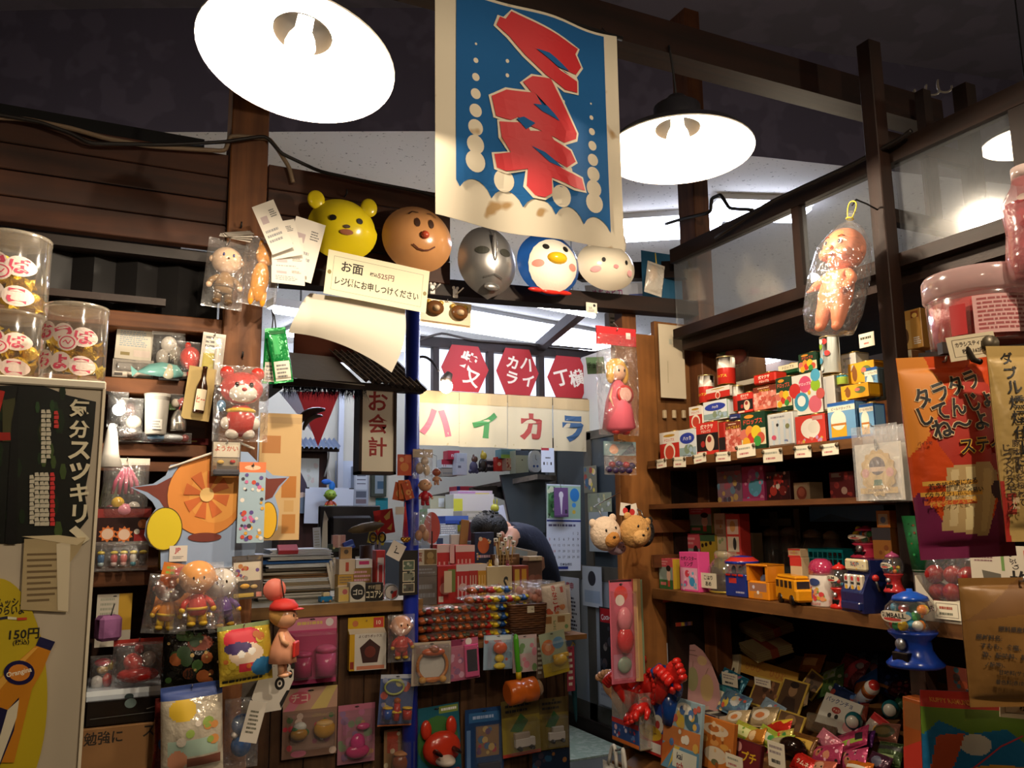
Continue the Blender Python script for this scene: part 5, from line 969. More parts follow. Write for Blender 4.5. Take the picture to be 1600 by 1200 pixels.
# middle shelf: lamp-lit knick-knacks
def clip_lamp():
 p = onY(186,640,2.13); t = thing('clip_lamp','small lit spotlight with a white cone shade beside the cooler','lamp',p)
 b = B(); b.ell((0,0,0),.014,glow('fff6e6',22)); b.obj('bulb',t)
 b = B(); b.lathe([(.006,.0),(.012,-.02),(.018,-.07),(.028,-.10)],M('d8d4cc',.4),16,(-.012,-.01,-.035)); b.obj('cone_shade',t)
 b = B(); b.tube([(0,0,.014),(-.02,.02,.04),(-.05,.05,.05)],.004,STEEL); b.obj('arm',t)
 l = bpy.data.lights.new('bulb_light','POINT'); l.energy = 1.6; l.color = (1,.86,.68); l.shadow_soft_size = .015; lo = bpy.data.objects.new('bulb_light',l); COL.objects.link(lo); lo.location = p+Vector((.01,-.03,0))
clip_lamp()
def bell(fr,Y,lb):
 c,w_,h_,a = place(fr,('Y',Y)); t = thing('silver_bell',lb,'bell charm',c,0,GL); r = w_/2; b = B(); b.lathe([(r*.9,0),(r,h_*.1),(r*.98,h_*.5),(r*.6,h_*.8),(r*.2,h_*.9),(0,h_*.91)],M('c8c4bc',.2,.9),20); b.obj('bell',t); b = B(); b.tube([(0,0,h_*.9),(.004,0,h_*1.05),(-.004,0,h_*1.3)],.0015,M('a83228'),6); b.obj('cord',t); b = B(); b.lathe([(r*.5,h_*.1),(r*.55,h_*.13),(0,h_*.13)],M('fff2dc',.2),14,(0,-r*.55,h_*.2)); b.obj('badge',t)
bell((266,636,292,674),2.17,'shiny silver bell charm on a red cord, middle left shelf')
def cup(fr,Y,lb,col,col2,cat='cup'):
 c,w_,h_,a = place(fr,('Y',Y)); t = thing('bagged_cup',lb,cat,c,0,GL); b = B(); r = w_/2; b.lathe([(r*.72,0),(r*.78,.004),(r*.92,h_*.92),(r,h_),(r*.95,h_),(r*.7,.006),(0,.006)],M(col,.5),20); b.face(2*r,h_,0,warp=lambda u,v: -r*.8*math.sqrt(max(0,1-(2*u-1)**2))-.003); b.design('R .3 .12 .7 .36 %s;X .34 .15 .66 .34 3 777' % col2); b.obj('cup',t)
cup((223,616,266,680),2.17,'grey frosted plastic sleeve standing on the middle left shelf','a8a49c','b8b4ac')
for i,(fr,lb,fl) in enumerate((((168,612,200,668),'crinkled clear bag of black and white trinkets beside the lamp','-.2 .4 .2 .25 .2 1a1818|.15 .6 .25 .2 .2 d8d4cc|.2 .2 .2 .2 .2 2a2624'),((188,622,224,676),'clear bag holding a dark brown and white knick-knack','-.1 .65 .3 .22 .3 3a1c18|.1 .3 .35 .2 .3 c8c0b0|0 .08 .4 .06 .2 2a2626'),((266,616,300,640),'small clear bag with a red charm behind the silver bell','.1 .5 .25 .3 .2 b82a24|-.25 .4 .2 .3 .2 d8ccb8'),((180,664,222,690),'dark printed pouch marked 18 lying on the middle left shelf','0 .4 .4 .35 .3 2a1a18|.1 .6 .2 .2 .3 d0c8bc'),((222,676,300,692),'pale blue and silver sachet lying flat on the middle left shelf','-.2 .5 .2 .4 .2 5a8ab0|.1 .5 .25 .4 .2 c0c4c8|.35 .5 .1 .4 .1 7a2a28'))):
 clear_bag(fr,('Y',2.18),.045,lb,(lambda f: lambda t,w_,h_: blobs(t,'trinkets',f,w_,h_))(fl),hook=False,seed=i+20,bump=1.0,group=GL)
sheet((228,611,275,640),('Y',2.36),'green and blue printed card behind the frosted sleeve','6a9a3a','P 2a5aa8 0,0 .3,0 .12,1 0,1;P d8dcd0 .3,0 .5,0 .2,1 .12,1',name='printed_card',cat='card')
sheet((225,684,330,694),('Y',2.40),'dark red strip card along the back of the middle left shelf','6a1c18','X .1 .3 .9 .8 1 a84',name='printed_card',cat='card')
# lower shelf
def tassels(t,w_,h_):
 b = B()
 for i in range(5): x = (-.22+.11*i)*w_; b.tube([(x*.3,0,h_*.86),(x,-.004,h_*.65),(x*1.3,0,h_*.46)],[.003,.005,.004],M('a83a5a',.7),6)
 b.obj('tassels',t); blobs(t,'trinkets','-.15 .32 .15 .1 .12 c8a028|0 .22 .2 .1 .15 d88a9a|.2 .25 .15 .1 .1 b8b0a4|-.3 .2 .14 .1 .1 6a2a30',w_,h_)
clear_bag((160,716,232,820),('Y',2.19),.06,'bag of pink-tasselled charms hanging on the lower left shelf',tassels,header=(.10,'d0c4b4'),seed=31,bump=1.0,group=GL)
sheet((150,734,176,822),('Y',2.33),'pale green checked sheet behind the pink-tasselled charms','a8b48c','L 2a4a2a .02 .2,.1 .9,.4;L 2a4a2a .02 .1,.3 .8,.6;L 2a4a2a .02 .4,.0 .3,.9;L 2a4a2a .02 .7,.1 .6,.9',name='printed_card',cat='card',roll=8)
card((150,792,236,852),('Y',2.18),'dark red header card with flame prints and a row of tiny cups below','2a1210','R 0 .72 1 .95 7a1f1a;S .22 .3 .22 c86a2a;C .22 .3 .14 d8b8a0;S .52 .28 .22 c86a2a;C .52 .28 .14 d8b8a0;R .7 .1 1 .4 8a1f1c;C .85 .55 .12 8a4a1a;C .75 .35 .07 d0c8b8',pegged=False,group=GL)
clear_bag((148,846,232,892),('Y',2.17),.05,'clear bag of tiny striped cups under the flame card',lambda t,w_,h_: [blobs(t,'cup','%g .42 .07 .2 .07 %s|%g .62 .075 .07 .075 d8c03a|%g .25 .06 .1 .06 %s' % (x,c1,x,x,c2),w_,h_) for x,c1,c2 in ((-.38,'3a6a9a','b8ccd0'),(-.14,'b04a4a','d8c4c0'),(.04,'d0706a','d8b0a8'),(.22,'c8c4bc','3a8a9a'),(.40,'5a5a62','3a3a40'))],hook=False,seed=33,bump=1,group=GL)
for i,x in enumerate((250,262)):
 c = onY(x,892,2.24); b = B(); b.lathe([(.004,0),(.006,.01),(.005,.05),(.006,.055),(0,.056)],M('8a7a34',.35,.7),10); tag(b.obj('brass_charm',None,c),'slim brass trinket standing beside the disc sign','charm','brass trinkets by the disc sign')
# lowest left: red bags, silver bar, brown carton
card((150,928,205,1010),('Y',2.22),'white and yellow cards hanging in the low left bay','c0b8a8','R .62 .3 1 1 b8902a;X .1 .4 .55 .95 6 998',name='toy_pack',pegged=False,group='goods in the low left bay')
def cube_purple():
 c,w_,h_,a = place((154,958,196,1002),('Y',2.12)); t = thing('plush_cube','purple plush cube hanging in the low left bay','plush toy',c,math.radians(20),'goods in the low left bay'); b = B(); b.box(-w_*.45,0,0,w_*.45,w_*.8,h_*.9,M('7a4a72',.8,0,.4,30),w_*.14); b.obj('body',t); b = B(); b.tube([(0,.01,h_*.9),(.01,.02,h_*1.3)],.0015,WIRE,5); b.obj('cord',t); return t
cube_purple()
clear_bag((176,998,256,1078),('Y',2.14),.07,'bag with a red toy set in the low left bay',lambda t,w_,h_: (blobs(t,'toy','0 .3 .42 .16 .3 a8201c|-.1 .55 .2 .18 .2 c03028|.2 .6 .15 .15 .2 8a7a70|0 .8 .1 .1 .1 b82a2a',w_,h_),),seed=35,bump=1,header=(.12,'9a2a22'),group='goods in the low left bay')
clear_bag((140,1024,180,1080),('Y',2.17),.06,'bag with red caps and gold trinkets by the cooler edge',lambda t,w_,h_: (blobs(t,'trinket','0 .8 .35 .12 .2 b0203a|0 .6 .25 .12 .2 8a6a2a|.2 .3 .2 .2 .2 9a201c|-.2 .25 .25 .2 .2 b8b4b0|.3 .7 .14 .14 .14 8a7a1c',w_,h_),),seed=36,bump=1,group='goods in the low left bay',hook=False)
carton((136,1076,256,1092),('Y',2.12),.20,'long silver-edged box lying in the low left bay','b8c0c8','R 0 .5 1 1 dfe6ea;E .55 .2 .06 .3 2a3a3a','goods in the low left bay',rough=.15,side='6a6a6a'); carton((136,1092,252,1130),('Y',2.11),.2,'black glossy box under the silver-edged box','17120f','L 5a5a58 .02 .05,.3 .95,.35;E .58 .8 .08 .2 5a6a66;L 6a6458 .03 .8,.5 .95,.6','goods in the low left bay',rough=.2)
carton((126,1134,262,1230),('Y',2.10),.25,'brown cardboard box lettered in black at the bottom left','7a5630','T 勉強に .25 .84 .22 1c140c .44;T スト .85 .88 .2 1c140c .3',None,rough=.85,name='cardboard_box')
# ---- bunch hanging on the lower left post
BG = 'bagged toys bunched on the lower left post'
clear_bag((222,898,292,990),('Y',2.02),.085,'brown-headed toy figure with yellow boots in a clear bag',fig_fill(('7a4028','c87a22','d8b028'),.95,feet='d8b028',big=1.15),roll=6,seed=41,group=BG)
clear_bag((268,880,352,984),('Y',1.98),.10,'tan-headed toy figure in a red suit bagged before the orange card',fig_fill(('d8985a','b8342c','d0a428'),.96,feet='d8b028',big=1.2),roll=-2,seed=42,group=BG)
clear_bag((328,886,380,985),('Y',2.03),.08,'white and purple toy figure with a yellow emblem, bagged',fig_fill(('d0c8bc','5a3a7a','4a3068'),.95,feet='c89a2a',big=1.1),roll=-8,seed=43,group=BG)
sheet((240,884,345,960),('Y',2.075),'orange backing card behind the bagged figures on the post','c8742a','X .06 .75 .5 .95 2 8a4',name='backing_card_sheet',cat='card',roll=10)
sheet((276,882,326,900),('Y',2.06),'red tag with white print above the bagged figures','b82a24','T 15 .75 .6 .5 e8d8d0 .3',name='hang_tag',cat='tag',roll=-12)
pouch((254,985,346,1082),('Y',2.05),.05,'black and green foil snack bag with orange picture on the lower left post',FO('15130f',.8,40),'N 7 22 .05 .13 24401c 3a5a2a 5a2a12 0e0c0a 8a4a20;E .62 .8 .22 .12 7a3014;N 3 9 .02 .04 b89a5a',BG,seed=44)
pouch((256,1068,352,1210),('Y',2.02),.06,'white and pale blue snack bag with a yellow round, lowest on the left post',FO('c4b9a4',.6,30),'R 0 .86 1 1 2a3f7a;E .34 .74 .22 .12 c8a428;R .1 .22 .9 .42 9ab0a0;C .25 .2 .16 c88a6a;N 5 8 .05 .1 c8884a 8aa04a d0c4b4 @.3,.35,.9,.6;R .4 .1 .95 .2 7a4a3a',BG,roll=-3,seed=45)
pouch((240,1090,276,1205),('Y',2.06),.04,'dark red and blue foil bag half hidden at the bottom of the post',FO('5a1c18',.8,40),'C .6 .4 .4 1f3a6a;C .55 .38 .2 b8a888;N 3 8 .05 .1 8a2a20 2a4a3a',BG,seed=46)
pouch((346,974,428,1066),('Y',1.99),.05,'yellow and red candy bag with a red cap picture, beside the dark foil bag',FO('c8ac3a',.6,36),'E .45 .78 .36 .18 c02a3a;E .5 .5 .32 .2 d8c0a8;E .35 .62 .26 .1 3a2a5a;C .4 .52 .07 e8e4dc;C .6 .55 .07 e8e4dc;R .35 .2 .7 .35 b82a3a;E .8 .25 .22 .16 2a6a9a;X .05 .02 .9 .12 1 221;N 4 8 .04 .08 c8b03a b8642a',BG,roll=-5,seed=47,header=(.07,'8a9a6a'))
clear_bag((350,1090,404,1200),('Y',2.06),.08,'blue round toy with white tags in a clear bag at the bottom of the post',lambda t,w_,h_: (blobs(t,'body','0 .62 .3 .15 .3 1c4a80|0 .32 .3 .16 .28 1f4f88|-.2 .48 .1 .05 .2 d8ccc0',w_,h_),),seed=48,group=BG)
sheet((374,1096,402,1160),('Y',2.0),'white barcode card hanging over the bagged blue toy','b8b0a4','X .2 .2 .8 .8 6 443',name='hang_tag',cat='tag',roll=14)
def girl_doll():
 c,w_,h_,a = place((412,900,474,1040),('Y',1.97)); t = thing('dress_doll','small vinyl doll with a red cap, turned right, hanging beside the post','doll',c,math.radians(62),BG)
 sk = PL('d8a07a'); s = h_*.80; b = B(); b.lathe([(.05*s,.02*s),(.20*s,.05*s),(.17*s,.25*s),(.10*s,.42*s),(.05*s,.52*s),(0,.53*s)],M('c88a6a',.8),16,flute=8,fl=.05); b.obj('dress',t)
 b = B(); b.ell((0,-.02*s,.68*s),(.165*s,.17*s,.17*s),sk,18,12); b.ell((0,-.19*s,.65*s),(.02*s,.025*s,.02*s),sk,8,6);
 for sx in (-1,1): b.ell((sx*.07*s,-.165*s,.70*s),(.018*s,.012*s,.028*s),PL('2a1a14'),8,6)
 b.obj('head',t); b = B(); b.ell((0,.04*s,.71*s),(.18*s,.17*s,.17*s),M('b88a48',.7)); b.obj('hair',t)
 b = B(); b.lathe([(.21*s,.0),(.20*s,.06*s),(.14*s,.13*s),(0,.16*s)],M('b8261e',.6),18,(0,.0,.78*s)); b.ell((0,-.19*s,.785*s),(.13*s,.10*s,.015*s),M('b8261e',.6)); b.obj('cap',t)
 for sx in (-1,1): b = B(); b.tube([(sx*.09*s,0,.46*s),(sx*.16*s,-.05*s,.36*s),(sx*.13*s,-.12*s,.30*s)],[.04*s,.035*s,.035*s],sk,8); b.obj('arm',t)
 for sx in (-1,1): b = B(); b.tube([(sx*.07*s,0,.08*s),(sx*.07*s,-.01*s,-.10*s)],[.05*s,.045*s],sk,8); b.ell((sx*.07*s,-.04*s,-.12*s),(.05*s,.085*s,.035*s),sk,8,6); b.obj('leg',t)
 b = B(); b.box(-.12*s,-.21*s,.12*s,.12*s,-.17*s,.34*s,M('b8281e',.5),.01); b.obj('bag',t)
 b = B(); b.lathe([(.16*s,0),(.16*s,.02*s),(0,.02*s)],M('c86a5a',.5),20); b.obj('round_tag',t,(-.02*s,.14*s,1.06*s),(PI/2,0,math.radians(-62)),label='pink round tag'); b = B(); b.tube([(0,0,.93*s),(0,.05*s,1.2*s)],.0015,WIRE,5); b.obj('cord',t)
girl_doll()
def panda_sign():
 c,w_,h_,a = place((394,1034,460,1112),('Y',2.05)); t = thing('panda_tag','flat white panda head cutout leaning beside the post','cutout',c,0,BG); b = B(); b.prism([(w_*(x-.5),h_*z) for x,z in ((0,.3),(.12,.62),(.3,.84),(.55,.98),(.8,1),(.98,.8),(.98,.6),(.85,.35),(.7,.02),(.3,.0))],0,.004,M('cfc8bc',.5)); b.face(w_,h_).design('E .75 .9 .1 .07 16120f;E .65 .55 .12 .13 16120f;E .65 .55 .06 .07 d8d0c4;E .65 .55 .03 .035 16120f;E .9 .72 .05 .08 16120f;E .95 .88 .05 .06 16120f;P 16120f .7,.05 .9,.4 .82,.4 .66,.16'); b.obj('board',t); b = B(); b.tube([(0,0,h_*.9),(0,.1,h_*1.0)],.0015,WIRE,5); b.obj('wire',t)
panda_sign()
sheet((378,1058,440,1112),('Y',2.07),'grey card hanging behind the panda cutout','6a625a','',name='hang_tag',cat='tag');
# ================================================================ THE COUNTER AND ITS GOODS
CY = 3.575; GC = 'toy packs hung on the counter front'
K = lambda fr,lb,base,des,toys='',bl=None,dy=0,**k: card(fr,('Y',CY-dy if fr[0] < 640 or fr[3] > 1100 else 3.435-dy*.4),lb,base,des,toys,bl,group=GC,**k)
K((448,963,526,1068),'wide pink kitchen-toy pack with a pot and kettle, top left of the counter front','b83a6a','R 0 .8 1 1 c87a90;X .2 .86 .8 .95 1 d0b060;C .85 .9 .08 d8ccc8;R 0 0 1 .08 c8487a','pot c -.2 .14 .17 .28 a82a5a|e -.2 .46 .18 .05 .17 b83a6a;kettle c .24 .14 .2 .32 c04a7a|e .24 .52 .21 .07 .2 c8557f|t .40 .45 .46 .25 .02 .1 d8c0c8',(.04,.09,.96,.78),dy=.01)
K((442,1074,527,1182),'pack with pastel flower toys and a striped banner below the pink kitchen-toy pack','8a6a5a','R 0 .68 1 1 b8907a;P d07a8a 0,.68 .2,.68 .5,1 .3,1;P c8b06a .5,.68 .8,.68 1,1 .8,1;E .3 .86 .2 .09 c85a6a;T チコ .3 .86 .12 e0c0b0 .3;N 6 18 .03 .08 3a6a3a c83a4a d8c0b0 8a4a5a @.05,.04,.95,.62;E .3 .06 .14 .05 d07a90','toy e -.22 .36 .16 .09 .1 a87a30|e -.2 .46 .12 .07 .08 d0d0c8|e -.28 .42 .07 .05 .08 2a6a3a;toy e .24 .40 .2 .14 .12 b8862a|e .24 .48 .16 .05 .12 d0a868|e .24 .30 .14 .03 .1 2a6a3a',(.06,.12,.94,.64))
K((528,1100,586,1192),'pastel pink pack holding a magenta spoon-shaped toy, low on the counter','a06a78','N 8 22 .05 .12 b88a60 7a8a6a b06a8a 8a6a90;R 0 .9 1 1 b86a80','toy e 0 .22 .32 .12 .12 c02a6a|e 0 .36 .2 .16 .12 c8307a|e .16 .62 .18 .06 .08 c8407a',(.1,.08,.9,.78))
def ybox():
 c,w_,h_,a = place((547,966,603,1047),('Y',CY-.04)); t = thing('toy_box','yellow and white boxed toy with a brown pentagon window on the counter front','toy box',c,math.radians(-6),GC); b = B(); b.box(-w_/2,0,0,w_/2,.05,h_*.70,M('c89a1c',.4),.001); b.face(w_,h_*.70).design('R .14 .0 1 1 d0c8bc;P 3a1a14 .55,.86 .84,.62 .76,.2 .36,.2 .28,.62;C .56 .5 .16 6a2a1c;T よくばりボックス .56 .93 .08 4a2a14 .7;R .2 .02 .95 .12 c87a5a;R .02 .05 .12 .25 8a2a1a'); b.obj('carton',t); b = B(); b.box(-w_/2,.046,h_*.70,w_/2,.05,h_,M('c8a01c',.4)); b.face(w_,h_*.3,.0455,z0=h_*.70).design('C .2 .6 .2 b86a3a;R .7 .3 .98 .95 b8382a;T 10 .84 .62 .3 e0d0b0 .2'); b.obj('header_flap',t); b = B(); b.add([(-w_/2,0,h_*.70),(w_/2,0,h_*.70),(w_/2,.046,h_*.78),(-w_/2,.046,h_*.78)],[[0,1,2,3]],M('d0c4b0',.4)); b.obj('top_flap',t); peg(t,h_*.93,.04,.03)
ybox()
clear_bag((606,960,648,1034),('Y',3.44),.10,'soft doll in a red suit with yellow boots, bagged on the blue column',fig_fill(('d8a080','b8342a','b8342a'),.96,feet='c8a028',big=1.05),seed=50,group=GC)
K((590,1054,643,1134),'narrow pack of red, blue and yellow stacking toys beside the blue column','4a5a86','R 0 .92 1 1 b0b4c0;N 4 14 .05 .12 b8b070 8a90b0 c05a4a;R 0 0 1 .03 b86a3a','toy e 0 .5 .1 .06 .1 a8521c|t 0 .12 0 .45 .09 .1 b03028|e 0 .28 .16 .04 .1 d8b028;toy t -.28 .16 -.28 .34 .13 .14 1c4a9a|e -.28 .37 .15 .03 .14 d8b02a;toy t .3 .14 .3 .32 .13 .14 a82a24|e .3 .36 .15 .03 .14 d8b02a;toy r -.1 .76 .28 .14 .03 .05 a8b060',(.05,.05,.95,.9),dy=.10,roll=4)
K((632,1072,650,1132),'brown toy pack half hidden behind the stacking-toy pack','6a3a20','N 4 10 .1 .2 a8522a 3a2a1c',dy=.05,pegged=False); K((600,1138,648,1212),'pack with a brown drum toy at the bottom beside the blue column','8a6a4a','R .1 .5 .45 .95 a8402a;R .6 .45 .95 .9 6a7a3a;N 5 8 .06 .1 c0b090','toy e 0 .32 .3 .2 .2 7a3a1c|e 0 .50 .26 .06 .2 b87a4a|e .1 .1 .3 .06 .15 b8a02a',(.08,.1,.92,.8),dy=.03)
K((643,1003,704,1070),'pack with a round toy mirror under an orange handle on the counter front','a89a88','R .05 .05 .95 .95 8a7a70;C .5 .46 .34 b8b4ac','frame r 0 .46 .38 .36 .04 .06 b06a30;handle e 0 .78 .3 .1 .12 b0522a|e 0 .84 .14 .1 .14 8a4a24;clip t -.22 .14 .22 .14 .05 .06 b86a30|e -.26 .14 .09 .08 .1 c08a3a|e .26 .14 .09 .08 .1 c08a3a',(.06,.05,.94,.95),dy=.03,roll=1)
K((700,998,750,1062),'pink toy phone pack right of the mirror pack on the counter front','b0607a','R 0 .85 .5 1 7a2a4a;C .7 .92 .1 d8d0cc;N 2 12 .04 .09 c89ab0 8a5a80 @.02,.1,.45,.8','phone b .24 .45 .22 .40 .05 c04a7a|b .24 .46 .17 .28 .055 2a2430',(.02,.04,.98,.84),dy=.01,roll=-3)
K((652,1102,722,1215),'teal pack with a big red cat-eared toy mask at the bottom of the counter','1f5a6a','R .55 .88 .98 .98 7a8a3a;X .6 .9 .95 .97 1 ddd;E .5 .5 .46 .36 3a6a30;R 0 0 1 .12 1a4a70','toy_mask e 0 .44 .42 .24 .2 b8321c|e -.28 .70 .12 .14 .08 b8321c|e .28 .70 .12 .14 .08 b8321c|e -.2 .44 .06 .035 .38 1a100c|e .2 .44 .06 .035 .38 1a100c|e 0 .30 .2 .08 .34 d0c0b0;toy t -.1 .06 .4 .06 .08 .1 b8402a',None,dy=.02,roll=-3)
K((727,1106,787,1215),'blue pack with a boxed picture toy beside the red mask pack','1c3a66','R .1 .8 .9 .94 2a5a8a;X .2 .83 .85 .92 1 9ac;R .28 .30 .88 .74 8a6a4a;N 7 16 .04 .1 a83a4a 4a6a8a c0a060 6a4a6a @.32,.34,.84,.7;R .04 .1 .14 .7 5a7aa8','toy b .08 .16 .28 .06 .06 2a2a3a',(.24,.06,.94,.76),dy=.01)
K((755,992,800,1046),'silvery blue pack with an orange and yellow figure toy, under the candy ledge','8aa0b4','N 3 12 .05 .14 a8b8c4 6a88a0 b04a3a;R .05 .85 .95 .98 b8c4cc','toy e 0 .64 .24 .18 .14 c0522a|e 0 .34 .16 .12 .1 c8a82a|e 0 .12 .2 .1 .12 d8c03a',(.08,.04,.92,.86),dy=.04,roll=2)
K((801,992,839,1050),'pale pink pack half hidden behind the toy hammer handle','b8a0a0','R .1 .5 .9 .9 a8b0a8;N 2 8 .08 .16 6a8a5a c07a8a',dy=.02)
K((786,1092,845,1180),'left one of two green-yellow packs each holding a white toy van','8a7a30','R 0 .7 1 1 6a5a28;P 2a5a2a .2,.45 .5,.75 .7,.6 .5,.4;X .1 .76 .8 .95 2 222;R 0 0 1 .06 a83a2a','van b .05 .24 .26 .08 .06 c8c0b8|b -.02 .36 .2 .06 .055 a8988a;wheel e -.12 .15 .06 .04 .13 1a1614;wheel e .2 .15 .06 .04 .13 1a1614',(.1,.05,.9,.66),dy=.03,roll=-2); K((843,1090,888,1170),'right one of two green-yellow packs each holding a white toy van','7a6a30','R 0 .7 1 1 5a4a24;P 2a5a2a .2,.45 .5,.75 .7,.6 .5,.4;X .1 .76 .8 .95 2 222','van b .05 .26 .28 .08 .06 c8c0b8|b .1 .38 .2 .06 .055 b0a89c;wheel e -.12 .17 .06 .04 .13 1a1614;wheel e .22 .17 .06 .04 .13 1a1614',(.1,.05,.9,.66),dy=.02)
K((832,1172,890,1215),'dark blue pack at the bottom right corner of the counter front','15243a','N 9 18 .06 .14 8a5a2a 1f4a6a 3a3040',dy=.01)
K((850,986,890,1054),'pack with a tan round badge and yellow whistle at the right end of the ledge','9aa48a','R 0 .0 1 .3 b8a02a;C .3 .66 .26 c8703a;E .7 .72 .22 .14 5a8ab0;C .3 .66 .12 d8a070','whistle e .12 .34 .26 .13 .14 d0a428|b .2 .42 .3 .05 .06 c89a20',(.1,.1,.95,.8),dy=.06,roll=-8)
def hammer():
 c,w_,h_,a = place((793,988,848,1098),('Y',3.40)); t = thing('toy_hammer','toy hammer with an orange barrel head and lime green handle hanging under the ledge','toy hammer',c,(0,math.radians(-4),0)); r = w_*.30
 b = B(); b.lathe([(r*.8,-w_*.5),(r,-w_*.46),(r,-w_*.16),(r*.86,-w_*.1),(r*.98,w_*.0),(r,w_*.28),(r*.86,w_*.3),(0,w_*.3)],PL('c8601c'),22); b.v = [Vector((p.z,p.y,p.x+r)) for p in b.v]; b.f = [f[::-1] for f in b.f]; b.obj('head',t); b = B(); b.ell((w_*.38,0,r),(w_*.12,r*.7,r*.7),film('e8c090',.35,.2)); b.obj('end_cap',t,label='clear amber end cap'); b = B(); b.lathe([(.009,2*r-.005),(.011,h_*.5),(.012,h_*.9),(.009,h_*.98),(0,h_)],PL('4a9a24'),14,(-w_*.14,0,0)); b.obj('handle',t); b = B(); b.lathe([(.0125,2*r),(.0125,2*r+.03)],PL('c8a81c'),14,(-w_*.14,0,0)); b.obj('grip_band',t); b = B(); b.tube([(-w_*.14,0,h_*.97),(-w_*.14,.05,h_*1.0)],.0015,STEEL,5); b.obj('hook',t)
hammer()
def wand():
 c,w_,h_,a = place((890,1002,908,1130),('Y',3.50)); t = thing('toy_umbrella','slim dark teal toy umbrella hanging at the counter corner','toy umbrella',c,(0,math.radians(-3),0)); b = B(); b.lathe([(0,.0),(.006,.02),(.014,h_*.45),(.010,h_*.75),(.004,h_*.78)],M('14404a',.5),12,flute=6,fl=.15); b.obj('canopy',t); b = B(); b.tube([(0,0,h_*.77),(0,0,h_*.94),(.01,0,h_*.99),(.02,0,h_*.95)],.004,M('c8a040',.4)); b.obj('handle',t)
wand()
for i,(fr,lb,c1) in enumerate((((886,1010,898,1080),'thin red striped stick pack behind the toy umbrella','8a3040'),((838,1004,850,1060),'thin brown stick pack between two packs under the ledge','6a5a4a'))): K(fr,lb,c1,'X .2 .1 .8 .9 6 ccb',dy=.01)
# ---- bundles of candy on the ledge
def bundle():
 t = thing('candy_bundle','x','candy bundle',(0,0,0),0,'candy bundles stacked on the counter ledge'); w_,d,h_ = .112,.13,.038
 for i in range(3): b = B(); x = (-.33+.33*i)*w_; b.ell((x,-.050,h_*.44),(w_*.23,.034,h_*.43),FO('a8582c' if i % 2 == 0 else '8a2a20',.6,60),12,8); b.ell((x+.010,-.060,h_*.58),(w_*.13,.030,h_*.26),FO('5a5a4a',.5,60),10,6); b.obj('candy',t)
 b = B(); n = 10; m = film('ffffff',.06,1.0,30,.12); pts = []
 for j in range(7):
  y = -d*.62+d*j/6;
  for i in range(n+1): u = i/n; g = math.sin(PI*u)**.6; k = math.sin(PI*(j+.35)/6.6)**.5; pts.append((-w_*.52+w_*1.04*u,y,h_*.5+h_*.52*g*k))
 b.add(pts,[[j*(n+1)+i,j*(n+1)+i+1,(j+1)*(n+1)+i+1,(j+1)*(n+1)+i] for j in range(6) for i in range(n)],m,True); b.add([(x,y,h_*.5-(z-h_*.5)*.9) for x,y,z in pts],[[j*(n+1)+i,(j+1)*(n+1)+i,(j+1)*(n+1)+i+1,j*(n+1)+i+1] for j in range(6) for i in range(n)],m,True); b.obj('wrapper',t)
 return t
proto = bundle(); proto2 = bundle()
for ch,col in zip([c for c in proto2.children if c.name.startswith('candy')],('a8241c','c8a81c','1c4a8a')):
 ch.data = ch.data.copy(); ch.data.materials[0] = FO(col,.6,60); ch.data.materials[1] = FO('b8a42a' if col != 'c8a81c' else '7a8a90',.5,60)
ORD = ['bottom','second','third','fourth','top']; COLN = ['leftmost orange','second orange','third orange','leftmost red and yellow','rightmost red and yellow']
k1 = k2 = 0
cols = [1.330,1.437,1.544,1.650,1.752]
for ci,x in enumerate(cols):
 rows = (4,4,5,5,5)[ci]
 for r in range(rows):
  red = ci >= 3; o = proto2 if red else proto
  if (red and k2) or (not red and k1): o = copy_tree(o)
  if red: k2 = 1
  else: k1 = 1
  o.location = (x+random.uniform(-.006,.006),3.60+.02*(r % 2),.922+r*.0375); o.rotation_euler = (0,random.uniform(-.03,.03),random.uniform(-.16,.16))
  o['label'] = '%s bundle of wrapped candy in the %s column on the counter ledge' % ('topmost' if r == rows-1 else ORD[r],COLN[ci])
for i,(x,y,z) in enumerate(((1.60,3.70,1.108),(1.70,3.66,1.108))):
 o = copy_tree((proto,proto2)[i]); o.location = (x,y,z); o.rotation_euler = (0,0,.2-.3*i); o['label'] = ('silvery candy bundle lying loose on top of the third orange column','silvery candy bundle lying loose on top of the red and yellow column')[i]
def basket():
 c,w_,h_,a = place((800,938,850,988),('Y',3.50)); c.z = .923; t = thing('wicker_basket','brown wicker basket of bagged sweets on the counter ledge','basket',c); b = B(); m = wood('3a2010','6a4020',0,1.5); n = 14; d = .16
 for j in range(n):
  z = h_*(j+.5)/n; k = 1+.10*j/n; ring = []
  for i in range(48):
   q = i/48*4; s_ = int(q); f = q-s_; wv = .0025*math.sin(i*PI/2+(j % 2)*PI); hx,hy = w_/2*k,d/2*k; P = [(-hx+2*hx*f,-hy-wv),(hx+wv,-hy+2*hy*f),(hx-2*hx*f,hy+wv),(-hx-wv,hy-2*hy*f)][s_]; ring.append((P[0],d/2+P[1],z))
  b.tube(ring,h_/n*.62,m,6,True)
 b.box(-w_/2,0,0,w_/2,d,.004,m); b.obj('woven_body',t); b = B(); b.box(-.01,-.014,h_*.72,.026,-.0125,h_*.93,M('c8bca4',.8)); b.obj('price_tag',t,label='small white price tag'); return c,w_,h_
bc,bw,bh = basket()
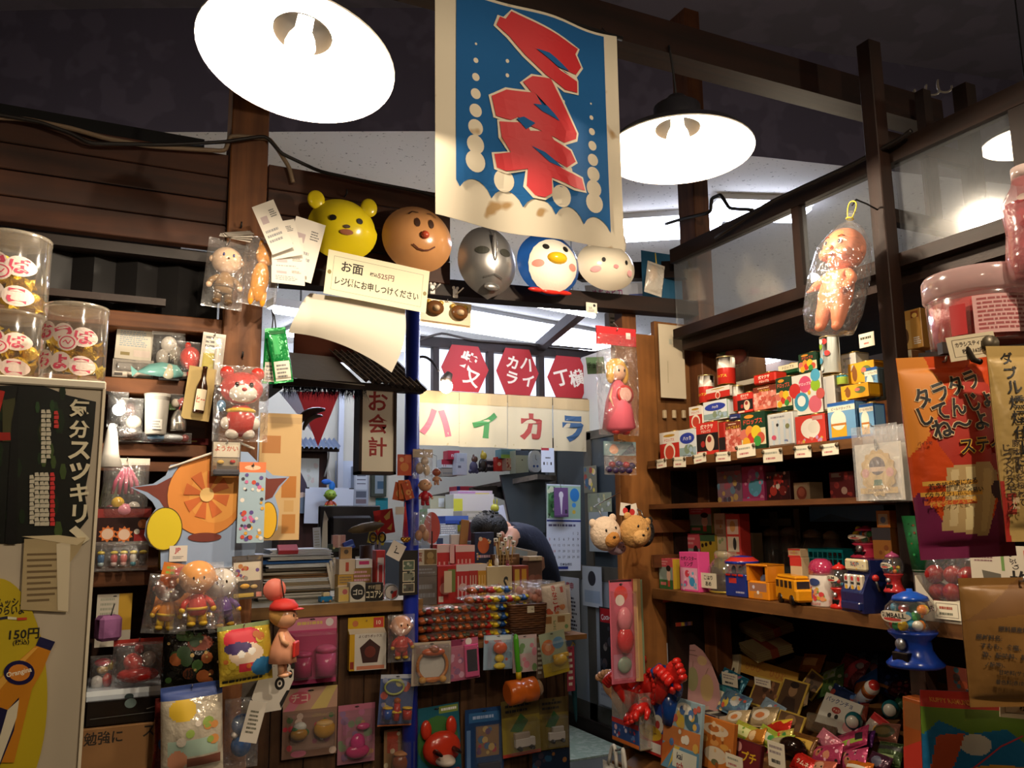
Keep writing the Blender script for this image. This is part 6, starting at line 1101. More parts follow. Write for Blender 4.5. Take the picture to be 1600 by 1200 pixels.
for i in range(5):
 t = clear_bag((800+i*9,906+(i % 2)*6,828+i*9,944),('Y',3.56+.018*(i % 3)),.05,['left bag of pink round sweets in the wicker basket','second bag of round sweets in the wicker basket','middle bag of sweets with a blue tie in the wicker basket','fourth bag of sweets in the wicker basket','right bag of rust-coloured sweets in the wicker basket'][i],(lambda cc: lambda t,w_,h_: blobs(t,'sweets','-.2 .3 .2 .2 .15 %s|.2 .35 .2 .2 .15 %s|0 .55 .2 .2 .15 %s|0 .2 .2 .2 .15 %s' % cc,w_,h_))((('c8907a','d0a088','b87a60','c89a80'),('b86a4a','c87a5a','a85a3a','b06a4a'))[i % 2]),'bags of sweets in the wicker basket','sweets_bag','sweets bag',seed=60+i,hook=False,bump=1.1,roll=-8+4*i)
pouch((850,910,888,964),('Y',3.52),.03,'white bag of kinako sticks with red brush letters beside the basket','d0c0b0','V きなこ .45 .66 .19 b8302a .3;R .72 .68 .85 .86 b8584a;N 4 10 .05 .1 b8583a c07a50 @.1,.06,.9,.32;T 棒 .5 .25 .2 a8281f .35',None,seed=70,roll=-6,hook=False); pouch((872,914,893,968),('Y',3.60),.03,'second white bag of kinako sticks behind the first','c4b4a4','V きなこ .45 .62 .19 b8302a .3',None,seed=71,hook=False,roll=-3)
carton((846,960,892,988),('Y',3.50),.12,'cream box with brown patches under the kinako bags','b8a884','R .02 .5 .35 .9 8a5a30;R .55 .55 .8 .9 8a6238;V 抹茶 .45 .4 .3 4a6a3a .1;C .85 .3 .12 6a8a5a',None,name='candy_box')
# ---- boxes on the raised worktop
RW = 1.0455; GB = 'candy boxes on the raised worktop'
Q = lambda fr,y,lb,base,des,d=.07,**k: carton(fr,('Y',y),d,lb,base,des,GB,z0=RW,**k)
Q((633,901,683,914),3.88,'lowest of three stacked grey and white boxes beside the photo strip','6a625a','R .02 .1 .3 .95 c8bcae;X .35 .2 .95 .8 2 888'); Q((633,884,683,901),3.88,'middle of three stacked grey and white boxes beside the photo strip','6a625a','R .02 .1 .3 .95 c8bcae;X .35 .2 .95 .8 2 888'); Q((652,858,683,884),3.88,'sepia photo box on top of the stacked grey boxes','b8ac94','R .35 .06 .97 .94 6a5028;C .66 .6 .22 9a8050;E .66 .25 .2 .2 8a6a3a;V 写真 .15 .5 .3 8a3a2a .2')
Q((684,884,713,914),3.88,'red candy box with a tall blank tag in front','a82420','R .55 .3 .95 .9 6a7a3a;C .4 .4 .3 c07a6a;R .05 .05 .3 .2 d0c0b0'); sheet((694,892,706,926),('Y',3.80),'tall blank cream tag standing before the red candy box','c8b090','',name='price_card',cat='price tag')
for i,(x0,x1,y0,lb,c1,c2) in enumerate(((713,733,882,'first red and white sachet box in the row','b02a28','d0a8a0'),(733,747,881,'red and cream sachet box, second in the row','a83228','c8b098'),(747,761,881,'yellow sachet box, third in the row','c08a2c','d8b068'))): Q((x0,y0,x1,912),3.88,lb+' on the raised worktop',c1,'R 0 .82 1 1 d0c4bc;C .5 .4 .3 %s;R .1 .1 .2 .7 %s;R .4 .1 .5 .7 %s;R .7 .1 .8 .7 %s' % (c2,c2,c2,c2))
Q((761,885,800,908),3.87,'cream box with a letter S and small toy figures peeking over it','c8b48a','C .2 .35 .12 6a5a7a;S .45 .4 .14 b8442a;T S .75 .45 .5 2a2a2a .2')
for i,(x,col) in enumerate(((766,'d0a82a'),(776,'6a6a72'),(776,'d8d0c4'),(793,'8a3a4a'))):
 c = onY(x,886-(8 if i == 2 else 0),3.90); t = thing('mini_figure',['tiny yellow figure peeking over the cream S box','tiny grey figure peeking over the cream S box','tiny white rabbit-eared figure over the cream S box','tiny maroon figure peeking over the cream S box'][i],'mini figure',c,0,'tiny figures behind the cream S box'); b = B(); b.lathe([(.010,-.02),(.012,.0),(.008,.015),(0,.018)],PL(col),10); b.obj('body',t); b = B(); b.ell((-.005,0,.025),(.003,.003,.012),PL(col),8,6); b.ell((.005,0,.025),(.003,.003,.012),PL(col),8,6); b.obj('ears',t)
Q((802,884,826,908),3.88,'dark red and gold coffee-candy box in the row','8a3a28','R .1 .2 .4 .9 c8a03a;R .55 .2 .85 .9 c8902a;R 0 0 1 .12 b8a890'); Q((825,876,847,890),3.90,'brown box at the right end of the row on the worktop','5a4034','C .3 .5 .3 8a5a4a;C .7 .5 .3 7a4a3a'); Q((827,890,848,908),3.875,'plain cream box at the right end of the raised worktop','b8a484','T ¥ .6 .5 .3 5a4a3a .2')
Q((683,851,708,884),3.97,'left red strawberry-sachet carton in the second row','b0302e','R 0 .86 1 1 d0b8b0;R .1 .1 .2 .7 d0a098;R .4 .1 .5 .7 d0a098;R .7 .1 .8 .7 d0a098',d=.1); Q((712,852,742,884),3.97,'right red strawberry-sachet carton in the second row','b0302e','R 0 .88 1 1 d0b8b0;R .1 .3 .18 .75 d0a098;R .3 .3 .38 .75 d0a098;R .5 .3 .58 .75 d0a098;R .7 .3 .78 .75 d0a098;C .3 .15 .13 8a1a1c;C .6 .14 .12 8a1a1c',d=.1)
sheet((703,850,710,880),('Y',3.95),'slim pink tag between the two red sachet cartons','d0a8a0','',name='price_card',cat='price tag')
Q((742,832,772,884),4.02,'navy display box with a pumpkin-orange picture before the bent-over person','1a2440','E .45 .8 .3 .12 b8582a;X .1 .6 .9 .68 1 b9a;C .3 .9 .1 c8b090;C .7 .52 .1 c0a888;N 4 8 .03 .06 c8a040 b8b0a0 @.05,.5,.95,.95',d=.05)
carton((718,812,730,852),('Y',4.10),.012,'wooden slat standing upright behind the red cartons','9a7040','',None,name='wooden_ruler',cat='ruler',roll=6); carton((705,835,722,852),('Y',4.12),.03,'small white card box behind the red cartons','c8ccc8','',None)
def sticks():
 for i in range(9):
  x,y = (775,780,785,790,797,782,792,802,787)[i],(846,838,852,845,842,858,860,850,866)[i]; p = onY(x,y,3.96+.01*(i % 3)); b = B(); b.lathe([(.0035,-.10),(.0035,0)],M('b89a60',.6),8); b.box(-.011,-.010,-.004,.011,.010,.017,PL('d0c8b4'),.003); b.design('') ; b.face(.022,.02,-.0104,z0=-.004).design('C .5 .5 .22 2a2420')
  tag(b.obj('toy_pick',None,p,(math.radians(R9[i]),math.radians(R9[-i]),random.uniform(-.8,.8))),'white cube-headed pick in the bunch on the raised worktop','toy pick','cube-headed picks in a bunch')
R9 = [-6,4,9,-10,3,7,-4,10,0]; sticks()
carton((770,866,812,884),('Y',3.99),.04,'brown wooden box holding the white cube-headed picks','6a4a2c','X .1 .2 .9 .8 2 a86',None,name='wooden_box')
carton((800,858,838,872),('Y',4.05),.05,'pale blue and tan packet lying behind the picks','a8a094','R .1 .2 .6 .8 8a9aa4',None,roll=12)
# ---- the left half of the worktop
WZ = 1.1055; GW = 'small goods on the worktop'
W_ = lambda fr,y,lb,base,des,d=.06,**k: carton(fr,('Y',y),d,lb,base,des,GW,z0=WZ,**k)
W_((529,918,549,926),3.62,'small cream and gold candy box at the front of the worktop','c0a878','R .1 .1 .9 .5 c8a850;C .5 .7 .2 b05a5a')
W_((547,910,571,930),3.60,'white and black candy box with an oval logo, front edge of the worktop','c0b8a8','E .5 .5 .46 .40 1c1a1a;T ゴロ .5 .5 .3 d8d0c0 .6',d=.05); W_((571,911,599,930),3.60,'black cocoa candy box with cream katakana, front edge of the worktop','15110f','T オリオン .4 .78 .2 c8b890 .5;T ココアシ .5 .36 .42 e0d4b4 .9;R .55 .6 .85 .9 8a7a60',d=.05)
W_((528,898,552,922),3.70,'stack of gold-wrapped sweets packs with a pink label','b8903c','R 0 .2 1 .6 d0b8a0;C .6 .4 .16 b05060;X .1 .65 .9 .95 3 765'); W_((552,888,580,916),3.70,'golden brown bundle of small sachets behind the cocoa candy box','8a6a34','X .05 .05 .95 .95 7 c9a'); W_((530,874,555,898),3.70,'cream and red flat box on the gold sweets','c8b49a','R .4 .2 .6 .8 a8402a'); W_((556,874,582,888),3.70,'pink and white flat packet stacked behind the sachets','d0ccc8','R .2 .4 .8 .8 c0306a'); W_((532,855,550,874),3.74,'tan matchbox-like carton leaning on the stack','b08a58','E .5 .6 .2 .2 5a4a3a',d=.03)
W_((580,874,602,912),3.72,'pale grey and white cylinder-like packet with red seals','a8a4a4','R .15 .4 .4 .6 a04a4a;R .15 .1 .4 .25 a04a4a;E .8 .7 .2 .2 d0d4d8')
def drum():
 c,w_,h_,a = place((600,906,624,932),('Y',3.58)); t = thing('candy_drum','clear round candy tub with a red and white disc, at the corner of the worktop','candy tub',(c.x,c.y,WZ),0,GW); r = w_/2; b = B(); b.lathe([(r,0),(r,.05),(0,.05)],film('e8e4dc',.25,.2),24); b.lathe([(0,-.001),(r*.9,-.001)],M('b8b4b0',.5),24); b.v = [Vector((p.x,p.z,p.y+r)) for p in b.v]; b.f = [f[::-1] for f in b.f]; b.obj('tub',t); b = B(); b.face(2*r,2*r,-.0025).design('C .5 .5 .42 b8b0a8;P b02a24 .5,.5 .85,.62 .8,.25 .5,.1;C .5 .5 .1 444'); b.obj('disc',t)
drum()
def strip():
 c,w_,h_,a = place((624,860,653,930),('Y',3.46)); b = B(); b.box(-w_/2,0,0,w_/2,.003,h_,M('17110d',.5)); b.face(w_,h_).design('R .18 .55 .82 .78 b8ac90;R .22 .57 .78 .76 4a5a48;R .18 .30 .82 .52 b8ac90;R .22 .32 .78 .50 6a6a5a;R .18 .06 .82 .27 b8ac90;R .22 .08 .78 .25 4a443c;N 3 14 .04 .09 7a8070 2a3028 9a9a88 @.24,.1,.76,.74'); tag(b.obj('photo_strip',None,c),'black hanging strip with three small framed photographs','photo strip')
strip()
sheet((602,846,625,872),('Y',3.44),'tilted white tag with black print above the worktop corner','cfc4b8','L 222 .08 .35,.75 .4,.7;L 222 .08 .4,.35 .75,.42;L 222 .06 .45,.68 .45,.38',name='hang_tag',cat='tag',roll=28)
W_((588,860,602,876),3.66,'small red and white cube box behind the tilted tag','b8302c','R .15 .15 .85 .85 d8c8c0;R .3 .3 .7 .7 b8302c')
W_((493,866,517,892),3.95,'white and blue plaster box lettered at the top, standing on the red crate','c0c4cc','R 0 .0 1 .12 1c3a8a;R 0 .58 1 .66 1c3a8a;T BAND-AID .5 .83 .14 b02a34 .8;E .5 .36 .2 .18 c88a60;R .08 .16 .9 .55 5a7ab8;E .55 .36 .28 .16 c8906a',d=.03); carton((484,892,512,918),('Y',3.94),.10,'dark red crate under the plaster box','5a1410','',GW,z0=None)
def toyblock():
 c,w_,h_,a = place((501,908,521,924),('Y',3.64)); t = thing('toy_block','small sky blue toy car on the bare worktop','toy',(c.x,c.y,WZ),.2,GW); b = B(); b.box(-w_/2,0,.003,w_/2,.03,h_*.6,PL('1f6a9a'),.003); b.box(-w_*.25,.004,h_*.6,w_*.3,.026,h_,PL('c8b890'),.002); b.obj('body',t)
 for sx in (-.3,.3): b = B(); b.lathe([(.006,0),(.006,.032),(0,.032)],PL('8a6a4a'),10); b.obj('wheel',t,(sx*w_,.031,.006),(PI/2,0,0))
toyblock()
def fan_picks():
 for i in range(6):
  b = B(); b.bar((0,0,0),(.004,0,.115+.012*(i % 3)),.012,.0015,M('cfc8bc',.7),(0,1,0)); tag(b.obj('paper_stick',None,onY(519+3*i,920,3.80+.005*i)+Vector((0,0,-.0)),(0,math.radians(-14+4*i),0)),'white paper stick in the fan beside the plaster box','paper stick','fan of white paper sticks')
fan_picks()
R_ = random.Random(21)
PAPL = ['bottom','second','third','fourth','fifth','sixth','seventh','eighth','ninth','tenth','eleventh','twelfth','thirteenth','topmost']
PC = ['8a8478','c4c0b8','6a5a44','b8b4b0','9a8a70','c8ccd0','7a5a3a','b0a898','5a5248','d0d4d8','2a5a9a','b8b8b4','c8ccd4','d4d8dc']
z = WZ+.001
for i in range(14):
 th = .010+.010*R_.random(); b = B(); wd = R_.uniform(.26,.34)
 for k in range(3): b.box(-wd/2+R_.uniform(-.01,.01),R_.uniform(-.01,.01),th*k/3,wd/2+R_.uniform(-.01,.01),.22,th*(k+.8)/3,M(PC[i],.8))
 tag(b.obj('paper_bundle',None,(.80+R_.uniform(-.02,.03),3.82+R_.uniform(-.015,.015),z),(0,0,R_.uniform(-.12,.12))),'%s bundle of papers in the stack on the left of the worktop' % PAPL[i],'papers','stacked papers on the worktop'); z += th+.0006
carton((436,842,467,860),('Y',3.80),.02,'red folder slipped on top of the paper stack','b83a44','',None,name='folder',cat='folder',lean=-60)
# pen holders, scissors, small bottles
def holder(fr,y,lb,col,items):
 c,w_,h_,a = place(fr,('Y',y)); r = w_/2; t = thing('pen_holder',lb,'pen holder',(c.x,c.y,WZ),0,GW); h_ = max(c.z+h_-WZ,.06); b = B(); b.lathe([(r*.9,0),(r,h_),(r*.93,h_),(r*.84,.004),(0,.004)],M(col,.4),18); b.obj('cup',t); return Vector((c.x,c.y,WZ)),r,h_
hc,hr,hh = holder((562,852,588,884),3.88,'dark wooden pen holder behind the sachets on the worktop','3a2418',0)
for i,col in enumerate(('1c3a8a','d0d4d8','b0c0c0','2a7a8a','a8b4b4','c02a24','222222')): b = B(); b.lathe([(.0015,0),(.0038,.01),(.004,.13),(.003,.135),(0,.136)],PL(col),10); tag(b.obj('pen',None,hc+Vector((hr*.5*math.cos(i*.9),hr*.5*math.sin(i*.9),.03)),(math.radians(-10+4*i),math.radians(-16+5*i),0)),'%s pen standing in the dark wooden pen holder' % ('blue','white','pale grey','teal','silver grey','red','black')[i],'pen','pens in the wooden holder')
def scissors():
 p = onY(590,850,3.86); t = thing('scissors','scissors with black loop handles standing on the worktop','scissors',p)
 for s_ in (-1,1):
  b = B(); b.tube([(s_*.022+.016*math.cos(q),0,.022*math.sin(q)+.03) for q in [j*PI/8 for j in range(16)]],.0045,M('2a2018',.4),8,True); b.obj('handle',t)
  b = B(); b.bar((s_*.012,.003*s_,.01),(-s_*.004,.003*s_,-.12),.012,.002,STEEL,(0,1,0)); b.obj('blade',t)
scissors()
for i,(fr,y,lb,base,des) in enumerate((((520,836,540,856),3.92,'pink cube gift box on a dark green box','b88a80','R .4 0 .6 1 d0b0a0'),((514,850,540,862),3.92,'dark green box with pale dots under the pink cube','2a3a2c','C .3 .5 .16 c0b880;C .7 .5 .16 c0b880'),((540,845,556,858),3.90,'blue pen box leaning behind the sachets','1c3f9a','R .1 .3 .9 .5 6a8ac8'),((576,822,600,850),3.95,'yellow price book leaning against the monitor','c8b82a','X .1 .2 .8 .9 4 663'))): carton(fr,('Y',y),.03,lb,base,des,None,name=('gift_box','gift_box','pen_box','price_book')[i],cat=('box','box','box','book')[i],roll=(0,0,-20,12)[i])
b = B(); b.lathe([(.004,0),(.016,.02),(.024,.07),(.022,.13),(.008,.17),(0,.18)],M('5a4a2c',.6),14); tag(b.obj('feather_duster',None,onY(544,830,3.9),(0,math.radians(80),0)),'brown duster lying across the pens','duster')
def clipper():
 b = B(); b.prism([(0,0),(.03,0),(.026,.14),(.03,.15),(.012,.19),(.006,.13)],0,.012,M('c8c4b0',.6)); tag(b.obj('paper_crane',None,onY(502,862,3.98)),'tall folded white paper ornament standing before the monitor','ornament')
clipper()
sheet((491,824,503,866),('Y',4.0),'narrow white receipt standing beside the paper ornament','b8bcc0','X .15 .1 .85 .9 8 998',name='receipt',cat='paper',roll=-4)
# ---- sign box, little roof, tinsel on the counter
def signbox():
 c,w_,h_,a = place((562,600,620,741),('Y',3.40)); t = thing('hanging_sign','tall wooden sign box lettered in red above the counter','sign',c); dk = wood('20110a','3a2013',2); b = B(); f = .012
 for q in ((-w_/2,0,0,-w_/2+f,.09,h_),(w_/2-f,0,0,w_/2,.09,h_),(-w_/2,0,0,w_/2,.09,f),(-w_/2,0,h_-f,w_/2,.09,h_),(-w_/2,.085,0,w_/2,.09,h_)): b.box(*q,dk)
 b.obj('frame',t); b = B(); b.box(-w_/2+f,.006,f,w_/2-f,.012,h_-f,M('f6ecd6',.7)); b.face(w_-2*f,h_-2*f,.0058,z0=f).design('V お会計 .5 .56 .27 a82a24 .66'); b.obj('sign_panel',t)
 b = B(); b.bar((0,.05,h_),(0,.05,h_+.03),.03,.03,dk,(0,1,0)); b.obj('bracket',t)
signbox()
def sroof():
 t = thing('counter_roof','little corrugated roof with a grey sheet over the cash counter','roof',(.62,3.42,2.0)); b = B(); o = Vector((.62,3.42,2.0))
 b.bar((0,.0,.012),(.62,.0,.012),.05,.03,DARKW); b.bar((0,.0,.0),(0,.4,.0),.04,.03,DARKW); b.obj('eave_beam',t)
 b = B(); n = 40; v = []
 for j in (0,1):
  for i in range(n+1): x = .345+.29*i/n; v.append((x-.06*j,-.03+.36*j,.035+.19*j+.007*math.cos(i*PI*2/4)-(.0+.03*(i/n))*(1-j)))
 b.add(v,[[i,i+1,n+2+i,n+1+i] for i in range(n)],speckled('3a2c20','6a5238',40,.5),True)
 for i in range(0,n+1,4): b.tube([Vector(v[i])+Vector((0,-.001,.003)),Vector(v[n+1+i])+Vector((0,0,.003))],.0018,M('a8906a',.6),5)
 b.obj('corrugated_sheet',t)
 b = B(); b.add([(0,-.03,.03),(.355,-.03,.012),(.305,.30,.19),(0,.30,.20),(0,-.03,.032),(.355,-.03,.014),(.305,.30,.192),(0,.30,.202)],[[3,2,1,0],[4,5,6,7],[0,1,5,4]],M('a89c88',.5,0,.2,20)); b.obj('grey_sheet',t)
 b = B(); R_ = random.Random(8);
 for i in range(420):
  x = R_.uniform(.02,.36); p = Vector((x,-.02+R_.uniform(-.012,.012),-.006)); d = Vector((R_.uniform(-.4,.4),R_.uniform(-.5,.3),-1)).normalized()*R_.uniform(.03,.065); s_ = Vector((.0012,0,0)); b.add([p-s_,p+s_,p+d],[[0,1,2],[2,1,0]],M(('14182c','1c2434','222a3a','0f1220')[i % 4],.3,.6))
 o_ = b.obj('tinsel_fringe',t);
sroof()
carton((462,526,622,566),('Y',3.80),.02,'reddish brown board behind the little roof','7a3a1c','',None,name='wooden_board',cat='board',rough=.7)
# ---- things hung on the blue column
GP = 'packs hung on the blue column'
card((621,710,643,743),('Y',3.46),'orange square pack hung high on the blue column','b8482a','C .5 .4 .3 c8783a;C .3 .75 .16 d09a6a;R .55 .6 .95 .95 c0603a',name='charm_pack',group=GP)
for i,(fr,r,lb) in enumerate((((613,754,632,782),10,'left orange card of the fanned cluster on the blue column'),((624,750,641,780),-4,'middle orange card of the fanned cluster on the blue column'),((634,752,648,780),-16,'right orange card of the fanned cluster on the blue column'))): card(fr,('Y',3.455-.012*i),lb,('b8522a','c0602c','b04a28')[i],'C .5 .4 .3 c88a4a;N 3 6 .08 .15 a83a24 d0a060',name='charm_pack',roll=r,group=GP)
clear_bag((645,702,676,748),('Y',3.45),.05,'beige pack of metal trinkets in a clear bag right of the blue column',lambda t,w_,h_: blobs(t,'trinkets','-.15 .35 .2 .2 .1 a89078|.2 .3 .18 .2 .1 c8b49a|.1 .6 .2 .15 .1 b8a088',w_,h_),header=(.28,'b8a48a'),seed=80,bump=1,group=GP)
def puppet(fr,lb,skin,top,y=3.44):
 c,w_,h_,a = place(fr,('Y',y)); t = thing('hanging_puppet',lb,'puppet',c,0,GP); figure(t,h_,(skin,top,top),big=1.0,sq=1.0); b = B(); b.tube([(0,0,h_),(0,0,h_+.05),(1.231-c.x,3.50-c.y,h_+.09)],.001,WIRE,4); b.obj('string',t)
puppet((650,746,678,790),'small red-suited puppet hanging right of the blue column','c89a78','a8242e'); puppet((672,730,692,758),'small brown-haired puppet hanging beside the beige pack','8a4a34','a87a5a',3.5)
clear_bag((646,800,674,852),('Y',3.44),.06,'clear bag of brown nuts hanging right of the blue column',lambda t,w_,h_: blobs(t,'nuts','-.2 .3 .2 .16 .18 a87048|.18 .3 .2 .18 .18 b07a50|0 .5 .2 .14 .18 9a6240',w_,h_),seed=81,bump=1,group=GP)
b = B();
for i in range(5): b.tube([(0,0,.15),(-.012+.006*i,-.004,.0)],.0018,M('b8282c',.6),5); b.ell((-.014+.007*i,-.006,-.006-.006*(i % 2)),.009,M('a87a2c',.25,.8),10,7)
tag(b.obj('bell_string',None,onY(633,840,3.45)),'red cords with gold bells hanging on the blue column','bells')
sheet((618,792,634,804),('Y',3.45),'small cream tag above the gold bells on the column','c8bcb0','',name='hang_tag',cat='tag'); sheet((588,796,618,834),('Y',3.9),'red card with gold brush strokes beside the monitor','a8201c','P c8983a .1,.1 .4,.4 .3,.6 .1,.5;P c8a04a .5,.7 .9,.95 .8,.6 .6,.55;P c8983a .6,.2 .9,.4 .8,.1',name='printed_card',cat='card',roll=-8)
def uchiwa():
 c,w_,h_,a = place((660,800,690,850),('Y',4.0)); t = thing('hand_fan','round faded red paper fan standing behind the boxes','hand fan',c,.3); b = B(); b.prism([(w_*.5*math.cos(i*PI/14),h_*.5+h_*.5*math.sin(i*PI/14)) for i in range(28)],0,.002,M('a8483c',.8)); b.obj('leaf',t); b = B(); b.bar((0,.001,-.08),(0,.001,h_*.4),.008,.004,M('2a1a14',.5),(0,1,0)); b.obj('handle',t)
uchiwa()
# ================================================================ BACK ROOM
BY = 6.28
# lintel with three lit windows and red hexagon signs
b = B(); dk = DARKW
p0,p1 = onY(640,534,5.2),onY(935,548,5.2); zt = p0.z; b.box(p0.x,5.2,zt-.02,3.30,5.26,zt+.05,DARKW); zb = onY(780,620,5.2).z; b.box(p0.x,5.2,zb-.03,3.30,5.26,zb+.01,DARKW)
for x in (682,768,847,926): c = onY(x,580,5.2); b.box(c.x-.022,5.205,zb,c.x+.022,5.255,zt,DARKWZ)
b.bar(onY(845,545,5.2)+Vector((0,.02,.02)),(onY(912,483,4.4)),.06,.07,DARKWY)
struct('window_2',b)
b = B(); b.box(p0.x,5.30,zb,3.28,5.306,zt,glow('dfe8f8',1.6)); struct('window_pane',b)
HX = [((690,540,764,612),'柴又','red hexagon sign lettered with two white characters, left of three'),((776,545,842,618),None,'red hexagon sign with four white kana, middle of three'),((856,557,921,626),'横丁','red hexagon sign lettered with two white characters, right of three')]
for i,(fr,tx,lb) in enumerate(HX):
 c,w_,h_,a = place(fr,('Y',5.17)); t = thing('hexagon_sign',lb,'sign',c,0,'red hexagon signs in the lit windows'); b = B(); b.prism([(-w_*.28,0),(w_*.28,0),(w_*.5,h_*.5),(w_*.28,h_),(-w_*.28,h_),(-w_*.5,h_*.5)],0,.006,M('98161a',.6)); b.face(w_,h_)
 if tx: b.txt(tx[0],.57 if i == 0 else .70,.68 if i == 0 else .52,.38,'d8ccb8',.42,.03,-20 if i == 0 else 16); b.txt(tx[1],.64 if i == 0 else .34,.30 if i == 0 else .5,.34,'d8ccb8',.40,.03,-20 if i == 0 else 16)
 else:
  for ch,u,v in (('ハ',.72,.68),('イ',.74,.34),('カ',.38,.70),('ラ',.36,.36)): b.txt(ch,u,v,.27,'d8ccb8',.28,.03,-14)
 b.obj('panel',t); b = B(); b.tube([(-w_*.25,.002,h_),(-w_*.3,.02,h_+.04)],.0015,WIRE,4); b.obj('string',t)
# noren
NX = [645,719,794,865,925]; NL = [('ハ','c86a72','pink'),('イ','4a8a4a','green'),('カ','a8443a','red'),('ラ','3a5a7a','blue')]
for i in range(4):
 c,w_,h_,a = place((NX[i],611+4*i,NX[i+1],696+3*i),('Y',5.10)); t = thing('noren_curtain','cream noren curtain panel with a %s patchwork letter' % NL[i][2],'curtain',c,0,'noren curtain panels'); b = B(); nx,nz = 12,10; wv = lambda u,v,i=i: .010*math.sin(6*u+i)*(1-v)+.004*math.sin(15*u+2*i); m = speckled('d0c09a','b8a478',20,.7,.9)
 for s_ in (0,1): b.add([(-w_/2+w_*.985*x/nx,wv(x/nx,z/nz)+.0012*s_,h_*z/nz) for z in range(nz+1) for x in range(nx+1)],[[z*(nx+1)+x,z*(nx+1)+x+1,(z+1)*(nx+1)+x+1,(z+1)*(nx+1)+x][::-1 if s_ else 1] for z in range(nz) for x in range(nx)],m,True)
 b.face(w_,h_,-.002,warp=wv); b.quadgrid(0,.78,.985,1,M('c4a878',.9)); b.txt(NL[i][0],.5,.42,.50,NL[i][1],.66,.05,-6 if i < 2 else 0); b.obj('cloth',t)
 if i == 0: b = B(); b.tube([(c.x-w_*.55,5.125,c.z+h_-.002),(c.x+w_*.55+1.0,5.125,c.z+h_+.006)],.008,MIDW); tag(b.obj('curtain_rod',None),'thin wooden rod carrying the noren curtain','curtain rod')
# sconce with a bare bulb on a curved arm
def sconce():
 p = onY(697,593,4.9); q = onY(644,566,4.98); t = thing('wall_sconce','bare lit bulb on a curved black arm before the left hexagon sign','lamp',p)
 d = q-p; b = B(); b.tube(bez(d,d*.6+Vector((.0,0,.14)),Vector((-.05,0,.05)),14),.009,M('1a1614',.35,.5),8); b.ell(d,(.02,.02,.035),M('1a1614',.35,.5)); b.obj('arm',t)
 b = B(); b.lathe([(.034,-.02),(.036,.005),(.022,.05),(.0,.055)],M('3a3028',.4,.5),16); b.obj('socket',t,(0,0,.0),(0,math.radians(30),0)); b = B(); b.ell((.0,0,-.045),(.042,.042,.045),glow('fff0d8',26)); b.obj('bulb',t)
 l = bpy.data.lights.new('bulb_light','POINT'); l.energy = 15; l.color = (1,.9,.76); l.shadow_soft_size = .045; lo = bpy.data.objects.new('bulb_light',l); COL.objects.link(lo); lo.location = p+Vector((.0,-.06,-.06))
sconce()
# ---- left back: pennants, poster, boxes, awning
for i,(pts,col,y,lb) in enumerate((('464,612 531,612 497,698','d8686a',4.4,'red triangular pennant hanging below the tinsel'),('436,612 466,612 500,690','d0d4d8',4.5,'white triangular pennant behind the red one'),('551,618 566,618 565,652','d8686a',4.4,'small red pennant tip beside the sign box'))):
 P = [onY(*map(float,s_.split(',')),y) for s_ in pts.split()]; o = P[0].copy(); b = B(); b.prism([(p.x-o.x,p.z-o.z) for p in P],0,.002,thin(col)); tag(b.obj('pennant_flag',None,o),lb,'pennant','pennants over the office')
b = B(); b.tube([onY(425,604,4.41),onY(500,613,4.41),onY(570,617,4.41),Vector((1.24,3.55,onY(632,604,3.55).z))],.003,M('c8c4bc',.7),5); tag(b.obj('pennant_string',None),'thin white string carrying the pennants','string'); b = B(); c = onY(535,640,6.2); b.box(c.x-.02,6.22,.8,c.x+.02,6.26,2.6,M('d4dae4',.5)); struct('trim_3',b)
b = B(); c0,c1 = onY(440,700,6.0),onY(512,700,6.0); b.box(c0.x,6.0,.6,c1.x,6.25,c0.z,wood('2a140e','46241a',2)); tag(b.obj('wooden_cabinet',None,(0,0,0)),'dark brown wooden cupboard front with a small awning in the office','cupboard')
for i,(x0,y0,x1,y1,w_) in enumerate(((462,667,508,640,.020),(474,672,504,650,.013))): p,q = onY(x0,y0,3.9),onY(x1,y1,3.9); b = B(); b.tube(bez((0,0,0),(q-p)*.5+Vector((-.03,0,.04)),q-p,10),[w_*(.3+math.sin(PI*k/10)*.7)+.001 for k in range(11)],M(('4a2a18','6a5a4a')[i],.35),8); tag(b.obj('toy_fish',None,p),('long dark brown wooden fish-shaped ornament before the pennant','short grey-brown fish-shaped ornament below the long one')[i],'ornament')
def awning():
 c,w_,h_,a = place((462,680,530,702),('Y',5.9)); t = thing('small_awning','small blue-grey corrugated awning in the office','awning',c); b = B(); n = 36; v = [(-w_/2+w_*i/n,-.05+.2*j,h_*(.1+.8*j)+.012*math.cos(i*PI/2)) for j in (0,1) for i in range(n+1)]; b.add(v,[[i,i+1,n+2+i,n+1+i] for i in range(n)],M('6a7a94',.5),True); b.obj('corrugated_sheet',t); b = B(); b.bar((-w_/2,.0,0),(w_/2,.0,0),.03,.03,DARKW); b.obj('batten',t)
awning()
sheet((462,716,498,802),('Y',5.98),'pale poster with a dark-haired figure on the brown cupboard','c8ccc4','P 3a3040 0,.9 .2,.75 .45,.55 .6,.35 .2,.3 0,.35;E .3 .28 .25 .1 d0b8a4;P 6a7a8a 0,0 .6,0 .4,.3 0,.25;N 4 10 .04 .1 b8bcb0 c8b8b0 @.5,.5,.95,.95',name='wall_poster',cat='poster')
sheet((476,762,552,818),('Y',5.96),'large white sheet clipped behind the monitor','d8e0ec','R 0 .96 .08 1 222;R .9 .97 1 1 222',name='paper_sheet',cat='paper',roll=1); sheet((524,720,556,792),('Y',6.28),'plain white board standing in the office','ccd6e4','',name='white_board',cat='board',th=.01)
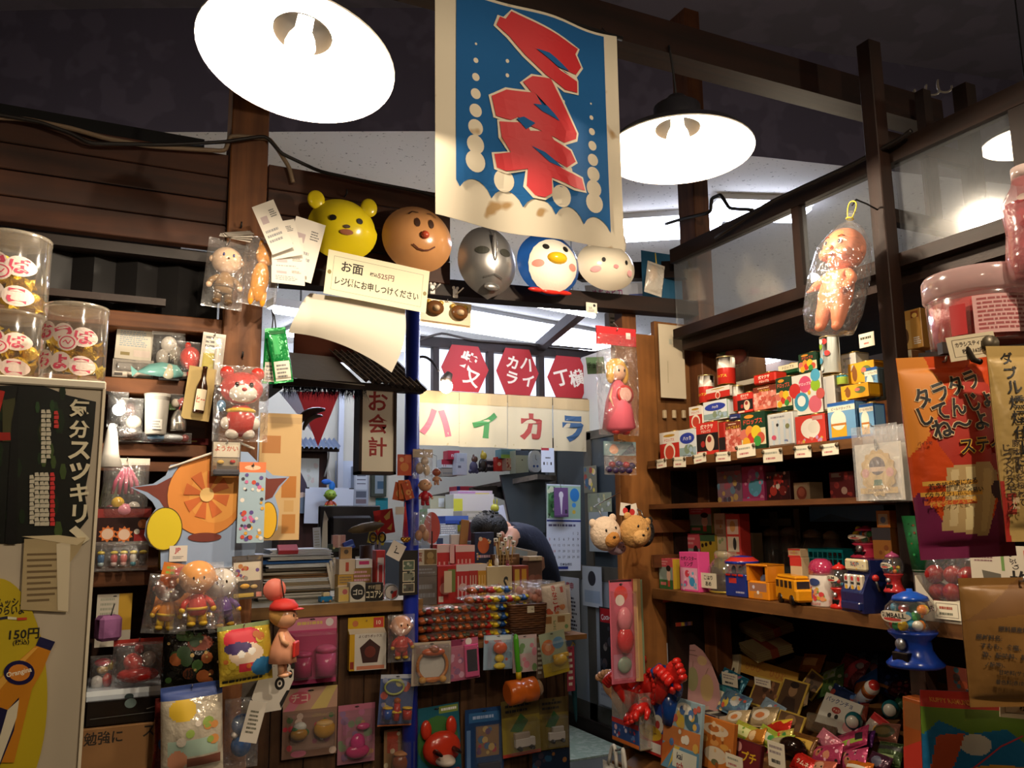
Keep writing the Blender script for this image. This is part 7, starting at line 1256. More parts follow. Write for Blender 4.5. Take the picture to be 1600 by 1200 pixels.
carton((553,728,576,790),('Y',6.19),.1,'pale grey time-recorder box with slots on the office wall','a8b0bc','R .1 .4 .9 .95 c8d0d8;L 556 .06 .2,.85 .8,.85;L 556 .06 .2,.75 .8,.75;L 556 .06 .2,.65 .8,.65;L 556 .06 .2,.55 .8,.55;R .15 .2 .85 .36 5a6270;R .15 .05 .85 .16 7a6a70',None,name='time_recorder',cat='recorder'); carton((580,736,604,776),('Y',6.26),.03,'dark framed picture seen left of the blue column','3a4238','R .25 .12 .8 .85 8a98a0;R .4 .3 .8 .6 3a5a70',None,name='picture_frame',cat='picture'); sheet((587,778,606,800),('Y',6.29),'teal card behind the monitor beside the column','2a8a94','',name='printed_card',cat='card')
def ribbon_doll():
 c,w_,h_,a = place((506,764,526,800),('Y',5.86)); t = thing('hanging_doll','green-headed little doll with a blue ribbon hanging before the white sheet','doll',c); figure(t,h_,('8aa83a','b84a34','b8a03a'),big=1.1); b = B(); b.ell((-.03,0,h_+.05),(.035,.01,.02),M('2a6ac8',.5)); b.ell((.01,0,h_+.02),(.022,.012,.035),M('2a7ad0',.5)); b.obj('ribbon',t); b = B(); b.tube([(0,0,h_+.05),(.004,.06,h_+.12),(.004,.10,h_+.14)],.002,M('c8c4bc',.6),5); b.obj('cord',t)
ribbon_doll()
b = B(); b.tube(bez(onY(508,690,5.98),onY(520,700,5.98),onY(507,745,5.98)),.006,M('b0b0a8',.5),6); tag(b.obj('hose_loop',None),'pale looped cable hanging beside the cupboard','cable')
def monitor():
 c,w_,h_,a = place((498,790,596,870),('Y',4.42)); t = thing('computer_monitor','black computer monitor seen from behind on the desk','monitor',(c.x,c.y,c.z),.05); m = M('0e1014',.4); b = B(); b.box(-w_/2,0,0,w_/2,.02,h_,m,.006); b.box(-w_*.33,-.03,h_*.15,w_*.33,.001,h_*.8,M('14161c',.45),.012); b.obj('back_shell',t); b = B(); b.box(-w_*.48,.0195,h_*.04,w_*.48,.022,h_*.96,glow('9ab8d8',.6)); b.obj('screen',t); b = B(); zd = .902-c.z; b.box(-.03,-.005,zd,.03,.02,h_*.3,m); b.box(-.12,-.07,zd,.12,.09,zd+.012,m,.004); b.obj('stand',t)
monitor()
# desk, back shelf, boxes
b = B(); b.box(.3,4.27,.86,1.90,5.0,.90,wood('7a5a38','9a7a50',0));
for x in (.34,1.80): b.box(x,4.3,0,x+.05,4.95,.86,MIDWZ)
tag(b.obj('office_desk',None),'office desk behind the cash counter','desk')
s0,s1 = onZ(688,776,1.70),onZ(872,739,1.70); s0 = s0 if s0.y < 8 else onY(688,776,6.2)
SB0,SB1 = onY(688,777,5.9),onY(868,741,5.1)
t = thing('wall_shelf','grey wooden wall shelf of office clutter below the noren','shelf',SB0); b = B(); d_ = SB1-SB0; b.bar((0,.12,-.015),d_+Vector((0,.12,-.015)),.30,.035,wood('4a443c','6a6258',0)); b.obj('shelf_board',t); b = B(); m_ = d_*.62; b.prism([(m_.x-.28,m_.z-.03),(m_.x+.12,m_.z+.0),(m_.x+.1,m_.z-.16)],m_.y,m_.y+.05,M('2a2620',.6)); b.obj('bracket',t)
def on_shelf(fr,lb,base,des,k,name='box',cat='box',d=.1,**kw):
 f = ((fr[0]+fr[2])/2-688)/180; return carton(fr,('Y',SB0.y+d_.y*f-.02),d,lb,base,des,'clutter on the office wall shelf',name=name,cat=cat,**kw)
on_shelf((690,732,714,744),'flat grey carton at the left end of the office shelf','9a9488','X .1 .2 .8 .6 1 777',0); on_shelf((690,718,714,731),'red and white tissue box on the grey carton','c8ccd0','R 0 .4 1 1 a8243a;T 11 .2 .3 .4 a8243a .2',0,'tissue_box'); on_shelf((700,704,718,718),'smaller red box on top of the tissue box','a8243a','T nd .5 .5 .5 d8d0d0 .5',0); on_shelf((714,708,730,724),'upper white carton beside the red boxes','b8bec8','R .3 .2 .7 .5 8a94a0',0); on_shelf((714,724,730,742),'lower white carton beside the red boxes','c0c4cc','R .1 .6 .4 .8 667',0)
on_shelf((760,718,774,736),'navy can lettered Black on the office shelf','10142a','T Black .5 .45 .24 d0d0d4 .8;R 0 .88 1 1 c8ccd0',0,'drink_can','can',d=.05); on_shelf((776,714,790,736),'bright red tin on the office shelf','b8281f','C .3 .5 .2 d8b0a0',0,'red_tin','tin',d=.06); on_shelf((791,716,806,735),'speckled pink box on the office shelf','a88a78','N 4 20 .05 .1 8a3a30 d0b8a8',0); on_shelf((806,704,826,741),'pale green carton standing at the right of the office shelf','a8b09a','R .0 .8 1 1 5a6a80;C .5 .6 .05 333',0,roll=0); on_shelf((783,702,806,716),'blue and green boxes lying on the shelf under the noren','6a9aa8','R 0 0 1 .4 8ab04a',0)
def teddy(fr,lb,col,col2):
 c,w_,h_,a = place(fr,('Y',5.5)); t = thing('soft_toy',lb,'soft toy',c,0,'clutter on the office wall shelf'); blobs(t,'body','0 .35 .4 .34 .3 %s|-.3 .12 .2 .12 .2 %s|.3 .12 .2 .12 .2 %s' % (col,col,col),w_,h_); blobs(t,'head','.1 .8 .3 .2 .28 %s|.0 .98 .1 .1 .1 %s' % (col2,col2),w_,h_)
teddy((732,712,748,740),'blue and brown soft toy slumped on the office shelf','4a4a6a','5a3a30'); teddy((746,706,762,738),'yellow and dark soft toy on the office shelf','2a2624','c8b03a')
def clock():
 c,w_,h_,a = place((828,704,846,738),('Y',5.25)); t = thing('desk_clock','white oval clock propped on the office shelf','clock',c); b = B(); pr = [(w_/2*abs(math.cos(q))**.7*(1 if math.cos(q) > 0 else -1),h_/2+h_/2*abs(math.sin(q))**.7*(1 if math.sin(q) > 0 else -1)) for q in [i*PI/16 for i in range(32)]]; b.prism(pr,0,.03,PL('d0d8dc')); b.face(w_,h_).design('E .5 .62 .3 .25 c0ccd4;L 333 .04 .5,.62 .5,.8;L 333 .04 .5,.62 .62,.56;C .35 .28 .1 3a5a9a;C .65 .28 .1 3a5a9a'); b.obj('case',t)
clock()
def cal(fr,y,lb,des,hook=True,base='c8d0dc',grp=None,roll=0,nm='wall_calendar'):
 c,w_,h_,a = place(fr,('Y',y)); t = thing(nm,lb,'calendar',c,(0,math.radians(roll),math.radians(0)),grp); b = B(); b.box(-w_/2,0,0,w_/2,.004,h_,M(base,.7)); b.face(w_,h_).design(des); b.obj('pages',t)
 if hook: b = B(); b.tube([(0,.0,h_-.004),(0,.01,h_+.03)],.002,WIRE,5); b.obj('hook',t)
cal((846,700,866,738),5.1,'small white desk calendar on the right end of the office shelf','R 0 .9 .6 1 a8343a;X .3 .55 .8 .65 1 222;R .15 .3 .25 .42 222;R .4 .3 .5 .42 999;R .7 .3 .8 .42 222',False)
DAYS = ';'.join('T %d %g %g .030 %s .12 0 .0' % (d,.08+.139*((d+4) % 7),.40-.068*((d+4)//7)+.03,'b03a3a' if (d+4) % 7 == 0 or d == 18 else '223') for d in range(1,31))
cal((853,757,906,892),4.9,'hanging month calendar with blue bars and a leafy picture','R .0 .60 1 .985 9ab8a0;R .04 .63 .24 .97 4a7a4a;N 3 12 .04 .09 2a5a34 5a9a5a c8d0b0 @.05,.62,.24,.96;E .82 .88 .14 .08 2a7ac0;C .8 .76 .06 3a8ad0;C .8 .68 .05 c8a83a;T 7 .07 .63 .05 1a1a1a .1;R 0 .565 1 .585 1c2f7a;X .05 .50 .95 .55 1 557;%s;T 日本信用社 .56 .075 .032 223 .4;R .28 .02 .62 .05 1c2f7a' % DAYS,roll=1.5)
cal((866,762,888,808),4.86,'purple note pad with a white spoon shape hung on the month calendar','R 0 .06 1 1 6a4a7a;E .5 .75 .16 .12 d8d4dc;P d8d4dc .38,.75 .62,.75 .52,.1 .48,.1;R .75 .12 .92 .25 2a1f34',base='4a3058',nm='note_pad')
# low boxes and files under the shelf, piled on a steel cabinet
CZ = onY(700,846,5.18).z; b = B(); b.box(1.75,5.18,0,2.75,5.9,CZ,M('6a7074',.5),.006); b.face(1.0,CZ,5.1795,x0=1.75); b.design('R .02 .5 .48 .97 7a8084;R .52 .5 .98 .97 7a8084;R .02 .04 .48 .47 7a8084;R .52 .04 .98 .47 7a8084'); tag(b.obj('steel_cabinet',None),'grey steel cabinet under the pile of boxes in the office','cabinet')
for i,(fr,y,lb,base,des,r) in enumerate((((714,760,765,776),5.6,'red framed board behind the file boxes','a8283a','R .0 .0 .1 1 2a2a6a',0),((709,772,772,784),5.2,'white flat box with a maroon edge and a yellow label','c0bcbc','R .2 0 1 .4 6a2a3a;R 0 .2 .22 .9 b8b83a',0),((716,782,770,800),5.2,'lilac and white file box in the office pile','b8a8b8','R .0 .2 .5 .7 a878a8;R .5 0 .9 .3 c8b84a',0),((672,775,716,798),5.4,'cream carton at the left of the office pile','b0ac94','R .3 .75 .5 .95 d8dce0',0),((668,795,712,802),5.2,'green and white papers on the office pile','8aa87a','R 0 .5 1 1 c8ccc8',-2),((696,806,732,820),4.9,'blue box file on the desk behind the person','2a4aa0','R 0 .5 1 1 4a6ab8;R .6 .0 1 .4 222',0),((722,798,762,812),5.0,'clear wrapped papers above the bowed head','a8a494','R .2 .3 .8 .7 c0bcb0',0),((688,818,715,836),4.9,'bundle of grey papers on the desk','9aa0a8','X .05 .1 .95 .9 4 ddd',0),((672,836,706,860),4.7,'white paper tray on the desk beside the fan','a8b4bc','R .3 .2 .6 .8 2a3a5a',0))): carton(fr,('Y',y),.15,lb,base,des,'boxes and papers piled in the office',name='file_box',roll=0 if y > 5 else r,z0=CZ if y > 5 else None)
def pokebag():
 c,w_,h_,a = place((766,780,780,802),('Y',5.0)); t = thing('plush_charm','yellow-green plush charm with long ears hanging by the dark glass','plush toy',c,0); blobs(t,'body','0 .35 .45 .32 .4 a8a83a|0 .05 .4 .08 .3 2a8a8a',w_,h_); blobs(t,'ears','-.1 .82 .08 .2 .08 a8a83a|.25 .82 .08 .2 .08 a8a83a',w_,h_)
pokebag()
b = B(); p = [onY(*q,5.3) for q in ((782,742),(852,735),(852,832),(800,830))]; o = p[0].copy(); b.prism([(q.x-o.x,q.z-o.z) for q in p],0,.02,M('3a4042',.12)); tag(b.obj('dark_glass_board',None,o),'dark reflective glass board leaning in the office corner','glass board')
sheet((775,790,793,818),('Y',5.25),'white slanted sheet leaning against the dark glass','c8ccdc','',name='paper_sheet',cat='paper',roll=-14)
# ---- the person bent over the desk
def person():
 base = onY(800,900,4.60); t = thing('person','person with short black hair in a navy shirt bent over the office desk','person',(base.x,base.y,0))
 def rel(x,y,Y): return onY(x,y,Y)-Vector((base.x,base.y,0))
 me = bpy.data.meshes.new('body'); hips = rel(845,905,4.95); chest = rel(815,838,4.66); neck = rel(783,828,4.56); head = rel(765,832,4.50); brow = rel(757,842,4.46)
 sh = [rel(790,842,4.46),rel(812,832,4.80)]; V = [hips,(hips+chest)/2+Vector((0,0,.05)),chest,neck,head,brow]; E = [(0,1),(1,2),(2,3),(3,4),(4,5)]; Rr = [(.15,.13),(.16,.14),(.15,.13),(.058,.058),(.088,.092),(.075,.08)]
 for i,s_ in enumerate(sh):
  k = len(V); el = s_+Vector((-.05,-.10+.06*i,-.24)); wr = el+Vector((-.14,-.10,.01)); hand = wr+Vector((-.07,-.02,-.01)); V += [s_,el,wr,hand]; E += [(2,k),(k,k+1),(k+1,k+2),(k+2,k+3)]; Rr += [(.068,.068),(.045,.045),(.03,.028),(.034,.016)]
  for f in range(4): kk = len(V); V += [hand+Vector((-.045,-.03+.019*f,-.004)),hand+Vector((-.085+.008*abs(f-1.5),-.034+.021*f,-.018))]; E += [(k+3,kk),(kk,kk+1)]; Rr += [(.009,.009),(.0075,.0075)]
  kk = len(V); V += [hand+Vector((-.012,-.04+.08*i,.0)),hand+Vector((-.05,-.055+.11*i,-.006))]; E += [(k+3,kk),(kk,kk+1)]; Rr += [(.0105,.0105),(.0085,.0085)]
 for s_ in (-1,1): k = len(V); V += [hips+Vector((.0,-.09*s_,-.04)),Vector((hips.x-.02,hips.y-.10*s_,.52)),Vector((hips.x+.02,hips.y-.10*s_,.09)),Vector((hips.x-.12,hips.y-.10*s_,.035))]; E += [(0,k),(k,k+1),(k+1,k+2),(k+2,k+3)]; Rr += [(.095,.095),(.065,.065),(.045,.045),(.045,.03)]
 me.from_pydata([tuple(v) for v in V],E,[]); o = bpy.data.objects.new('body',me); COL.objects.link(o); o.parent = t; md = o.modifiers.new('skin','SKIN')
 for i,r in enumerate(Rr): me.skin_vertices[0].data[i].radius = r
 me.skin_vertices[0].data[0].use_root = True; md.use_smooth_shade = True; ss = o.modifiers.new('sub','SUBSURF'); ss.levels = 2; ss.render_levels = 2
 m,N,L,p = newmat('skin_and_shirt'); p.inputs['Roughness'].default_value = .6                # navy shirt over the trunk and shoulders, skin on head, neck and forearms
 dg = bpy.context.evaluated_depsgraph_get(); dg.update(); ev = o.evaluated_get(dg); me2 = bpy.data.meshes.new_from_object(ev); o.modifiers.clear(); o.data = me2; me2.materials.clear()
 for mm in (M('b8866a',.5),M('141a2c',.85,0,.2,50),M('20242c',.8)): me2.materials.append(mm)
 for pl in me2.polygons:
  c = pl.center; dn = (c-head).length; pl.use_smooth = True
  pl.material_index = 0 if (c-chest).dot((neck-chest).normalized()) > (neck-chest).length*.93 and dn < .25 else 1
  for s_ in sh:
   el = s_+Vector((-.05,-.10,-.24));
   if c.z < s_.z-.15 and c.x < hips.x-.12 and c.z > hips.z-.02 and (c-chest).length > .16: pl.material_index = 0
  if c.z < hips.z-.02: pl.material_index = 2
 b = B(); fd = (brow-head).normalized(); upv = Vector((.15,0,1));
 hm = M('0c0a0a',.55,0,.5,90); b.ell(head+Vector((.008,.01,.022)),(.108,.104,.10),hm,22,14); b.ell(head+Vector((-.03,0,.03)),(.085,.095,.085),hm,18,12)
 R_ = random.Random(2)
 for i in range(70): a_ = R_.uniform(0,2*PI); e = R_.uniform(.2,1.4); d = Vector((math.cos(a_)*math.cos(e),math.sin(a_)*math.cos(e),math.sin(e))); q = head+Vector((.005,.005,.025))+d*.098; b.tube([q,q+d*.012+Vector((-.014,0,-.004))],[.006,.001],hm,5)
 b.obj('hair',t)
 b = B(); ear = head+Vector((.035,-.094,-.022)); b.ell(ear,(.020,.012,.030),M('b07a60',.5),12,8); b.ell(ear+Vector((.002,-.008,0)),(.010,.006,.018),M('9a6450',.5),10,6); b.obj('ear',t); b = B(); b.ell(ear+Vector((0,.185,0)),(.020,.012,.030),M('b07a60',.5),12,8); b.obj('ear',t)
 b = B(); f0 = brow+Vector((-.055,0,-.045)); sk = M('b8866a',.5); b.ell(f0+Vector((-.012,0,-.004)),(.022,.014,.014),sk,10,7);
 for s_ in (-1,1): b.ell(f0+Vector((.002,s_*.032,.026)),(.010,.013,.008),M('e0d8d0',.3),10,6); b.ell(f0+Vector((-.006,s_*.032,.026)),(.005,.006,.006),M('17100c',.2),8,6)
 b.ell(f0+Vector((.014,0,-.034)),(.010,.022,.006),M('9a5a4c',.5),10,6); b.obj('face',t)
person()
# ---- sliding doors at the right of the office
dg_ = M('8a929a',.5); b = B(); b.box(3.08,4.55,0,3.125,6.25,.09,DARKWY); struct('baseboard_right',b)
t = thing('sliding_door','grey sliding doors with dark glass upper panels beside the shelf','door',(3.10,5.4,0));
for y0,y1 in ((4.62,5.10),(5.10,5.62),(5.62,6.15)):
 b = B();
 for q in ((0,y0-5.4,.09,.025,y0-5.35,2.05),(0,y1-5.45,.09,.025,y1-5.4,2.05),(0,y0-5.4,2.0,.025,y1-5.4,2.06),(0,y0-5.4,1.02,.025,y1-5.4,1.12),(0,y0-5.4,.09,.025,y1-5.4,.2)): b.box(*q,M('4a463e',.6))
 b.box(.006,y0-5.38,.2,.014,y1-5.42,1.02,dg_); b.obj('door_frame',t)
 b = B(); b.box(.010,y0-5.37,1.12,.016,y1-5.43,2.0,M('3a4248',.15)); b.obj('glass_panel',t)
for i,(fr,lb,base,des) in enumerate((((876,902,905,988),'white almanac poster with two red characters low on the door','c0c4cc','T 庚申 .5 .84 .15 a82a3a .8;X .1 .05 .9 .66 9 223'),((910,885,940,948),'leaflet with a dark portrait picture on the door','a8b0b8','C .5 .7 .2 2a2a30;R .1 .1 .9 .4 8a9aac'),((912,728,932,770),'colourful comic clipping on the dark door glass','6a6a5a','N 4 20 .06 .14 8a3a30 c8b090 3a5a7a c0b04a'),((918,770,955,800),'pale crumpled clipping on the dark door glass','7a806a','N 3 14 .06 .14 a8a070 b0b4b0 6a7068'),((937,950,968,1060),'dark poster with a red soft-drink sign above a collage','1c1a1a','R .05 .78 .95 .98 a8141c;T Coca-Cola .5 .87 .09 e0d8d8 .8 6;N 5 18 .06 .14 5a4a4a 8a8078 3a3a44 @.05,.05,.95,.74'),((936,1060,968,1105),'white notice at the bottom of the collage poster','b8bcc0','X .1 .3 .8 .8 3 99a'),((920,800,950,862),'large pale sheet behind the glass of the door','8a9498',''))):
 c,w_,h_,a = place(fr,('X',3.085-.004*i)); b = B(); b.box(-w_/2,0,0,w_/2,.002,h_,M(base,.7)); b.face(w_,h_).design(des); tag(b.obj('door_poster',None,c,a),lb,'poster')
b = B(); b.box(2.62,4.62,.0005,3.06,5.7,.012,speckled('8a9a86','a0aa98',25,.5)); tag(b.obj('floor_mat',None),'pale green floor mat before the sliding doors','mat')
# ================================================================ LOW DISPLAY ON THE RIGHT
DX0,DZ0,DS = 1.44,.735,.50
def slope_pt(x,y):
 d = ray(x,y); t = (DZ0+DS*(EYE.x-DX0)-EYE.z)/(d.z-DS*d.x); return EYE+d*t
t = thing('display_table','low sloping wooden display of small toys and sweets on the right','display table',(1.44,1.4,0)); mw = wood('5b3a1c','80552a',1)
b = B(); pr = [(0,DZ0-.034),(.60,DZ0+.27),(.60,DZ0+.25),(0,DZ0-.055)]
b.add([(x,y,z) for y in (-1.1,.85) for x,z in pr],[[0,1,2,3],[7,6,5,4],[0,4,5,1],[1,5,6,2],[2,6,7,3],[3,7,4,0]],mw); b.obj('sloping_top',t)
b = B(); b.box(-.015,-1.1,.40,0,.85,DZ0-.005,mw); b.obj('front_board',t); b = B(); b.box(0,.81,0,.60,.82,DZ0-.06,MIDWZ); b.obj('side_board',t)
def low(fr,dx=0.0):
 """the X plane on which a thing at FR rests on the slope"""
 p = slope_pt((fr[0]+fr[2])/2,fr[3]); return ('X',p.x+dx)
GD = 'goods heaped on the low display'
def Lc(fr,d,lb,base,des,lean=-14,roll=0,**k): return carton(fr,low(fr),d,lb,base,des,GD,lean=lean,roll=roll,**k)
def Lb(fr,lb,mat,des,d=.03,lean=-35,roll=0,seed=1,yaw=0,**k): return pouch(fr,low(fr),d,lb,mat,des,GD,lean=lean,roll=roll,seed=seed,hook=False,yaw=yaw,**k)
# clear tub of rubber hands
def hand(lb,c,col,rot,s=1.0,curl=.7,pts=None):
 """hollow moulded toy hand on a wrist: palm, four bent fingers, thumb"""
 t = thing('rubber_hand',lb,'toy hand',c,rot,'toy rubber hands in the clear tub'); m = PL(col); b = B()
 b.ell((0,0,.036*s),(.034*s,.021*s,.036*s),m,16,10); b.lathe([(.019*s,-.045*s),(.020*s,-.02*s),(.022*s,.02*s)],m,14); b.obj('palm',t)
 for i,(x,L_) in enumerate(((-.022,.036),(-.0075,.042),(.0075,.040),(.022,.030))):
  b = B(); p0 = Vector((x*s,0,.060*s)); P = [p0]
  for o_,f_ in (((0,-.003,L_*.45),(0,-.014,.012)),((0,-.004,L_*.35),(0,-.018,-.010)),((0,-.003,L_*.25),(0,.006,-.018))): P.append(P[-1]+Vector(o_).lerp(Vector(f_),curl)*s)
  b.tube(P,[.0105*s,.0105*s,.010*s,.008*s],m,10); b.ell(P[-1],.008*s,m,8,6); b.obj('finger',t)
 b = B(); b.tube([(.022*s,-.004*s,.022*s),(.040*s,-.014*s,.040*s),(.042*s,-.026*s,.058*s)],[.010*s,.0095*s,.007*s],m,10); b.ell((.042*s,-.026*s,.058*s),.007*s,m,8,6); b.obj('thumb',t); return t
for i,(x,y,r,cu) in enumerate(((978,1078,(.3,-.5,-1.6),.9),(1000,1072,(-.2,.9,-1.4),.5),(1020,1062,(.1,1.5,-1.7),.7),(1036,1068,(.4,.6,-1.2),.8),(1010,1092,(1.9,-.4,-1.5),.3),(990,1052,(-.3,.2,-1.6),.4),(1044,1050,(.2,1.1,-1.3),.5))):
 hand('%s red rubber hand in the clear tub at the end of the low display' % ('leftmost','second','middle','rightmost','lowest drooping','upright','topmost')[i],onX(x,y+8,1.47+.03*(i % 3)),'b8201a',r,1.0,cu)
hand('blue rubber hand beside the red ones at the low display',onX(1048,1098,1.50),'10387a',(.1,.15,-1.5),1.3,.8); hand('tan rubber hand behind the red hands in the clear tub',onX(966,1090,1.56),'c8946a',(.2,-.5,-1.4),1.1,.4)
def tub(fr,lb):
 c,w_,h_,a = place(fr,('X',1.455)); t = thing('clear_tub',lb,'tub',c,a); d = .12; b = B();
 for q in ((-w_/2,0,0,w_/2,.002,h_),(-w_/2,d,0,w_/2,d+.002,h_),(-w_/2,0,0,-w_/2+.002,d,h_),(w_/2-.002,0,0,w_/2,d,h_)): b.box(*q,film('e8e4d8',.16,.15,16))
 b.box(-w_/2,0,0,w_/2,d,.003,M('8a7a60')); b.obj('clear_walls',t); b = B(); b.box(-w_*.49,-.002,h_*.02,w_*.49,-.0005,h_*.44,M('2a4a86',.5)); b.face(w_*.98,h_*.42,-.0022,z0=h_*.02).design('R 0 .78 1 1 a8302a;R 0 0 1 .16 c86a2a;N 5 14 .05 .1 b03a4a 5a7ab0 c8c0d0 @.1,.25,.9,.75;C .15 .6 .12 c8a0a8'); b.obj('label',t,label='blue and red printed label')
tub((956,1078,998,1164),'clear tub with a blue label holding the rubber hands')
for i,(x,y) in enumerate(((975,1118),(983,1112))): b = B(); b.lathe([(.011,-.06),(.012,0),(0,.001)],M('a8946c',.6),14); tag(b.obj('cardboard_tube',None,onX(x,y,1.52),(0,math.radians(6*i),0)),('front tan stick of a rubber hand inside the clear tub','rear tan stick of a rubber hand inside the clear tub')[i],'stick')
Lc((994,1092,1032,1176),.05,'upright blue pack with two footballs at the front edge of the display','1c3a86','C .36 .66 .32 c8c4b8;C .36 .66 .09 15130f;C .15 .58 .07 15130f;C .55 .72 .08 15130f;C .3 .84 .07 15130f;C .78 .56 .22 c8c4b8;C .78 .56 .09 a8302a;R .0 .0 1 .42 a8241c;E .5 .38 .46 .14 b8941c;T サッカー .5 .38 .10 5a2a10 .8;R .08 .08 .42 .2 d0ccc4;R .55 .05 .95 .22 d0ccc4;P a8302a .3,.95 .6,1 .7,.9 .4,.84',lean=-6)
Lc((1030,1094,1086,1206),.012,'wide pastel scratch-card bag with small round heads at the front edge','8aa0a8','R 0 .35 1 .6 b8703a;R 0 0 1 .34 5a86a0;P b8642a 0,0 .35,.34 .1,.36 0,.3;P c8a83a .2,0 .5,.34 .35,.34;C .14 .72 .16 b8442c;C .14 .68 .1 d0c4b4;E .45 .7 .12 .1 c8a83a;C .75 .76 .18 3a5a6a;E .55 .88 .2 .08 d8d4c4;R .32 .06 .95 .30 c8c8b8;T kai .5 .22 .10 221c30 .4;T tch .52 .1 .10 a8282c .4;N 2 20 .04 .08 c8a04a 4a6a9a b85a4a d0c8b8 @.05,.36,.95,.95',lean=-8)
Lc((1084,1124,1138,1202),.014,'orange card pack with cream oval faces at the front of the display','b86a28','E .5 .78 .36 .12 c8b49a;E .45 .8 .16 .07 a8602a;E .55 .3 .32 .16 c8b8a0;E .55 .16 .1 .06 5a5a3a;E .2 .55 .12 .06 c89048;E .5 .53 .12 .06 c88a48;E .78 .5 .12 .06 c8903f;N 3 14 .03 .07 c8a070 8a4a1c d0b08a',lean=-10)
Lc((1138,1158,1183,1206),.012,'maroon card lettered in yellow at the front of the display','4a1016','R .03 .03 .97 .97 5a141a;C .25 .75 .16 c08a80;T プチ .62 .5 .36 c8a41c .7',lean=-12); price((1134,1180,1160,1202),('X',slope_pt(1147,1204).x-.03),'white price tag at the corner of the maroon card',clips=0,group='price tags on the low display')
def tomb():
 fr = (1060,1010,1122,1104); c,w_,h_,a = place(fr,('X',1.72)); t = thing('display_card','pink tall rounded cardboard display with faint oval shapes, leaning on the low display','display card',c,(math.radians(-6),math.radians(0),a),GD); P = [(-.5,0),(.5,0),(.42,.45),(.22,.75),(.0,.93),(-.2,1.0),(-.42,.95),(-.5,.75)]; b = B(); b.prism([(x*w_,z*h_) for x,z in P],0,.004,M('b88a86',.7)); b.face(w_,h_).design('E .3 .42 .14 .2 9a9468;E .66 .34 .16 .22 b89a6a;E .52 .76 .12 .08 c8a87a;L 6a4a40 .012 .1,.88 .35,.9;L 6a4a40 .012 .1,.82 .4,.82;L 7a5a44 .012 .3,.62 .3,.72;L 7a5a44 .012 .62,.55 .68,.66'); b.obj('board',t)
tomb()
def tray(fr,lb,col='a8a090',x=None,fill=None):
 c,w_,h_,a = place(fr,low(fr) if x is None else ('X',x)); d = .10; t = thing('display_tray',lb,'tray',c,(0,0,a),GD); b = B(); m = M(col,.6); hh = max(h_,.03)*.55
 for q in ((-w_/2,0,0,w_/2,.002,hh),(-w_/2,d,0,w_/2,d+.002,hh*1.8),(-w_/2,0,0,-w_/2+.002,d,hh),(w_/2-.002,0,0,w_/2,d,hh),(-w_/2,0,0,w_/2,d,.002)): b.box(*q,m)
 b.obj('tray_body',t); b = B(); b.box(-w_*.46,.01,.004,w_*.46,d-.01,hh*.7,M('2a2624',.6)); b.face(w_,d)
 b.obj('packets',t); b = B(); b.box(-w_*.2,-.001,hh*.6,w_*.4,-.0004,hh*.95,M('1c2f6a')); b.obj('blue_strip',t)
tray((1008,1086,1084,1124),'white open carton tray with a blue strip behind the football pack','b0a898'); tray((1080,1100,1122,1130),'second pale open carton tray with a blue strip beside the pink display card','a89888')
Y_ = [((1083,988,1134,1026),.05,'pale pack with pink corner lying at the back left of the display','a89a80','R .0 0 .3 .3 b8586a;R .3 .2 .9 .9 c0b8a4;X .4 .4 .8 .7 2 777',-40,-14),((1132,990,1170,1023),.04,'mustard box with a pale blurry picture at the back of the display','b08428','E .45 .5 .36 .38 a8a094;N 4 16 .06 .14 6a6a7a 9a5a4a b0a090 @.15,.15,.8,.85',-20,0),((1168,996,1196,1030),.04,'mustard-edged card of blue and pink pictures beside the blurry box','a87428','R .1 .1 .9 .9 3a3a4a;C .6 .3 .3 2a5a7a;N 5 12 .06 .14 b8506a 5a6a8a c0b0a0 @.1,.3,.9,.9',-15,0),((1115,963,1132,994),.03,'pale pink card standing at the dark back of the display','a8786a','C .5 .3 .2 d0c0a8;C .4 .7 .2 b88a7a;R .5 .0 .7 .2 2a1a14',-4,0),((1132,962,1168,992),.05,'dark brown patterned box at the dark back of the display','2c1c14','N 3 14 .06 .12 6a5038 4a3020',-4,0),((1118,1022,1150,1056),.014,'cow-patterned card behind the pink display card','c0b494','N 7 12 .08 .18 17120f 2a1a14;C .6 .3 .14 8a2a24',-20,-8),((1152,1024,1177,1036),.04,'small yellow box in the middle of the display','c0a42a','R .1 .3 .9 .7 6a8a3a',-20,0)]
for fr,d,lb,base,des,le,ro in Y_: Lc(fr,d,lb,base,des,lean=le,roll=ro)
b = B(); c = slope_pt(1108,1046); b.lathe([(.026,-.045),(.026,.045)],M('a8a85a',.7),20); b.lathe([(.022,.046),(.0,.046)],M('1c1814'),20); b.v = [Vector((p.x,-p.z,p.y+.03)) for p in b.v]; tag(b.obj('paper_roll',None,c+Vector((.02,0,.0)),(0,-.3,.5)),'pale green paper roll lying beside the pink display card','paper roll')
def photos(fr,lb,des,base='b89a3c',lean=-30,roll=0): return sheet(fr,low(fr),lb,base,des,GD,'photo_card','photo card',roll,.003,lean)
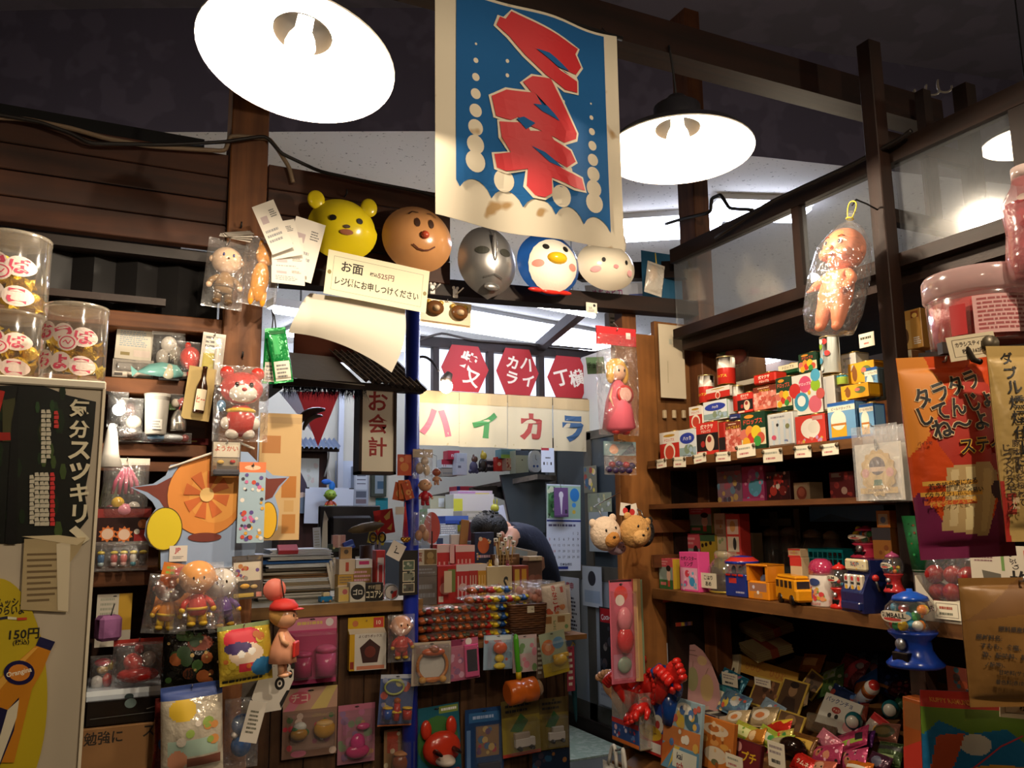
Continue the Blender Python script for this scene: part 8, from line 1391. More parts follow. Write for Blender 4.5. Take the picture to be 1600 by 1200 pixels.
photos((1206,1058,1245,1112),'sepia portrait photo card with a yellow frame on the display','R .06 .05 .93 .95 4a3420;E .5 .66 .16 .18 8a6a48;P 2a1c14 .2,.08 .8,.08 .68,.45 .32,.45;E .5 .84 .17 .1 1c120c',roll=2); photos((1166,1056,1204,1104),'yellow-framed photo card half under a white price card','R .06 .06 .94 .94 5a3c28;N 3 10 .06 .14 8a6040 3a2418 a87a50',roll=2); photos((1243,1044,1266,1086),'tilted sepia photo card at the right of the portrait card','R .08 .06 .92 .94 5a4430;N 6 8 .08 .16 3a2a1c 7a5a3c',roll=24); photos((1208,1112,1248,1142),'lower sepia portrait card peeking below the framed one','R .06 .0 .94 .95 5a4028;E .5 .6 .2 .3 8a6a48',roll=2)
photos((1146,1036,1240,1062),'long ochre banner card with faint red letters across the display','T ひひひ .3 .5 .4 a8642a .3;T ひひひ .7 .5 .4 a8642a .3',base='b88a38',lean=-12,roll=4)
for i,(fr,lb) in enumerate((((1179,1060,1204,1080),'white price card on the yellow photo cards'),((1128,1052,1152,1072),'white price card on the teal strip pack'),((1200,1160,1226,1200),'pink-marked white price card at the bottom of the display'))): price(fr,('X',slope_pt((fr[0]+fr[2])/2,fr[3]).x-.03),lb,'X .1 .5 .9 .9 2 988;X .2 .12 .8 .4 1 333',clips=0,group='price tags on the low display')
Lb((1114,1046,1152,1082),'teal strip pack with a pink edge in the middle of the display',FO('2a6a80',.5),'R 0 0 1 .2 b85a7a;C .2 .8 .12 c8d0d0;N 5 9 .05 .1 8ab0b8 b06a80',roll=10); Lb((1118,1078,1158,1116),'blue and yellow picture bag in the middle of the display',FO('5a7a90',.6),'C .3 .4 .2 b8a03a;C .6 .6 .24 a8a8a4;N 5 12 .05 .12 b8503a 3a4a6a c8b07a',roll=6,seed=3)
for i in range(2):
 b = B(); p = slope_pt(1214,1034-22*i);
 for k in range(12): b.box(-.06+.001*((k*7) % 5),-.075,.0022*k,.06-.001*((k*3) % 5),.075,.0022*k+.0014,M(('b8a878','a89668','c4b488')[k % 3],.8))
 b.box(-.012,-.077,-.0005,.012,.077,.027,M('a8503a',.7)); tag(b.obj('card_bundle',None,p+Vector((-.04,0,.035+.02*i)),(.1,-.25,-.4+.12*i)),('lower banded bundle of cream cards at the dark back of the display','upper banded bundle of cream cards at the dark back of the display')[i],'card bundle')
Lc((1270,1086,1326,1140),.01,'white rounded card lettered in blue with a red badge on the display','b8b4a8','T パックンチョ .42 .84 .16 1c2a5a .8;E .42 .58 .12 .1 8a2a20;T チョコ .42 .58 .07 d0b8a0 .2;C .3 .38 .07 15130f;C .48 .40 .07 15130f;C .82 .25 .16 b07a7a',lean=-30,roll=6)
def tray2(fr,lb): c,w_,h_,a = place(fr,low(fr)); t = thing('clear_box',lb,'clear box',c,(math.radians(-12),0,a),GD); b = B(); b.box(-w_/2,0,0,w_/2,.06,h_,film('d8c8a8',.10,.1,20),.004); b.obj('clear_shell',t); b = B(); b.box(-w_*.4,.01,.002,w_*.4,.05,h_*.55,M('4a2a18',.3),.006); b.obj('brown_fill',t)
tray2((1256,1118,1302,1146),'clear box of brown sweets before the white rounded card')
PB = [((1262,1160,1312,1196),'pink sachet with round brown faces, left of the pink heap','a83a5a','C .3 .6 .2 a86a4a;C .6 .4 .2 b8785a;N 2 8 .04 .09 1c120c d8a0b0',-18,11),((1300,1136,1356,1172),'long pink sachet with green stripe, top of the pink heap','b03a60','R .1 .2 .9 .4 8aa03a;N 4 10 .06 .12 c86a8a d8a0b0 a82a4a;R .7 .3 .9 .6 1c1418',-26,12),((1300,1168,1352,1202),'pink sachet with dark dots at the bottom of the pink heap','b8446a','C .3 .7 .2 b08060;C .5 .3 .2 a87050;N 3 10 .04 .09 1c120c d0a0a0',-20,13),((1258,1186,1300,1214),'orange-brown round-faced sachet at the bottom of the display','b8604a','C .5 .5 .36 b8886a;C .4 .5 .07 1c120c;C .62 .5 .07 1c120c',-10,14),((1190,1122,1232,1150),'red and yellow zigzag sachet beside the portrait cards','b82a1c','P c8a82a 0,.6 .2,.9 .4,.6 .6,.9 .8,.6 1,.9 1,1 0,1',-16,15),((1176,1134,1206,1164),'lime green and white sachet on the display front','9aa83a','R .1 .3 .7 .7 c0c0a0;C .75 .5 .2 3a8a3a',12,16),((1196,1146,1234,1176),'cream sachet with green edge under the zigzag one','b8ac8a','R 0 .8 1 1 9ab03a;R 0 0 .3 .5 a83a4a',-14,17),((1140,1128,1176,1156),'yellow-green sachet above the maroon card','a8a83a','R .2 .2 .8 .7 c4c484;N 3 6 .05 .1 6a8a2a',6,18),((1128,1106,1164,1136),'cream sachet with an orange egg shape and a smile','b8a078','E .5 .55 .3 .3 c4b8a4;E .5 .5 .16 .14 b8703a;L 2a1a10 .03 .2,.2 .5,.1 .8,.2',-12,19),((1164,1100,1206,1136),'second cream sachet with an orange egg shape, to the right','b09a74','E .5 .55 .32 .3 c0b4a0;E .5 .5 .18 .14 b0683a',-10,20)]
for fr,lb,mt,des,ro,sd in PB: Lb(fr,lb,FO(mt,.7,45),des,.024,-38,ro,sd)
# darker heap beneath the toy shelf
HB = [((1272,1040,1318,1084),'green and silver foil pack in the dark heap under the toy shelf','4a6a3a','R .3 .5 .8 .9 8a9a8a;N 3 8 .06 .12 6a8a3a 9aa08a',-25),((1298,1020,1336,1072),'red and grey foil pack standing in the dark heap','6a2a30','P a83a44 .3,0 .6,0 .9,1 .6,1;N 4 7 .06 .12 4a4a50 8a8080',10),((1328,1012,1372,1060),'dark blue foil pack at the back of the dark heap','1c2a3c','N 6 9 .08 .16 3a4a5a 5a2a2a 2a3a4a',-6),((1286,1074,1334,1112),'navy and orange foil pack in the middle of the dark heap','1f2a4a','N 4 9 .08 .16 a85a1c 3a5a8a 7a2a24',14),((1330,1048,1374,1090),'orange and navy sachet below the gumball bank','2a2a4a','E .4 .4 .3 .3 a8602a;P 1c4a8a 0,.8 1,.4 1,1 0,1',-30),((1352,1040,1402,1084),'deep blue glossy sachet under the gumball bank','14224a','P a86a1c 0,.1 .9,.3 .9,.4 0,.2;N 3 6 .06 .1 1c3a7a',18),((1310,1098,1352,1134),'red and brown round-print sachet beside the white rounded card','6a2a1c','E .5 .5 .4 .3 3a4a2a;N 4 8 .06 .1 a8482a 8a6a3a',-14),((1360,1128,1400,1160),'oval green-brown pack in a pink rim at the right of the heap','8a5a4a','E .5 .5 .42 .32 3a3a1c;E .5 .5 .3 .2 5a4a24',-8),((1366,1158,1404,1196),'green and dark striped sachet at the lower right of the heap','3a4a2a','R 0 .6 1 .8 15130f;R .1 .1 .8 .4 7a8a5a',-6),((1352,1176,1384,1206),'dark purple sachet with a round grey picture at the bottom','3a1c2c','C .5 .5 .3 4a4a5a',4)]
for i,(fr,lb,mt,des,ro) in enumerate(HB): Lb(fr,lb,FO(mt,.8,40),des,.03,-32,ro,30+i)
XB = [((1226,1074,1262,1108),'tan and white sachet behind the portrait cards','a89070','R .2 .2 .8 .6 c8b898;C .5 .4 .2 8a3a2a'),((1180,1092,1212,1124),'pale blue sachet tucked under the yellow photo cards','8aa0b0','N 3 8 .06 .14 c8d0d8 b85a5a'),((1228,1144,1266,1178),'brown and gold sachet between the portrait cards and the pink heap','6a4420','R .1 .3 .9 .7 b8902a;T チョコ .5 .5 .2 3a1c10 .7'),((1326,1140,1362,1168),'violet sachet behind the long pink one','5a2a6a','N 4 9 .06 .14 8a5aa0 c8a0d0'),((1346,1118,1384,1150),'white and red sachet beside the right teal capsule','c0b0a4','R 0 .6 1 1 b02a2a;C .5 .3 .2 d8a02a'),((1232,1178,1268,1208),'bright red sachet at the lower left of the pink heap','b8241c','T ラムネ .5 .5 .26 e0d0b0 .8'),((1318,1186,1356,1214),'orange sachet with a white band at the bottom of the heap','c0641c','R 0 .4 1 .6 d8d0c0'),((1160,1136,1192,1164),'small orange sachet right of the maroon card','c07a2a','C .5 .5 .3 d8b888'),((1386,1086,1424,1120),'dark green sachet at the right end of the heap','1c3a24','N 3 7 .06 .14 3a6a3a 8a8a3a'),((1380,1056,1420,1090),'maroon foil sachet under the post','4a1420','N 3 7 .06 .14 8a2a34 b8a08a'),((1246,1018,1280,1050),'dull orange sachet beside the banded card bundles','8a5020','R .2 .3 .8 .7 a87a4a'),((1206,1138,1236,1162),'light yellow sachet under the zigzag one','c8b45a','C .4 .5 .2 b8442a;C .7 .5 .16 3a7a3a'),((1270,1142,1302,1170),'clear pink sachet below the clear sweets box','b86a7a','N 3 8 .06 .14 d8a0a8 a83a4a'),((1098,1066,1128,1100),'teal and cream sachet at the foot of the pink display card','3a7a80','R .2 .3 .9 .7 c8c0a8')]
for i,(fr,lb,mt,des) in enumerate(XB): Lb(fr,lb,FO(mt,.7,45),des,.024,-36,(i*37 % 50)-25,60+i)
def tube_pack():
 p = slope_pt(1352,1118); t = thing('candy_tube','long clear tube of colourful candy with an orange and white cap, lying on the heap','candy tube',p+Vector((.0,0,.045)),(math.radians(60),math.radians(10),math.radians(-35)),GD); b = B(); b.lathe([(.018,-.06),(.018,.045),(0,.045)],film('c8d0e0',.45,.3,30),18); b.face(.036,.1,0,z0=-.058,warp=lambda u,v: -.018*math.sqrt(max(0,1-(2*u-1)**2))-.0005); b.design('N 5 16 .12 .25 2a4a8a 8a9ac0 c0a060 a83a5a'); b.obj('tube',t); b = B(); b.lathe([(.019,.045),(.019,.075),(.014,.095),(0,.10)],PL('c8742a'),18,mats=[PL('c8742a'),PL('d0ccc4'),PL('b02a24')]); b.obj('cap',t)
tube_pack()
def mint(x,y,lb,r=.022): p = slope_pt(x,y); t = thing('candy_capsule',lb,'candy capsule',p+Vector((-.01,0,r+.012)),(0,0,-1.0),'teal candy capsules on the heap'); b = B(); b.ell((0,0,0),(r,r,r*1.05),PL('1a5a60'),16,12); b.obj('shell',t); b = B(); b.lathe([(r*.72,0),(r*.66,.005),(0,.006)],PL('c0bcb0'),18); b.obj('disc',t,(0,-r*.78,r*.1),(PI/2,0,0))
mint(1340,1148,'teal capsule with a white disc before the candy tube'); mint(1398,1130,'teal capsule with a white disc at the right edge of the heap')
for i,(x,y,r) in enumerate(((1288,1172,.05),)): p = slope_pt(1240,1186); b = B(); b.ell((0,0,0),(.03,.038,.024),M('1c0f0a',.12),18,12); tag(b.obj('chocolate_ball',None,p+Vector((0,0,.03)),(0,.3,0)),'glossy dark brown ball beside the pink heap','sweet')
# white bag hanging at the lower left of the display and long packs on the end post
def plastic_bag():
 c,w_,h_,a = place((952,1176,984,1290),('X',1.40)); t = thing('plastic_bag','white plastic carrier bag hanging at the end of the low display','bag',c,a); b = B(); b.pillow(w_*1.6,h_*.8,.05,M('b8b4ac',.5,0,.8,30),seed=5); b.obj('bag_body',t)
 for x in (-.3,.3): b = B(); b.tube(bez((x*w_*1.4-.008,0,h_*.78),(x*w_*.5,0,h_*1.35),(x*w_*.6+.008,0,h_*.78),10),[.006]*11,M('b8b4ac',.5),6); b.obj('handle',t)
 b = B(); b.tube([(0,.04,h_*1.04),(0,-.01,h_*1.03)],.003,WIRE); b.obj('hook',t)
plastic_bag()
GE = 'packs hung on the light wooden post'
for i,(fr,y,lb,base,des,toys) in enumerate((((954,906,990,1068),2.10,'front long pink toy pack hanging on the light post','b8586a','C .5 .86 .3 c03a34;C .45 .8 .2 d8c8bc;R .02 .98 .98 1 2a1a1c;R .1 .05 .9 .28 c07a90','toy e 0 .62 .3 .12 .2 c8707a|e 0 .42 .34 .13 .2 b8282c|e .2 .40 .18 .10 .1 c8841c;tray e 0 .18 .3 .08 .1 7a8a7a'),((966,905,998,1066),2.13,'second long toy pack behind the front pink one','b0403f','R .8 0 1 1 c8a06a',''),((974,905,1003,1066),2.16,'third long toy pack with a tan edge at the light post','b08a5a','',''),((980,906,1006,1066),2.19,'rearmost long toy pack with a green edge at the light post','7a8a6a','',''))): card(fr,('Y',y),lb,base,des,toys,(.03,.03,.97,.9) if toys else None,group=GE,name='long_toy_pack')
def dollbag(t,w_,h_):
 b = B(); b.lathe([(.16*w_,.02*h_),(.34*w_,.06*h_),(.26*w_,.30*h_),(.14*w_,.46*h_),(.07*w_,.50*h_)],M('c85a6a',.7),16,flute=7,fl=.06); b.obj('dress',t); blobs(t,'head','0 .58 .20 .085 .18 d8a888|-.07 .585 .022 .014 .02 1c120c -.17|.07 .585 .022 .014 .02 1c120c -.17',w_,h_); blobs(t,'hair','0 .62 .25 .095 .18 c8983a .05|-.18 .56 .09 .09 .1 c8983a|.18 .56 .09 .09 .1 c8983a',w_,h_)
 for s_ in (-1,1): b = B(); b.tube([(s_*.12*w_,0,.44*h_),(s_*.25*w_,-.01,.34*h_),(s_*.2*w_,-.02,.24*h_)],.03*w_,PL('d8a888'),8); b.obj('arm',t); b = B(); b.ell((s_*.12*w_,-.01,.03*h_),(.09*w_,.1*w_,.03*h_),PL('c03a3a'),10,6); b.obj('shoe',t)
 b = B(); b.lathe([(.2*w_,0),(.2*w_,.003),(0,.0035)],M('b8302c',.4),20); b.lathe([(.15*w_,.0036),(.14*w_,.0038),(.0,.0038)],M('d8a89c',.4),20); b.obj('round_label',t,(.03*w_,-.22*w_,.36*h_),(PI/2,0,0),label='red round label')
hb = clear_bag((934,512,996,680),('Y',2.10),.08,'blonde doll in a pink dress in a clear bag with a red header',dollbag,header=(.17,'b8242a','R .74 .4 .86 .75 d8c8c0'),seed=91,bump=.9,fa=.03,group=GE)
hc_ = clear_bag((944,690,994,742),('Y',2.12),.05,'clear bag of purple and red balls under a photo header on the light post',lambda t,w_,h_: [blobs(t,'ball','%g %g .1 .1 .1 %s' % (x,z,col),w_,h_) for x,z,col in ((-.36,.16,'2a1c4a'),(-.16,.14,'2f2050'),(.05,.15,'2a1c4a'),(.26,.14,'34245a'),(-.26,.30,'7a1f2a'),(-.04,.32,'3a2a5a'),(.18,.30,'a02a34'),(.36,.28,'2a1c4a'))],header=(.42,'6a8288','C .3 .5 .3 a8705a;E .3 .4 .14 .3 c08a6a;P 3a4a5a .5,0 .9,.9 1,.2'),seed=92,bump=.9,group=GE)
for q_,h_ in ((hb,.35),(hc_,.108)): b = B(); b.tube([(0,.01,h_),(1.53-q_.location.x,2.272-q_.location.y,h_+.01)],.0018,STEEL,6); b.obj('wire',q_)
for i,(fr,y,lb,c1,c2) in enumerate((((930,804,972,862),2.08,'cream and tan plush head keychain, left of the hanging pair','d0b8a0','b0783a'),((966,802,1008,858),2.05,'golden-brown plush head keychain with a zigzag stitch, right of the pair','b88a50','c89a60'),((992,806,1020,856),2.14,'black plush keychain behind the golden-brown one','17120f','2a2420'),((950,846,976,868),2.12,'small mauve plush peeping below the two plush heads','a88a98','b09aa4'))):
 c,w_,h_,a = place(fr,('Y',y)); t = thing('plush_keychain',lb,'plush keychain',c,(0,math.radians((-12,14,0,0)[i]),0),'plush keychains on the light post'); m = M(c1,.95,0,.5,120); b = B(); b.ell((0,0,h_*.5),(w_*.52,w_*.42,h_*.47),m,22,14);
 for s_ in (-1,1): b.ell((s_*w_*.38,0,h_*.86),(w_*.13,w_*.08,h_*.12),m,10,7)
 b.obj('head',t); b = B(); b.ell((0,-w_*.30,h_*.36),(w_*.28,w_*.18,h_*.24),M(c2,.95,0,.5,120),14,9); b.obj('muzzle',t)
 b = B()
 for s_ in (-1,1): b.ell((s_*w_*.18,-w_*.38,h_*.62),(w_*.035,w_*.03,h_*.045),PL('120d0a'),8,6)
 b.ell((0,-w_*.47,h_*.40),(w_*.06,w_*.03,h_*.035),PL('1c120c'),8,6); b.obj('eyes_and_nose',t)
 b = B(); b.tube([(0,0,h_*.96),(0,.01,h_*1.15),(.004,.04,h_*1.25),(1.53-c.x,2.265-y,h_*1.3)],.0015,STEEL,5); b.obj('cord',t)
for i,(fr,r,lb) in enumerate((((968,786,984,806),8,'white heart tag above the plush keychains'),((980,788,998,808),-12,'second white heart tag above the plush keychains'))): sheet(fr,('Y',2.06),lb,'d0c8bc','C .5 .4 .26 b02a2a',name='hang_tag',cat='tag',roll=r)
sheet((1031,508,1070,622),('Y',2.245),'blank cream notice on the wooden panel beside the tall post','c8baa0','X .4 .7 .55 .85 1 aa9;L b0a488 .03 .3,.2 .32,.5',name='notice',cat='notice')
for i,x in enumerate((1040,1055,1070)): b = B(); b.box(-.006,0,-.014,.006,.012,.014,M('b8a484',.5),.002); tag(b.obj('wall_clip',None,onY(x,647,2.255)),'%s pale plastic clip on the wooden panel under the notice' % ('left','middle','right')[i],'clip','plastic clips under the notice')
for i,(fr,lb) in enumerate((((1036,930,1080,940),'row of small coloured packets behind the end panel, upper gap'),((1056,972,1082,978),'sliver of red packets behind the end panel, lower gap'))): sheet(fr,('Y',2.235),lb,'a87a5a','R .0 0 .3 1 b8402a;R .35 0 .5 1 c8a83a;R .55 0 .7 1 5a4a8a;R .75 0 .9 1 b88aa8',name='packet_row',cat='packets')
# things above the beams between the masks and the tall post
sheet((918,444,1012,470),('Y',2.45),'blue and white lettered cardboard strip tilted behind the rabbit mask','b0b4c0','R .7 .1 .95 .35 3a4a8a;T めちゃピカ .35 .5 .5 8a3a6a .5;R .0 .0 .2 .3 c0607a',name='card_strip',cat='card',roll=-9)
sheet((1004,396,1066,486),('Y',2.31),'large dark blue glossy sheet behind the beams','2a5a7a','',name='plastic_sheet',cat='plastic sheet',rough=.3); clear_bag((1040,446,1068,486),('Y',2.5),.05,'white wrapped bundle tucked beside the tall post',lambda t,w_,h_: blobs(t,'bundle','0 .5 .4 .4 .3 c0b8b4|.2 .4 .2 .3 .3 b08a80',w_,h_),hook=False)
def shell():
 c,w_,h_,a = place((1004,410,1034,460),('Y',2.2)); t = thing('bagged_charm','small tan charm in a white bag hanging beside the rabbit mask','bagged charm',c,(0,math.radians(10),0)); blobs(t,'charm','-.1 .66 .2 .26 .15 c89a6a',w_,h_); b = B(); b.pillow(w_*.9,h_,.03,film('d8cfc0',.5,.7),seed=3); b.obj('bag_film',t); b = B(); b.tube([(0,0,h_),(-.002,.01,h_+.04)],.002,M('c8a83a',.6),5); b.obj('tie',t)
shell()
carton((952,488,970,520),('Y',2.35),.03,'pale label box stored above the bagged blonde doll','b8b4a8','X .1 .2 .9 .8 3 443',None); sheet((918,558,946,584),('Y',2.3),'green lettered card behind the bagged blonde doll','5a7a5a','T チョロQ .5 .5 .4 1c2a1c .9',name='printed_card',cat='card',roll=-6)
# ================================================================ RIGHT FOREGROUND AND THE HANGING BABY DOLL
def babydoll():
 c,w_,h_,a = place((1274,338,1370,520),('X',1.52)); t = thing('baby_doll','pink vinyl baby doll hung in a clear bag by a yellow tie','doll',c,(0,0,0)); t.rotation_euler = (Matrix.Rotation(math.radians(14),4,Vector((FW.x,FW.y,0)).normalized()) @ Matrix.Rotation(a+math.radians(6),4,'Z')).to_euler(); s = h_*.98; t.location += Vector((-.03,.035,0)); sk = M('d67f58',.45)
 me = bpy.data.meshes.new('body'); Z = lambda x,y,z: Vector((x*s,y*s,z*s))
 V = [Z(0,0,.30),Z(0,-.005,.42),Z(0,0,.54),Z(0,0,.60)]; E = [(0,1),(1,2),(2,3)]; Rr = [.115,.128,.095,.065]
 for s_ in (-1,1):
  k = len(V); V += [Z(.10*s_,0,.55),Z(.165*s_,-.03,.47),Z(.175*s_,-.09,.40)]; E += [(2,k),(k,k+1),(k+1,k+2)]; Rr += [.05,.047,.036]
  for f in range(4): kk = len(V); q = Z(.175*s_+.018*s_*(f-1.5),-.125+.006*f,.375); V += [q,q+Z(.004*s_,-.022,-.022)]; E += [(k+2,kk),(kk,kk+1)]; Rr += [.013,.011]
  kk = len(V); V += [Z(.145*s_,-.125,.41)]; E += [(k+2,kk)]; Rr += [.013]
  k = len(V); V += [Z(.075*s_,-.005,.24),Z(.085*s_,-.03,.13),Z(.085*s_,-.015,.05),Z(.09*s_,-.07,.03)]; E += [(0,k),(k,k+1),(k+1,k+2),(k+2,k+3)]; Rr += [.085,.066,.046,.038]
 me.from_pydata([tuple(v) for v in V],E,[]); o = bpy.data.objects.new('body',me); COL.objects.link(o); md = o.modifiers.new('skin','SKIN'); md.use_smooth_shade = True
 for i,r in enumerate(Rr): me.skin_vertices[0].data[i].radius = (r*s,r*s)
 me.skin_vertices[0].data[0].use_root = True; ss = o.modifiers.new('sub','SUBSURF'); ss.levels = 2; dg = bpy.context.evaluated_depsgraph_get(); dg.update(); me2 = bpy.data.meshes.new_from_object(o.evaluated_get(dg)); o.modifiers.clear(); o.data = me2; me2.materials.clear(); me2.materials.append(sk)
 for p in me2.polygons: p.use_smooth = True
 o.parent = t
 b = B(); b.ell((0,0,.775*s),(.185*s,.175*s,.195*s),sk,26,18); b.ell((-.09*s,-.10*s,.70*s),(.07*s,.07*s,.06*s),sk,14,9); b.ell((.09*s,-.10*s,.70*s),(.07*s,.07*s,.06*s),sk,14,9); b.ell((0,-.175*s,.735*s),(.022*s,.02*s,.018*s),sk,10,7)
 for s_ in (-1,1): b.ell((s_*.18*s,.01*s,.755*s),(.02*s,.03*s,.035*s),sk,10,7)
 hd = b.obj('head',t); b = B()
 for s_ in (-1,1): b.ell((s_*.072*s,-.160*s,.785*s),(.020*s,.010*s,.022*s),PL('e8e0d8'),12,8); b.ell((s_*.068*s,-.168*s,.785*s),(.012*s,.006*s,.016*s),PL('17202a'),10,7); b.tube([(s_*.045*s,-.165*s,.835*s),(s_*.075*s,-.16*s,.848*s),(s_*.10*s,-.145*s,.838*s)],.004*s,M('7a3a24'),5)
 b.ell((0,-.168*s,.678*s),(.032*s,.012*s,.010*s),PL('b03a34'),10,6); b.obj('face',hd)
 b = B(); b.lathe([(.004,-.02*s),(.22*s,.02*s),(.27*s,.2*s),(.285*s,.5*s),(.25*s,.8*s),(.14*s,.97*s),(.03*s,1.05*s),(.02*s,1.07*s),(.05*s,1.13*s),(.03*s,1.14*s)],film('ffffff',.05,.9,30),26,sy=.72,flute=7,fl=.04); b.obj('bag_film',t)
 b = B(); b.tube([(.03*s*math.cos(q),.03*s*math.sin(q),1.07*s) for q in [i*PI/6 for i in range(12)]],.006*s,M('c8b83a',.5),6,True); b.tube(bez((-.02*s,0,1.07*s),(-.07*s,0,1.25*s),(.0,0,1.24*s)),.006*s,M('c8b83a',.5),6); b.tube(bez((.02*s,0,1.07*s),(.08*s,0,1.22*s),(.0,0,1.24*s)),.006*s,M('c8b83a',.5),6); b.obj('tie',t)
 b = B(); b.tube([(0,0,1.20*s),(.0,.01,1.27*s),(.0,.05,1.29*s),(.01,.13,1.28*s)],.0022,WIRE,6); b.obj('hook',t)
babydoll()
def tubjar(fr,d,lb,z=None):
 c,w_,h_,a = place(fr,('D',d)); t = thing('sweets_tub',lb,'sweets tub',c,a-.15); r = w_/2; b = B(); b.lathe([(r*.9,0),(r*.93,.004),(r*.96,h_*.62),(r*.9,h_*.72)],JAR,32); b.obj('clear_body',t); b = B(); b.lathe([(r*.86,.004),(r*.9,h_*.6),(0,h_*.62)],M('b0302f',.5,0,.4,60),28); b.obj('sweets_fill',t,label='red and pink sweets filling the tub'); b = B(); b.lathe([(r*.94,h_*.66),(r,h_*.70),(r*1.0,h_*.95),(r*.96,h_),(r*.0,h_*1.005)],film('f0c8c4',.45,.1,10),36); b.obj('lid',t,label='translucent pink lid')
 b = B(); b.face(2*r,h_,0,warp=lambda u,v: -r*.965*math.sqrt(max(0,1-(2*u-1)**2))-.001); b.design('R .25 .08 .78 .58 d0a09c;X .28 .12 .75 .56 8 9a4a4a;R .10 .1 .2 .5 b02a2a'); b.obj('label',t,label='pale pink printed label')
tubjar((1452,432,1620,545),1.12,'wide clear tub of red sweets with a pink lid at the right edge')
def bottlejar():
 c,w_,h_,a = place((1572,270,1660,436),('D',1.05)); t = thing('sweets_jar','pink patterned plastic jar standing on the pink-lidded tub at the right edge','sweets jar',c,a); r = w_/2; b = B(); b.lathe([(r*.8,0),(r*.95,.01),(r,h_*.2),(r*.9,h_*.45),(r,h_*.7),(r*.6,h_*.88),(r*.5,h_)],film('e8a0a0',.3,.2,20),28); b.obj('clear_body',t); b = B(); b.lathe([(r*.75,.01),(r*.9,h_*.2),(r*.82,h_*.45),(r*.9,h_*.7),(0,h_*.75)],M('b03a44',.4,0,.5,70),24); b.obj('candy_fill',t,label='dark pink candy fill'); b = B(); b.lathe([(r*.55,h_*.93),(r*.55,h_*1.05),(0,h_*1.06)],PL('c8b0a8'),20); b.obj('cap',t)
 b = B(); b.face(2*r,h_,0,warp=lambda u,v: -r*math.sqrt(max(0,1-(2*u-1)**2))-.001); b.design('N 3 30 .04 .1 c8b0a4 8a2a34 5a8a4a d08a90 @.1,.1,.9,.8;C .4 .5 .16 2a1a1c'); b.obj('wrap',t)
bottlejar()
# rail from which the near bags hang
b = B(); p0,p1 = at(1440,566,1.12),at(1660,548,1.0); b.bar(p0,p1,.02,.022,DARKWY); b.bar(at(1470,1098,1.05),at(1680,1112,.98),.02,.02,DARKWY);
q0 = at(1660,530,1.0); b.bar((q0.x,q0.y,q0.z+.1),(q0.x,q0.y,0),.03,.03,DARKWZ,(0,1,0)); q1 = p0; tag(b.obj('hanging_rack',None),'dark wooden rack rail for the near snack bags at right','rack')
# a ledge carrying the tub
b = B(); cc,ww,hh2,aa = place((1430,545,1680,556),('D',1.16)); b.box(-ww*.2,-.02,-.02,ww*.5,.2,0,DARKW); o = b.obj('wooden_ledge',None,place((1452,432,1620,545),('D',1.12))[0]+Vector((.05,-.0,-.001)),aa); tag(o,'dark wooden ledge under the pink-lidded tub','ledge')
pouch((1424,556,1572,872),('D',.98),.035,'big orange and purple dried-fish snack bag with black brush letters',M('c8481c',.3,.05,.4,22),'P d8842a 0,.5 .0,1 .3,1 .45,.8 .2,.6;P a82a1a .2,.62 .75,.95 .98,.8 .98,.4 .5,.35;P 6a1440 0,0 1,0 1,.30 .6,.12 .3,.14 .05,.33 0,.3;P 6a1440 .7,.12 1,.1 1,.36 .85,.3;P b89a68 .22,.14 .70,.10 .86,.40 .78,.46 .32,.44;P d0b888 .30,.16 .38,.16 .44,.43 .36,.43;P d8c490 .46,.14 .54,.13 .62,.44 .52,.44;P c8ac74 .62,.13 .68,.13 .80,.42 .70,.43;S .86 .32 .1 3a1020;T タラタラ .46 .83 .105 f0d0a0 .76 18 .06;T タラタラ .46 .83 .10 15100f .74 18 .03;T してんじょ .52 .735 .10 f0d0a0 .84 14 .06;T してんじょ .52 .735 .095 15100f .82 14 .03;T ね〜よ .52 .645 .10 f0d0a0 .62 10 .06;T ね〜よ .52 .645 .095 15100f .6 10 .03;T スティ .70 .54 .08 d8a83a .48 4 .07;T スティ .70 .54 .075 1c1010 .46 4 .02;R .08 .35 .62 .372 d8a040;R .05 .305 .66 .328 d8a040;R .08 .262 .6 .285 c85a2a;T 若辛味が癖になる .36 .36 .030 1c1010 .5 6;T 「タラタラ」が食べ易い .37 .316 .028 1c1010 .58 6;T 棒状タイプで登場！ .36 .273 .028 d8a040 .5 6;T バイト味 .13 .56 .02 5a1a10 .14',seed=95,pw=.45,roll=-2)
pouch((1556,540,1690,846),('D',.93),.03,'pale gold smoked snack bag with black vertical lettering at the right edge',M('b8985c',.3,.05,.4,22),'V ダブル燻煙仕上げ .22 .66 .078 17120c .16;V じっくりスモーク .06 .32 .042 3a2a1c .08;V 豚ホホ肉を桜材で .14 .34 .042 3a2a1c .08;R .04 .14 .12 .24 a83a2a;T 燻 .08 .19 .06 d8b890 .07;P a8281c 0,0 .06,0 .02,.3 0,.3;P 6a3a24 .5,.1 1,.1 1,.4 .6,.3',seed=96,pw=.45)
pouch((1506,902,1700,1104),('D',.88),.03,'brown paper-coloured snack bag with small print turned toward the camera',M('8a6232',.35,.05,.3,20),'T 原料原産地名:芦亀 .42 .60 .045 3a3430 .8 -4;T 原材料名: .16 .545 .042 3a3430 .25 -4;T すもも、食塩、 .24 .475 .045 3a3430 .5 -4;T 酢、酸味料、調 .26 .405 .045 3a3430 .5 -4;T ノ酸等)、 .18 .335 .045 3a3430 .4 -4;T 甘味料(サッカリンNa) .4 .265 .045 3a3430 .75 -4;T 着色料(赤102) .30 .195 .045 3a3430 .6 -4;P 7a5228 0,.66 .5,1 1,1 1,.8',seed=97,pw=.45)
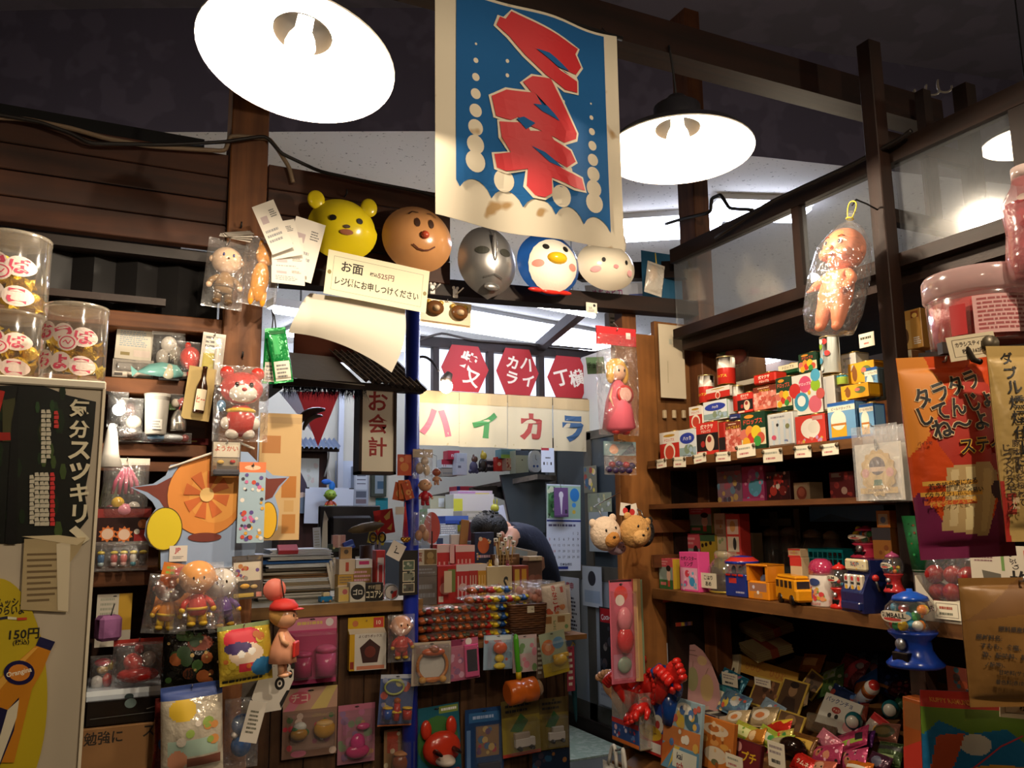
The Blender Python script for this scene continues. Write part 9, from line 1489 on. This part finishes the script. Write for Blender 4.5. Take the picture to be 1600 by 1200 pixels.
pouch((1436,1082,1660,1290),('D',.92),.03,'ramune sweets bag with a red header, blue sky and orange picture at the bottom right',M('1f6a96',.3,.05,.4,24),'R 0 .88 1 1 b0281c;T KUPPY_RAMUNE .20 .925 .035 c8842a .32 -3;T KUPPY_RAMUNE .56 .915 .035 c8842a .32 -3;T KUPPY .88 .905 .035 c8842a .2 -3;P 5a7a1c 0,.88 1,.88 1,.66 .7,.62 .55,.74 .3,.70 .1,.78 0,.66;E .33 .62 .11 .08 b8b0a0;P b8481c 0,.2 .08,.66 .12,.68 .26,.70 .2,.5 .1,.2;E .5 .22 .42 .26 c88a2a;E .48 .20 .34 .18 c8b49a;E .24 .24 .05 .07 b83a2a;E .55 .16 .05 .05 b83a2a;P 2a6a2a .8,.3 1,.6 1,.2;L b0303a .012 .3,.45 .5,.62 .66,.7',seed=98,pw=.45,roll=3)
for i,(fr,d,lb,tx) in enumerate((((1484,522,1560,560),.97,'handwritten price card pinned above the orange snack bag',('カラシスティック','税込162円')),((1560,1072,1640,1124),.90,'handwritten price card at the right above the ramune bag',('クッピーラムネ','税込')))):
 c,w_,h_,a = place(fr,('D',d)); t = thing('price_card',lb,'price tag',c,(0,math.radians(-8+14*i),a),'handwritten price cards at the near rack'); b = B(); b.box(-w_/2,0,0,w_/2,.001,h_,M('d0c0a0',.8)); b.face(w_,h_).design('L 6a5a4a .02 .1,.15 .9,.15 .9,.85 .1,.85 .1,.15;T %s .5 .64 .2 332820 .7;T %s .5 .34 .2 332820 .5' % tx); b.obj('card',t); b = B(); b.lathe([(.010,0),(.009,.004),(0,.0045)],M('5a5040',.4,.5),16); b.obj('push_pin',t,(w_*.36,-.001,h_*.5),(PI/2,0,0))
for i,(x,y,d) in enumerate(((1500,552,.985),(1547,1100,.95))): b = B(); p = at(x,y,d); b.tube([(0,.03,.012),(0,-.012,.008),(.004,-.02,-.012),(.006,-.03,-.016)],.0035,M('2a221c',.4,.6),8); b.box(-.02,.0,.0,.02,.012,.014,DARKW); tag(b.obj('metal_hook',None,p,-_th),('dark hook holding the orange snack bag','dark hook holding the ramune bag')[i],'hook')
# plum boxes on the near end of the toy shelf
def plums(fr,lb,glyphs,n,seed,leaf=False):
 c,w_,h_,a = place(fr,('X',1.60)); c.z = 1.2246; t = thing('plum_box',lb,'plum box',c,a,'white display boxes of plum sweets'); d = .14; b = B(); m = M('c4b8a4',.6)
 if not leaf:
  b.prism([(-w_/2,0),(w_/2,0),(w_/2,h_*.5),(w_*.28,h_*.32),(w_*.18,h_*.30),(-w_*.2,h_*.28),(-w_*.34,h_*.42),(-w_/2,h_*.62)],0,.002,m); b.box(-w_/2,d,0,w_/2,d+.002,h_,m)
 else: b.box(-w_/2,0,0,w_/2,.002,h_,m)
 for x in (-w_/2,w_/2-.002): b.box(x,.002,0,x+.002,d,h_*.62,m)
 b.box(-w_/2,.002,0,w_/2,d,.002,m); b.face(w_,h_).design(glyphs); b.obj('box',t)
 R_ = random.Random(seed)
 for i in range(n):
  b = B(); r = .021; x = (-.30+.30*(i % 3))*w_; z = .024+(i//3)*.036; b.ell((0,0,0),(r,r,r*.95),M('8a1c1a',.35,0,.25,60),16,11); p = b.obj('plum_sweet',None,c+Vector((.03+.008*(i % 2),-x,z)),a); tag(p,'red plum sweet in the white display box','plum sweet','red plum sweets in the white box')
 if not leaf: b = B(); b.pillow(w_*.9,h_*.9,.03,film('ffffff',.04,.9,30),seed=seed,c=(0,.02,h_*.06)); b.obj('bag_film',t)
plums((1430,868,1518,982),'white display box of red plums in clear bags on the near shelf end','L 17120f .05 .08,.28 .2,.24;L 17120f .05 .14,.3 .22,.16;L 17120f .05 .8,.3 .96,.2;L 17120f .05 .86,.14 .96,.1;T すもも .2 .16 .09 17120f .24 20',9,3); plums((1519,866,1640,998),'white plum-snack box with a grey picture and brush letters','P 5a5448 .15,.70 .40,.66 .40,.42 .5,.34 .2,.38;T 梅 .66 .56 .30 17120f .3;T しゃぶり .56 .86 .09 2a2420 .3 -70;R .72 .74 .86 .95 b83a3a;R .42 .7 .46 .98 6a8a4a;X .06 .8 .34 .95 4 866',0,4,True)
price((1460,940,1500,968),('X',1.595),'cream price tag with a wavy border on the white plum box','L 7a6a5a .03 .08,.12 .92,.12 .92,.88 .08,.88 .08,.12;X .2 .5 .8 .8 1 a54;X .2 .2 .8 .45 1 776',clips=0,group='price tags on the low display')
def cone():
 c,w_,h_,a = place((1402,806,1446,872),('X',1.60)); t = thing('paper_cup','green paper cone cup beside the dark post at the near shelf','cup',(c.x+.03,c.y,1.2248),a); H = c.z+h_-1.2248; b = B(); r = w_/2; b.lathe([(r*.62,H*.45),(r*.98,H),(r,H),(r*.64,H*.45)],M('0f5a2a',.5),22); b.obj('cone',t); b = B(); b.face(2*r,H,0,warp=lambda u,v: -r*.9*math.sqrt(max(0,1-(2*u-1)**2))-.001); b.design('N 3 12 .02 .05 8a3a24 1a7a3a 0a3a1c @.2,.6,.8,.95'); b.obj('print',t); b = B(); b.lathe([(r*.55,0),(r*.6,.004),(r*.62,H*.45),(r*.66,H*.47)],film('e8e0d0',.2,.1,10),22); b.obj('clear_stand',t)
cone()
sheet((1478,1050,1600,1090),('X',1.62),'orange and teal packets in the shadow behind the brown snack bag','6a2a18','N 4 14 .08 .18 8a3a1c 2a4a50 3a2a24',name='packet_row',cat='packets'); carton((1408,1092,1440,1206),('X',1.50),.04,'orange and brown wooden-handled packet between the heap and the ramune bag','8a4418','P a82a1c 0,.3 1,.5 1,0 0,0;R .1 .6 .9 .95 7a4a20',GD,roll=4)
# ================================================================ CABLES AND ODDMENTS UNDER THE CEILING
def cable(lb,pts,r=.006,col='2a211c',nm='electric_cable'):
 P = [];
 for i in range(len(pts)-1): P += [pts[i].lerp(pts[i+1],k/6) for k in range(6)]
 P.append(pts[-1]); Q = [P[0]]+[(P[i-1]+P[i]*2+P[i+1])/4 for i in range(1,len(P)-1)]+[P[-1]]; b = B(); b.tube(Q,r,M(col,.5),7); return tag(b.obj(nm,None),lb,'cable','electric cables')
Yc = 2.185
cable('pale double cable sagging along the top of the left fascia',[onY(x,y,Yc) for x,y in ((-30,182),(40,186),(110,200),(165,216),(230,228),(300,233),(352,236),(360,212),(420,216),(436,236),(452,262),(458,285))],.006,'7a6650')
cable('dark cable crossing the left fascia and running behind the masks',[onY(x,y,Yc-.01) for x,y in ((-20,176),(60,190),(110,208),(140,224),(260,226),(350,222),(415,212),(440,240),(500,268),(580,285),(660,300),(712,318))],.005,'17110e')
cable('black cable looped from the tall post to the lattice',[onX(x,y,1.78) for x,y in ((1040,350),(1066,342),(1110,332),(1112,310),(1126,304),(1140,326),(1176,328))],.006,'0e0c0c')
cable('thin dark cable following the lattice top rail',[onX(x,y,1.66) for x,y in ((1118,372),(1200,318),(1260,290),(1335,256),(1410,215),(1424,204))],.006,'17110e')
b = B();
P = []
for k in range(73): q = k*PI/12; c = onY(1424+.78*k,150-.25*k,1.47); r = 10+.11*k; P.append((c.x+r*.00105*math.cos(q),c.y+.004*math.sin(2*q),c.z+r*.00125*math.sin(q)))
b.tube(P,.003,M('8a8278',.4),6)
tag(b.obj('wire_coil',None),'looped pale wire lying on the ceiling beam near the dark post','wire')
cable('thin wires along the window lintel in the office',[onY(x,y,5.18) for x,y in ((640,536),(690,520),(740,532),(800,536),(860,540),(925,546))],.008,'3a3430')
for i,(x,y) in enumerate(((376,356),(378,558),(540,305))): b = B(); b.tube([(0,.02,0),(0,-.012,0),(0,-.014,.012)],.0025,WIRE,6); tag(b.obj('nail_hook',None,onY(x,y,2.19)),('small hook above the bagged figures on the left post','small hook above the bagged red bear on the left post','small hook over the yellow mask')[i],'hook')
